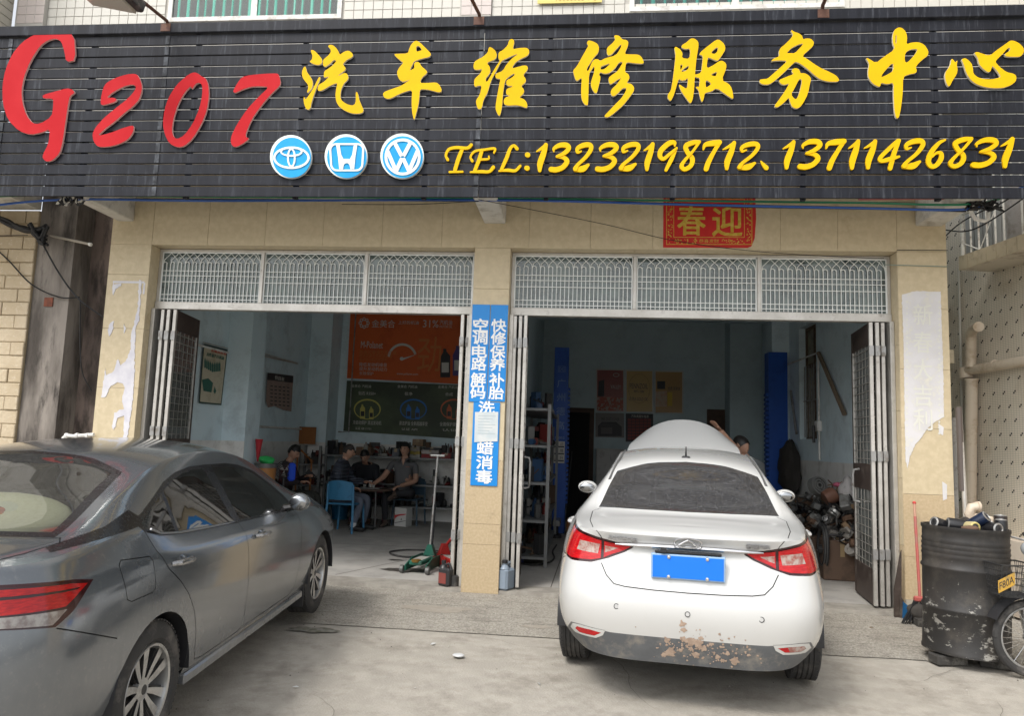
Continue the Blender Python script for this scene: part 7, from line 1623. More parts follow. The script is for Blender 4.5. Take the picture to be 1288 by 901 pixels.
jug((at(637, 741, Z=.035).x, .085, .036), M('jug_blue_grey', (.22, .27, .33), .45), 'blue grey oil jug on the threshold right of the column', None, radians(65), 1.12)
w = MB(); w.lathe([(.04, 0), (.04, .15), (.018, .18), (.018, .2)], M('bottle_blue', (.01, .06, .35), .4), 12); w.lathe([(.0405, .05), (.0405, .09)], M('bottle_band', (.5, .35, .03), .4), 12, None, False); w.build('blue_bottle', None, 'small blue bottle with yellow band behind the folding door right of the column', 'bottle', loc=(at(655, 708, Z=.04).x, at(655, 708, Z=.04).y, .04))
# ------------------------------------------------------------------ scrap heap in the right bay
random.seed(77)
def heap():
    w = MB(); mm = [cl_m[0], cl_m[1], rust, cl_m[2], M('scrap_pale', (.30, .28, .25), .6), steel, blackp, M('scrap_tan', (.24, .16, .09), .8), cl_m[1], M('scrap_silver', (.40, .40, .38), .4, .6)]
    for k in range(340):
        y = rnd(1.5, 4.3); hx = .95-.1*(y > 3); x = XR-.04-abs(random.gauss(0, .22)); top = (1.12 if y < 3.3 else .9)*(1-((XR-x)/.75)**2)
        if x < XR-.62: continue
        z = rnd(.35, max(.4, top)); T = Matrix.Translation((x, y, z))@Matrix.Rotation(rnd(0, 6), 4, 'Z')@Matrix.Rotation(rnd(-1.2, 1.2), 4, 'X')@Matrix.Rotation(rnd(-1, 1), 4, 'Y'); c = random.random(); m = random.choice(mm)
        if c < .3: r = rnd(.03, .07); w.lathe([(r*.4, -.03), (r, -.03), (r, .03), (r*.5, .035), (r*.4, .02)], m, 12, T)
        elif c < .55: w.tube([T@Vector(v) for v in ((-.15, 0, 0), (-.05, rnd(-.05, .05), .03), (.06, rnd(-.05, .05), -.02), (.15, rnd(-.08, .08), .03))], rnd(.006, .018), m, 6)
        elif c < .8: a, b, d = rnd(.03, .11), rnd(.02, .07), rnd(.01, .05); w.box((-a, -b, -d), (a, b, d), m, T, min(a, b, d)*.3)
        else: r = rnd(.05, .09); w.tube([T@Vector((r*cos(q), r*sin(q), 0)) for q in [2*pi*j/14 for j in range(13)]], .007, m, 5)
    return w.build('scrap_heap', None, 'tall heap of greasy scrap car parts against the right wall behind the folding door', 'scrap heap', kind='stuff')
heap()
for k, (y, x, s_, h, lab) in enumerate(((1.85, 3.06, .42, .46, 'soft brown carton at the front foot of the scrap heap'), (2.5, 3.05, .46, .42, 'greasy brown carton at the middle foot of the scrap heap'), (3.2, 3.03, .48, .40, 'dark carton at the rear foot of the scrap heap'))):
    thing_box('greasy_carton', lab, 'box', (x, y, .04), (s_, s_, h), M('greasy_card', (.12, .075, .05), .8, dirt=(.05, .035, .025), dscale=4), radians(4*k-5), .012, 'cartons under the scrap heap')
w = MB(); 
for k in range(5): w.tube([(2.83+.01*k, 1.75+(.16+.012*k)*cos(a)*.8, .42+(.22+.01*k)*sin(a)) for a in [2*pi*j/26 for j in range(27)]], .007, [blackp, cl_m[1]][k % 2], 6)
w.build('cable_coil', None, 'coil of black hose hanging on the front of the scrap heap', 'hose')
def rag(name, loc, s, m, lab, seed):
    w = MB(); w.ball((0, 0, 0), 1, m, 14, s)
    for i, v in enumerate(w.v): n_ = 1+.35*noise.noise(Vector(v)*9+Vector((seed, 0, 0)))+.15*noise.noise(Vector(v)*30); w.v[i] = (v[0]*n_, v[1]*n_, v[2]*n_)
    return w.build(name, None, lab, 'rag', loc=loc)
p = at(1066, 617, Y=1.9); rag('plastic_bag', p, (.10, .12, .15), M('dirty_white_bag', (.45, .43, .42), .6, dirt=(.15, .14, .13), dscale=14), 'dirty white plastic bag on the scrap heap beside the folding door', 1)
p = at(1055, 610, Y=1.98); rag('pink_rag', p, (.06, .05, .03), M('pink_cloth', (.42, .10, .16), .8), 'pink rag on the scrap heap left of the white bag', 4)
p = at(1046, 624, Y=1.95); w = MB(); w.lathe([(.09, -.09), (.10, .0), (.09, .05), (.05, .07)], M('brown_pot', (.17, .08, .05), .6), 16, Matrix.Rotation(1.1, 4, 'Y')); w.build('rusty_housing', None, 'round rusty brown housing on the middle of the scrap heap', 'car part', loc=p)
p = at(1028, 612, Y=2.3); w = MB()
for r in (.12, .085, .05): w.lathe([(r-.025, -.04), (r, -.04), (r, .05), (r-.025, .05)], M('fan_housing', (.2, .2, .19), .5, .4), 20, Matrix.Rotation(1.2, 4, 'X')@Matrix.Rotation(.4, 4, 'Y'), False)
w.build('fan_wheel', None, 'grey round blower wheel on top of the scrap heap', 'car part', loc=p)
rag('dark_coats', (3.22, 4.55, 1.25), (.15, .32, .42), M('dark_cloth', (.045, .04, .035), .9), 'dark coats hanging in the corner beside the right lift post', 9)
thing_box('dark_crate', 'dark crate standing under the hanging coats next to the lift post', 'crate', (3.12, 4.5, .04), (.35, .6, .75), M('crate_dark', (.06, .05, .04), .8), 0, .01)
# ------------------------------------------------------------------ people
skin = M('skin', (.42, .235, .16), .5, col2=(.46, .26, .18), vs=12); hair_m = M('black_hair', (.012, .010, .009), .5); lipm = M('lips', (.25, .09, .07), .5); eyem = M('dark_eye', (.015, .01, .01), .2)
def skin_body(name, par, V, E, R, mats, owner, sub=2):
    me = bpy.data.meshes.new(name); me.from_pydata([tuple(v) for v in V], E, [])
    o = bpy.data.objects.new(name, me); COL.objects.link(o); md = o.modifiers.new('s', 'SKIN'); md.use_smooth_shade = True
    if not me.skin_vertices: 
        pass
    sv = me.skin_vertices[0].data
    for i, r in enumerate(R): sv[i].radius = (r if isinstance(r, tuple) else (r, r)); sv[i].use_root = (i == 0)
    sb = o.modifiers.new('b', 'SUBSURF'); sb.levels = sub; sb.render_levels = sub
    bpy.context.view_layer.update(); nm = bpy.data.meshes.new_from_object(o.evaluated_get(bpy.context.evaluated_depsgraph_get()))
    bpy.data.objects.remove(o); bpy.data.meshes.remove(me)
    nm.materials.clear()
    for m in mats: nm.materials.append(m)
    segs = [(Vector(V[a]), Vector(V[b]), owner[k]) for k, (a, b) in enumerate(E)]
    for p in nm.polygons:
        c = p.center; best = 9e9; bi = 0
        for a, b, k in segs:
            d = b-a; t = max(0, min(1, (c-a).dot(d)/max(d.length_squared, 1e-9))); q = (c-(a+d*t)).length
            if q < best: best, bi = q, k
        p.material_index = bi; p.use_smooth = True
    nm.name = name
    return obj(name, nm, par)
def person(label, J, face, top, leg, shoe, sleeve='long', hair='short', extra=None, torso=(.17, .125), tilt=0, smaller=1, loc=None, noleg=False, hands='curl'):
    """J: world joints; the root sits at the pelvis"""
    base = Vector(J['pel']); base.z = .04
    t = empty('person', base, label, 'person'); L = lambda k: Vector(J[k])-base
    pel, ch, nk, hd = L('pel'), L('ch'), L('nk'), L('hd'); sR, sL = L('sR'), L('sL'); ax = (sL-sR).normalized()
    hipw = .10; hR = pel-ax*hipw; hL = pel+ax*hipw; wst = pel.lerp(ch, .45)
    V = [pel, wst, ch, nk, hd-Vector((0, 0, .05)), sR, L('eR'), L('wR'), sL, L('eL'), L('wL')]
    E = [(0, 1), (1, 2), (2, 3), (3, 4), (2, 5), (5, 6), (6, 7), (2, 8), (8, 9), (9, 10)]
    own = [0, 0, 0, 1, 0, 0, (0 if sleeve == 'long' else 1), 0, 0, (0 if sleeve == 'long' else 1)]
    b_ = .012 if sleeve == 'puff' else 0
    if sleeve == 'puff': own[6] = own[9] = 0
    R = [(.15, .125), (torso[0]*.85, torso[1]*.95), (torso[0], torso[1]), .058, .05, .068+b_, .052+b_, .034 if sleeve == 'short' else .04+b_, .068+b_, .052+b_, .034 if sleeve == 'short' else .04+b_]
    if sleeve == 'short':     # sleeve ends above the elbow: an extra joint so that the colour changes there
        for s_, e_, w_ in ((5, 6, 7), (8, 9, 10)): pass
    V += [hR, L('kR'), L('aR'), hL, L('kL'), L('aL')]; i0 = 11
    E += [(0, i0), (i0, i0+1), (i0+1, i0+2), (0, i0+3), (i0+3, i0+4), (i0+4, i0+5)]; own += [2]*6; R += [.105, .075, .048, .105, .075, .048]
    if sleeve == 'short':
        n = len(V)
        for k, (s_, e_) in enumerate(((5, 6), (8, 9))):
            m_ = V[s_].lerp(V[e_], .62); V.append(m_); R.append(.05); idx = E.index((s_, e_)); E[idx] = (s_, n+k); own[idx] = 0; E.append((n+k, e_)); own.append(1)
    skin_body('body', t, V, E, R, [top, skin, leg], own)
    # head
    f = Vector(face).normalized(); up = Vector((0, 0, 1)); up = (up-f*up.dot(f)*.55).normalized(); rt = f.cross(up).normalized(); up = rt.cross(f).normalized()
    T = Matrix(((rt.x, f.x, up.x, hd.x), (rt.y, f.y, up.y, hd.y), (rt.z, f.z, up.z, hd.z), (0, 0, 0, 1)))@Matrix.Diagonal((smaller, smaller, smaller, 1))
    w = MB(); n, m_ = 20, 18; Vh = []
    for i in range(n+1):
        ph = pi*i/n; z = -cos(ph)
        for j in range(m_):
            th = 2*pi*j/m_; x = sin(ph)*sin(th); y = sin(ph)*cos(th)
            X = x*.073; Y = y*.092; Z = z*.118
            if z < -.1: k = (-.1-z)/.9; X *= 1-.32*k; Y = Y*(1-.18*k)+(.012*k if y > 0 else -.0)
            if y > .2: Y *= 1-.12*abs(x)                 # flatter face
            d = Vector((x, z))
            if y > 0:
                Y += .022*exp(-((x/.13)**2+((z+.12)/.16)**2))+.010*exp(-((x/.1)**2+((z-.02)/.14)**2))    # nose and bridge
                Y += .006*exp(-((x/.5)**2+((z-.22)/.08)**2))                                            # brow
                for s_ in (-.38, .38): Y -= .009*exp(-(((x-s_)/.17)**2+((z-.08)/.10)**2))                 # eye sockets
                Y += .005*exp(-((x/.3)**2+((z+.45)/.07)**2))+.006*exp(-((x/.25)**2+((z+.85)/.15)**2))     # lips, chin
                for s_ in (-.55, .55): Y += .005*exp(-(((x-s_)/.2)**2+((z+.12)/.15)**2))
            Vh.append(T@Vector((X, Y, Z)))
    F = [(i*m_+j, i*m_+(j+1) % m_, (i+1)*m_+(j+1) % m_, (i+1)*m_+j) for i in range(n) for j in range(m_)]
    w.raw(Vh, F, skin)
    for s_ in (-1, 1):
        w.ball((s_*.073, -.005, -.005), 1, skin, 8, (.010, .020, .032), T)
        w.ball((s_*.028, .079, .010), 1, eyem, 6, (.011, .006, .0045), T); w.ball((s_*.028, .088, .028), 1, hair_m, 6, (.017, .004, .0035), T)
    w.ball((0, .090, -.052), 1, lipm, 6, (.020, .006, .0055), T)
    w.build('head', t, ang=70)
    w = MB(); big = {'short': .0, 'shaved': -.004, 'full': .012}[hair]; Vh = []; n = 16
    for i in range(n+1):
        ph = pi*i/n; z = -cos(ph)
        for j in range(m_):
            th = 2*pi*j/m_; x = sin(ph)*sin(th); y = sin(ph)*cos(th); nn = 1+.05*noise.noise(Vector((x*5, y*5, z*5)))+(.07*noise.noise(Vector((x*14, y*14, z*6))) if hair == 'full' else 0)
            Vh.append(T@Vector((x*(.081+big)*nn, (y*(.098+big)-.004)*nn, (z*(.122+big)+.006)*nn)))
    F = []
    for i in range(n):
        for j in range(m_):
            ph = pi*(i+.5)/n; z = -cos(ph); y = sin(ph)*cos(2*pi*(j+.5)/m_)
            lim = (.42 if hair != 'full' else .30) if y > .45 else (.10 if y > .0 else -.42)
            if z > lim: F.append((i*m_+j, i*m_+(j+1) % m_, (i+1)*m_+(j+1) % m_, (i+1)*m_+j))
    w.raw(Vh, F, hair_m if hair != 'shaved' else M('cropped_hair', (.035, .030, .027), .8)); w.build('hair', t, ang=70)
    # hands with five fingers
    for s_, (wk, ek) in ((1, ('wR', 'eR')), (-1, ('wL', 'eL'))):
        wr = L(wk); d = (wr-L(ek)).normalized(); side = d.cross(Vector((0, 0, 1))); side = side.normalized() if side.length > .1 else Vector((1, 0, 0)); dn = side.cross(d).normalized()
        if dn.z > 0: dn = -dn
        w = MB(); TT = Matrix(((side.x, d.x, dn.x, wr.x), (side.y, d.y, dn.y, wr.y), (side.z, d.z, dn.z, wr.z), (0, 0, 0, 1)))
        w.ball((0, .045, 0), 1, skin, 10, (.040, .052, .017), TT)
        cr = {'curl': .55, 'flat': .15}[hands]
        for k, (x, l) in enumerate(((-.029, .062), (-.010, .072), (.010, .068), (.028, .054))):
            p0 = Vector((x, .085, 0)); p1 = p0+Vector((x*.15, l*.45*cos(cr*.5), l*.45*sin(cr*.5))); p2 = p1+Vector((0, l*.35*cos(cr*1.6), l*.35*sin(cr*1.6))); p3 = p2+Vector((0, l*.28*cos(cr*2.4), l*.28*sin(cr*2.4)))
            w.tube([p0-Vector((0, .02, 0)), p0, p1, p2, p3], [.009, .0095, .0088, .008, .006], skin, 8, T=TT)
        w.tube([(s_*-.03, .015, .004), (s_*-.048, .045, .014), (s_*-.050, .072, .024)], [.013, .011, .008], skin, 8, T=TT); w.build('hand', t, ang=70)
    if not noleg:
        for a, k in (('aR', 'tR'), ('aL', 'tL')):
            an = L(a); to = L(k); d = (to-an); d.z *= .3; d.normalize(); w = MB(); sd_ = Vector((-d.y, d.x, 0)).normalized(); u_ = sd_.cross(d); 
            if u_.z < 0: u_ = -u_
            TT = Matrix(((sd_.x, d.x, u_.x, an.x), (sd_.y, d.y, u_.y, an.y), (sd_.z, d.z, u_.z, an.z), (0, 0, 0, 1)))
            w.ball((0, .07, -.03), 1, shoe, 12, (.045, .135, .035), TT); w.ball((0, .0, -.01), 1, shoe, 10, (.04, .055, .05), TT); w.box((-.042, -.05, -.068), (.042, .19, -.050), M('shoe_sole', (.05, .045, .04), .8), TT, .01); w.build('shoe', t, ang=60)
    return t
def Q(x, y, Y): return at(x, y, Y=Y)
jk = M('padded_jacket', (.05, .06, .082), .45, col2=(.065, .075, .10), vs=6)
def quilt(m):
    n = m.node_tree.nodes; l = m.node_tree.links; b = n['Principled BSDF']; tc = n.new('ShaderNodeTexCoord'); wv = n.new('ShaderNodeTexWave'); wv.bands_direction = 'Z'; wv.inputs['Scale'].default_value = 5.5; wv.inputs['Distortion'].default_value = 1.2
    l.new(tc.outputs['Object'], wv.inputs['Vector']); bp = n.new('ShaderNodeBump'); bp.inputs['Strength'].default_value = .9; bp.inputs['Distance'].default_value = .03; l.new(wv.outputs['Fac'], bp.inputs['Height']); l.new(bp.outputs[0], b.inputs['Normal'])
quilt(jk)
denim = M('faded_trousers', (.115, .13, .17), .8, col2=(.15, .165, .21), vs=8, bump=.3, bs=40); darkt = M('dark_trousers', (.018, .018, .022), .8, bump=.3, bs=30); knit = M('black_sweater', (.014, .015, .020), .85, bump=.3, bs=60); polo = M('grey_polo', (.105, .105, .11), .85, col2=(.125, .125, .13), vs=6, bump=.25, bs=40); vest = M('dark_vest', (.03, .02, .022), .8); olive = M('olive_trousers', (.035, .035, .028), .8, bump=.4, bs=18); sh = M('black_shoe', (.02, .02, .02), .5)
z0 = .04
def P_(x, y, z): return Vector((x, y, z))
# man 1: padded jacket, on the blue chair, facing the tea table (right)
bx_, by_ = -3.90, 4.05
J = dict(pel=P_(bx_, by_, .57), ch=P_(bx_+.03, by_+.06, .99), nk=P_(bx_+.10, by_+.08, 1.16), hd=P_(bx_+.155, by_+.09, 1.275), sR=P_(bx_+.06, by_-.12, 1.05), sL=P_(bx_+.06, by_+.27, 1.05), eR=P_(bx_+.10, by_-.17, .78), wR=P_(bx_+.30, by_-.02, .72), eL=P_(bx_+.17, by_+.34, .80), wL=P_(bx_+.38, by_+.30, .80), kR=P_(bx_+.44, by_-.0, .54), aR=P_(bx_+.33, by_-.02, .13), tR=P_(bx_+.50, by_-.02, .06), kL=P_(bx_+.46, by_+.28, .55), aL=P_(bx_+.40, by_+.28, .13), tL=P_(bx_+.56, by_+.30, .06))
m1 = person('man in a dark padded jacket and grey trousers seated on the light blue chair', J, (.9, .25, -.32), jk, denim, sh, 'puff', 'shaved', torso=(.185, .15))
w = MB(); a = Vector(J['aR']); w.tube([a+Vector((0, 0, -.02)), a+Vector((.01, 0, .05))], [.05, .051], M('white_sock', (.6, .6, .6), .8), 10); so_ = w.build('sock', m1); so_.location = -m1.location
# man 2: black sweater, facing us, head bowed
p = Q(461, 622, 5.25); bx_, by_ = p.x, 5.25
J = dict(pel=P_(bx_, by_, .56), ch=P_(bx_, by_-.13, .93), nk=P_(bx_+.01, by_-.22, 1.08), hd=P_(bx_+.02, by_-.30, 1.19), sR=P_(bx_-.20, by_-.16, 1.0), sL=P_(bx_+.20, by_-.16, 1.0), eR=P_(bx_-.24, by_-.30, .76), wR=P_(bx_-.10, by_-.50, .80), eL=P_(bx_+.24, by_-.30, .76), wL=P_(bx_+.08, by_-.50, .80), kR=P_(bx_-.15, by_-.40, .54), aR=P_(bx_-.12, by_-.30, .13), tR=P_(bx_-.12, by_-.45, .06), kL=P_(bx_+.15, by_-.40, .54), aL=P_(bx_+.14, by_-.30, .13), tL=P_(bx_+.14, by_-.45, .06))
m2 = person('man in a black sweater bowed over his hands at the tea table', J, (-.05, -.85, -.55), knit, darkt, M('brown_shoe', (.10, .05, .03), .6), 'long', 'short')
# man 3: grey polo shirt, legs crossed, facing us
p = Q(507, 622, 5.2); bx_, by_ = p.x, 5.2
J = dict(pel=P_(bx_, by_, .56), ch=P_(bx_+.0, by_-.02, .98), nk=P_(bx_+.01, by_-.04, 1.19), hd=P_(bx_+.01, by_-.08, 1.325), sR=P_(bx_-.195, by_-.05, 1.10), sL=P_(bx_+.20, by_-.03, 1.08), eR=P_(bx_-.30, by_-.18, .86), wR=P_(bx_-.42, by_-.42, .73), eL=P_(bx_+.24, by_-.12, .80), wL=P_(bx_+.02, by_-.34, .72), kR=P_(bx_-.22, by_-.38, .57), aR=P_(bx_-.20, by_-.34, .13), tR=P_(bx_-.21, by_-.50, .06), kL=P_(bx_+.24, by_-.40, .62), aL=P_(bx_-.02, by_-.50, .60), tL=P_(bx_-.06, by_-.60, .50))
m3 = person('man in a dark grey polo shirt, legs crossed, holding a white cup', J, (-.12, -.97, .02), polo, darkt, M('sandal', (.09, .06, .045), .7), 'short', 'full')
w = MB(); yv = Vector(J['wR'])+Vector((-.02, -.09, -.02)); w.lathe([(.022, 0), (.03, .09), (.027, .09), (.018, .005)], M('cup_white', (.6, .6, .58), .3), 14); w.build('paper_cup', None, 'white cup in the hand of the man in the grey polo shirt', 'cup', loc=yv)
w = MB(); c = Vector(J['nk'])
for s_ in (-1, 1): w.tube([c+Vector((0, .06, .0)), c+Vector((s_*.065, .01, -.005)), c+Vector((s_*.05, -.065, -.03)), c+Vector((s_*.015, -.095, -.10))], [.014, .016, .016, .010], polo, 8)
w.raw([c+Vector(v) for v in ((-.03, -.085, -.02), (.03, -.085, -.02), (.0, -.118, -.14))], [(0, 1, 2)], skin)
q_ = w.build('collar', m3); q_.location = -m3.location
w = MB(); add_text(w, 'MOTOR', lambda u, v, h: (u, by_-.02-.150-h, v), bx_+.06, 1.03, bx_+.13, 1.045, M('orange_stitch', (.5, .12, .03), .7)); q_ = w.build('chest_print', m3); q_.location = -m3.location
# man 4: left, looking at his phone, facing right
p = Q(356, 632, 3.75); bx_, by_ = p.x, 3.75
J = dict(pel=P_(bx_, by_, .55), ch=P_(bx_+.0, by_-.02, .96), nk=P_(bx_+.07, by_-.03, 1.12), hd=P_(bx_+.14, by_-.05, 1.245), sR=P_(bx_+.03, by_-.20, 1.02), sL=P_(bx_+.03, by_+.18, 1.02), eR=P_(bx_+.10, by_-.25, .77), wR=P_(bx_+.32, by_-.16, .80), eL=P_(bx_+.14, by_+.2, .80), wL=P_(bx_+.34, by_+.02, .88), kR=P_(bx_+.48, by_-.10, .60), aR=P_(bx_+.50, by_-.08, .14), tR=P_(bx_+.66, by_-.08, .07), kL=P_(bx_+.50, by_+.12, .60), aL=P_(bx_+.52, by_+.12, .14), tL=P_(bx_+.68, by_+.12, .07))
m4 = person('man in a dark red top looking at his phone, leftmost of the seated men', J, (.88, -.12, -.55), M('dark_red_top', (.09, .015, .018), .8, col2=(.025, .016, .018), vs=3.2, lo=.45, hi=.5), olive, sh, 'long', 'short')
w = MB(); v = Vector(J['wL'])+Vector((.07, -.03, .035)); w.box((-.04, -.004, -.075), (.04, .004, .075), blackp, Matrix.Rotation(radians(-50), 4, 'Y'), .004); w.build('phone', None, 'mobile phone held by the leftmost seated man', 'phone', loc=v)
# mechanic behind the bonnet
hp = Q(932, 557, 1.75)
J = dict(pel=P_(hp.x+.18, 1.85, .92), ch=P_(hp.x+.13, 1.78, 1.28), nk=P_(hp.x+.05, 1.74, 1.42), hd=P_(hp.x, 1.72, hp.z-.03), sR=P_(hp.x-.02, 1.60, 1.34), sL=P_(hp.x+.26, 1.86, 1.32), eR=P_(hp.x-.12, 1.40, 1.50), wR=Q(905, 541, 1.28), eL=P_(hp.x+.2, 1.7, 1.10), wL=P_(hp.x-.05, 1.5, 1.05), kR=P_(hp.x+.15, 1.75, .50), aR=P_(hp.x+.18, 1.85, .14), tR=P_(hp.x+.05, 1.75, .06), kL=P_(hp.x+.30, 1.90, .50), aL=P_(hp.x+.34, 2.0, .14), tL=P_(hp.x+.2, 1.92, .06))
person('mechanic leaning under the raised bonnet with one arm resting on it', J, (-.55, .55, -.65), M('grey_work_shirt', (.16, .17, .17), .85), darkt, sh, 'short', 'short', hands='flat')
# ------------------------------------------------------------------ things at the right pilaster
def ptd(x, y, depth): d = ray(x, y); return CAM+d*(depth/d.dot(FW))
bc = ptd(1213, 745, 5.68); GZ = gz(bc.y)
btop = 1.06; bb = .075
def barrel():
    t = empty('oil_barrel', (bc.x, bc.y, GZ), 'dented black steel oil barrel full of used filters standing on bricks', 'barrel')
    bm_ = M('barrel_black', (.026, .025, .024), .5, spec=.35, col2=(.038, .034, .031), vs=3, dirt=(.085, .075, .062), dscale=5, dlo=.5, dhi=.8, bump=.25, bs=14)
    n = bm_.node_tree.nodes; l = bm_.node_tree.links; b = n['Principled BSDF']; src = b.inputs['Base Color'].links[0].from_socket
    tc = n.new('ShaderNodeTexCoord'); ns = n.new('ShaderNodeTexNoise'); ns.inputs['Scale'].default_value = 11; ns.inputs['Detail'].default_value = 8; ns.inputs['Roughness'].default_value = .72; mp = n.new('ShaderNodeMapping'); mp.inputs['Scale'].default_value = (1, 1, 1.8); l.new(tc.outputs['Object'], mp.inputs[0]); l.new(mp.outputs[0], ns.inputs[0])
    sx = n.new('ShaderNodeSeparateXYZ'); l.new(tc.outputs['Object'], sx.inputs[0]); mr = n.new('ShaderNodeMapRange'); l.new(sx.outputs[2], mr.inputs[0]); mr.inputs[1].default_value = .25; mr.inputs[2].default_value = .85; mr.inputs[3].default_value = .10; mr.inputs[4].default_value = -.04
    ad = n.new('ShaderNodeMath'); ad.operation = 'ADD'; l.new(ns.outputs['Fac'], ad.inputs[0]); l.new(mr.outputs[0], ad.inputs[1]); rp = n.new('ShaderNodeValToRGB'); rp.color_ramp.elements[0].position = .655; rp.color_ramp.elements[1].position = .69; l.new(ad.outputs[0], rp.inputs[0])
    mx = n.new('ShaderNodeMix'); mx.data_type = 'RGBA'; l.new(rp.outputs[0], mx.inputs['Factor']); l.new(src, mx.inputs[6]); mx.inputs[7].default_value = (.26, .25, .225, 1); l.new(mx.outputs[2], b.inputs['Base Color'])
    r = .292; H_ = .88; prof = [(r*.97, 0), (r+.006, .004), (r+.006, .022), (r, .03)]
    for z in (.05+.0*k for k in range(1)): pass
    prof += [(r, .29), (r+.010, .30), (r+.010, .312), (r, .322), (r, .57), (r+.010, .582), (r+.010, .594), (r, .604)]
    for k in range(4): z = .66+k*.035; prof += [(r, z), (r+.005, z+.012), (r, z+.024)]
    prof += [(r, .85), (r+.007, .858), (r+.007, .88), (r-.006, .88), (r-.010, .855), (r-.012, .72), (.001, .72)]
    w = MB(); w.lathe(prof, bm_, 48, None, False)
    for i, v in enumerate(w.v):
        p = Vector(v)
        if p.z < .84: k = 1+.030*noise.noise(Vector((p.x*5, p.y*5, p.z*4)))-.05*exp(-(((p.x+.10)/.16)**2+((p.z-.62)/.09)**2))*(p.y < 0); w.v[i] = (p.x*k, p.y*k, p.z)
    o = w.build('drum', t, ang=50); o.scale = (1.0, 1.0, 1.055); o.location = (0, 0, bb); o.rotation_euler = (0, radians(1.2), 0)
    return t
barrel()
brm = M('grey_block', (.045, .042, .038), .9, dirt=(.2, .19, .17), bump=.4)
for k, (dx, dy, rz, lab) in enumerate(((-.18, -.10, .2, 'grey brick under the left front of the oil barrel'), (.16, -.12, -.3, 'grey brick under the right front of the oil barrel'), (0, .17, 0, 'grey brick under the back of the oil barrel'))):
    w = MB(); w.box((-.12, -.06, 0), (.12, .06, .07), brm, bev=.008); w.build('brick', None, lab, 'brick', 'bricks under the oil barrel', loc=(bc.x+dx, bc.y+dy, GZ), rot=(0, 0, rz))
def filt(x, y, z, r, h, rx, ry, m, lab, face=None):
    t = empty('oil_filter', (x, y, z), lab, 'filter', 'used oil filters in the barrel'); T = Matrix.Rotation(ry, 4, 'Z')@Matrix.Rotation(rx, 4, 'X')
    w = MB(); w.lathe([(r*.85, -h/2), (r, -h/2+.008), (r, h/2-.006), (r*.96, h/2)], m, 20, T); w.build('can', t)
    w = MB(); w.lathe([(r*.94, h/2+.0005), (r*.7, h/2+.006), (r*.62, h/2+.0006)], face or steel, 20, T, False); w.lathe([(r*.60, h/2+.001), (r*.25, h/2+.003), (r*.2, h/2-.01)], blackp, 16, T, False); w.build('seal', t)
B = lambda px_, dy, dz: (bc.x+(px_-1213)*.006, bc.y+dy, GZ+bb+.88+dz)
blk2 = M('filter_black', (.015, .015, .017), .3)
filt(*B(1181, -.06, .06), .045, .11, 1.3, -1.2, blk2, 'black filter lying at the left end on top of the barrel'); filt(*B(1198, -.10, .06), .05, .12, 1.45, -1.7, blk2, 'black filter lying second from the left on the barrel'); filt(*B(1209, -.19, .06), .040, .09, 1.5, .1, M('filter_cream', (.45, .38, .2), .6), 'cream paper filter facing forward in the middle of the barrel top', M('filter_yellow', (.5, .42, .15), .5))
filt(*B(1223, -.12, .10), .045, .14, .95, .75, M('filter_navy', (.012, .02, .045), .25), 'dark blue filter tilted up on the barrel top'); filt(*B(1234, -.20, .055), .045, .09, 1.5, .25, blk2, 'black filter with bright ring facing forward on the barrel top'); filt(*B(1250, -.12, .06), .043, .11, 0, 0, blk2, 'upright black filter at the right of the barrel top'); filt(*B(1258, -.02, .075), .046, .13, 0, 0, M('filter_dark_brown', (.02, .014, .012), .35), 'upright dark filter at the far right edge of the barrel'); filt(*B(1219, .08, .05), .05, .12, 1.3, 2.0, blk2, 'black filter lying at the back of the barrel top'); filt(*B(1245, .03, .04), .05, .10, .4, .5, blk2, 'black filter slumped behind the upright one')
w = MB(); a = Vector(B(1238, .12, .10)); 
w.tube([Vector(B(1262, .06, .02)), Vector(B(1256, .06, .09)), Vector(B(1243, .08, .105)), Vector(B(1236, .10, .11))], .034, pipe_m, 12); w.tube([Vector(B(1234, .10, .07)), Vector(B(1230, .10, .14)), Vector(B(1233, .10, .185)), Vector(B(1241, .10, .195))], .036, pipe_m, 12); w.tube([Vector(B(1240, .10, .195)), Vector(B(1243, .10, .195))], .042, pipe_m, 12); w.build('pipe_elbow', None, 'cream plastic pipe elbows lying among the filters on the barrel', 'pipe')
rag('oily_rag', Vector(B(1203, -.24, .055)), (.06, .03, .02), M('brown_rag', (.12, .07, .045), .9), 'brown oily rag hanging over the barrel rim', 3)
# broom with red handle
a = ptd(1150, 633, 6.55); b = ptd(1158, 745, 6.35); a.y = -.12; a = at(1150, 633, Y=-.10); b = at(1157, 752, Y=-.30)
t = empty('broom', (0, 0, 0), 'broom with a faded red handle leaning upside against the right pilaster', 'broom'); w = MB(); w.tube([a, a.lerp(b, .15)], .013, M('broom_grip', (.45, .25, .17), .6), 8); w.tube([a.lerp(b, .15), b], .014, M('broom_red', (.40, .09, .075), .6, dirt=(.28, .16, .13)), 8); w.ball(a, .017, M('broom_cap', (.5, .05, .04), .5), 8); w.build('handle', t)
w = MB(); w.box((b.x-.05, b.y-.02, b.z-.04), (b.x+.06, b.y+.03, b.z+.01), M('broom_red', (.48, .07, .06)), bev=.012); w.build('broom_block', t); w = MB(); random.seed(2)
for k in range(70): x = rnd(-.05, .05); w.tube([(b.x+x, b.y+rnd(-.015, .02), b.z-.03), (b.x+x*2-.06+rnd(-.02, .02), b.y+rnd(-.04, .04), b.z-.22+rnd(-.03, .02))], .003, blackp, 4)
w.build('bristles', t, kind='stuff')
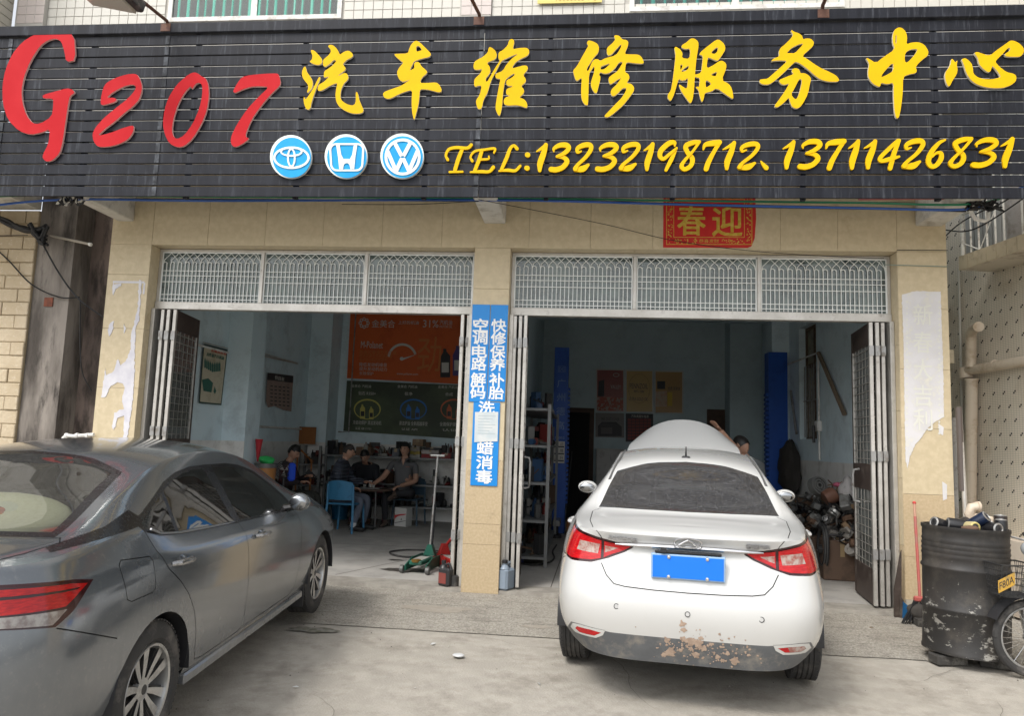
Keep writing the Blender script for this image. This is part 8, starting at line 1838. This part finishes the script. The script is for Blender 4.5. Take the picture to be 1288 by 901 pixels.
# boards and blocks at the foot of the pilaster
def lean(name, pts, y0, th, m, lab, cat='board'):
    w = MB(); w.prism([pxz(x, y, y0) for x, y in pts], th, m, (), lambda u, v, h: (u, y0-h, v)); return w.build(name, None, lab, cat)
bbm = M('brown_board', (.05, .035, .028), .7, dirt=(.12, .1, .08), dscale=6)
lean('leaning_board', [(1124,742),(1131,700),(1133,692),(1133,783),(1124,776)], -.03, .02, bbm, 'dark brown board standing at the edge of the right door opening')
lean('blue_strip', [(1135.5,757),(1141,762),(1140.5,788),(1134,786)], -.06, .02, M('blue_strip_paint', (.01, .09, .22), .5), 'narrow dark blue strip at the foot of the right pilaster')
lean('leaning_board', [(1131.5,748),(1136,756),(1134.5,787),(1131,786)], -.052, .012, bbm, 'second brown board leaning left of the blue strip')
lean('grey_block', [(1142,763),(1152,770),(1151,793),(1141,790)], -.12, .06, brm, 'upright grey concrete block at the foot of the right pilaster', 'block'); lean('grey_block', [(1149,777),(1163,777),(1163,800),(1149,800)], -.32, .1, brm, 'squat grey concrete block beside the oil barrel', 'block'); rag('dark_bundle', at(1158, 770, Y=-.30), (.10, .06, .07), M('dark_cloth', (.045, .04, .035), .9), 'dark bundle lying on the blocks under the broom', 6)
w = MB(); w.box((3.07, -.02, .0), (3.54, .01, .16), core); w.build('pilaster_base', bld)
# ------------------------------------------------------------------ scooter at the right edge
def scooter():
    hub = ptd(1297, 800, 5.3); R_ = .275; g0 = gz(hub.y); hub.z = g0+R_
    dirn = Vector((-.30, .95, 0)).normalized(); fr = Vector((-.62, -.78, 0)).normalized()
    fr = Vector((-.99, -.08, 0)).normalized()            # the scooter points left and slightly away
    sd = Vector((-fr.y, fr.x, 0)); T = Matrix(((sd.x, fr.x, 0, hub.x), (sd.y, fr.y, 0, hub.y), (0, 0, 1, hub.z), (0, 0, 0, 1)))
    t = empty('motor_scooter', hub, 'white motor scooter with front wire basket at the right edge beside the barrel', 'scooter'); L_ = Matrix.Translation(-hub)@T
    def part_(w, nm, par=t, **k): return w.build(nm, par, **k)
    wheel_ = bpy.data.objects.new('front_wheel', None); COL.objects.link(wheel_); wheel_.parent = t
    def ring(r, rr, m, n=40, x=0): w.tube([L_@Vector((x, r*cos(2*pi*k/n), r*sin(2*pi*k/n))) for k in range(n+1)], rr, m, 10)
    w = MB(); ring(.245, .027, rubber); part_(w, 'tyre', wheel_)
    w = MB(); ring(.212, .010, steel); part_(w, 'rim', wheel_)
    w = MB(); w.tube([L_@Vector((-.05, 0, 0)), L_@Vector((.05, 0, 0))], .03, steel, 10)
    for k in range(28):
        a = 2*pi*k/28; s_ = 1 if k % 2 else -1; w.tube([L_@Vector((s_*.03, .025*cos(a+.5*s_), .025*sin(a+.5*s_))), L_@Vector((0, .21*cos(a), .21*sin(a)))], .0016, chrome, 4)
    part_(w, 'spokes', wheel_)
    wht = M('scooter_white', (.66, .66, .64), .25, coat=.6, dirt=(.45, .43, .4), dscale=8); gr = M('scooter_grey', (.08, .085, .09), .35)
    w = MB(); 
    P = [(.30*cos(a), .30*sin(a)) for a in [radians(25+150*k/16) for k in range(17)]]; V = []
    for a, b in P: V += [L_@Vector((-.06, a*1.02, b)), L_@Vector((0, a*1.06, b*1.06)), L_@Vector((.06, a*1.02, b))]
    w.raw(V, [(3*i+j, 3*i+j+1, 3*i+j+4, 3*i+j+3) for i in range(16) for j in range(2)], blackp); part_(w, 'mudguard')
    for s_ in (-1, 1): w = MB(); w.tube([L_@Vector((s_*.06, 0, 0)), L_@Vector((s_*.06, -.05, .30)), L_@Vector((s_*.04, -.10, .60))], .018, steel, 8); part_(w, 'fork')
    w = MB(); V = []     # leg shield: curved white panel behind the wheel
    for i in range(11):
        z = -.03+.60*i/10; hw = .10+.13*sin(pi*min(1, i/9))**.8
        for j in range(9):
            u = -1+2*j/8; V.append(L_@Vector((u*hw, -.00-.12*(i/10)*.5+.07*(1-u*u)-.04, z)))
    w.raw(V, [(i*9+j, i*9+j+1, (i+1)*9+j+1, (i+1)*9+j) for i in range(10) for j in range(8)], wht); part_(w, 'leg_shield')
    w = MB(); w.ball((0, -.10, .62), 1, gr, 14, (.12, .11, .085), L_); part_(w, 'handlebar_cover')
    w = MB(); w.ball((0, -.015, .62), 1, M('headlamp', (.5, .52, .53), .08, .3), 12, (.075, .045, .055), L_); part_(w, 'headlight')
    for s_ in (-1, 1):
        w = MB(); w.tube([L_@Vector((s_*.08, -.13, .66)), L_@Vector((s_*.30, -.18, .70))], .018, blackp, 8); part_(w, 'handlebar')
        w = MB(); w.tube([L_@Vector((s_*.2, -.13, .66)), L_@Vector((s_*.25, -.05, .68)), L_@Vector((s_*.33, -.08, .69))], .008, steel, 6); part_(w, 'brake_lever')
    w = MB(); w.ball((0, -.9, .28), 1, blackp, 12, (.13, .38, .07), L_); part_(w, 'seat'); w = MB(); w.ball((0, -.9, .08), 1, wht, 12, (.14, .42, .18), L_); part_(w, 'rear_body')
    # wire basket in front
    w = MB(); x0, x1, y0, y1 = -.15, .15, .0, .28; zt, zb_ = .52, .30; m = M('basket_wire', (.05, .05, .05), .5, .5); c = lambda u, y, z: L_@Vector((u*(.8+.2*(z-zb_)/(zt-zb_)), y, z))
    n = 14
    for k in range(n+1):
        u = x0+(x1-x0)*k/n; w.tube([c(u, y1, zt), c(u, y1-.03, zb_), c(u, y0, zb_), c(u, y0, zt)], .0022, m, 4)
    for k in range(9): y = y0+(y1-y0)*k/8; w.tube([c(x0, y, zt), c(x0, y, zb_), c(x1, y, zb_), c(x1, y, zt)], .0022, m, 4)
    for k in range(6):
        z = zb_+(zt-zb_)*k/5; P = [c(x0, y0, z), c(x1, y0, z), c(x1, y1-.03*(1-k/5), z), c(x0, y1-.03*(1-k/5), z), c(x0, y0, z)]
        for a, b in zip(P, P[1:]): w.tube([a, b], .0026 if k < 5 else .006, m, 5)
    part_(w, 'basket')
    w = MB(); ypl = M('plate_yellow', (.50, .29, .04), .5, dirt=(.22, .17, .08), dscale=20); f = lambda u, v, h: tuple(L_@Vector((-.165-.002-h-.03*0, .10-u, .36+v)))
    A = [at(1,1,Y=0)]
    fp = lambda u, v, h: tuple(L_@Vector((.158+h, y1+.03-u*.75, .335+v+u*.4)))
    w.prism([(-.01,.0),(.145,.0),(.145,.085),(-.01,.085)], .003, ypl, (), fp); pl = part_(w, 'licence_plate'); w = MB(); add_text(w, 'F80A', lambda u, v, h: fp(u, v, .0032+h), 0, .018, .135, .068, bk1, 0, .001); w.build('plate_number', pl)
    for w_ in ('a',):
        w = MB(); T2 = L_@Matrix.Translation((0, -1.28, 0)); w.tube([T2@Vector((0, .245*cos(2*pi*k/30), .245*sin(2*pi*k/30))) for k in range(31)], .035, rubber, 8); part_(w, 'rear_wheel')
scooter()
# ------------------------------------------------------------------ litter on the ground
lm = M('clear_litter', (.55, .56, .56), .3)
p = at(576, 827, Z=-.03); rag('plastic_litter', Vector((p.x, p.y, gz(p.y)+.015)), (.045, .034, .012), lm, 'crumpled clear plastic litter on the concrete between the cars', 5)
for k, (x, y, lab) in enumerate(((372, 860, 'small white scrap on the concrete beside the grey car'), (545, 812, 'thin white paper shred near the crumpled plastic'), (678, 858, 'tiny grey chip on the concrete left of the white car'), (1096, 795, 'small orange scrap on the ground near the right pilaster'))):
    p = at(x, y, Z=-.03); m = lm if k != 3 else M('orange_scrap', (.55, .25, .05), .7); w = MB(); s_ = .012+.006*(k == 1)
    w.raw([(-s_*2, 0, 0), (0, -s_*.6, .002), (s_*2, s_*.2, .001), (.2*s_, s_*.8, .006)], [(0, 1, 2, 3)], m); w.build('litter_scrap', None, lab, 'litter', loc=(p.x, p.y, gz(p.y)+.004), rot=(0, 0, k*1.0))
w = MB(); random.seed(99)
for k in range(420):
    x = rnd(-4.5, 3.6); y = -abs(random.gauss(0, 1.0))-.02 if k % 3 else rnd(-5, -.5); r = rnd(.002, .006)
    if y < -6: continue
    m = [M('pebble_dark', (.1, .09, .08), .9), M('pebble_pale', (.42, .40, .36), .9)][k % 2]; z = gz(y)+.002
    w.raw([(x-r, y-r, z), (x+r, y-r*.7, z), (x+r*.8, y+r, z), (x-r*.7, y+r, z), (x, y, z+r)], [(0, 1, 4), (1, 2, 4), (2, 3, 4), (3, 0, 4)], m)
w.build('grit', kind='stuff')
tag(bpy.data.objects['grit'], 'scattered grit and small pebbles on the concrete', 'grit')
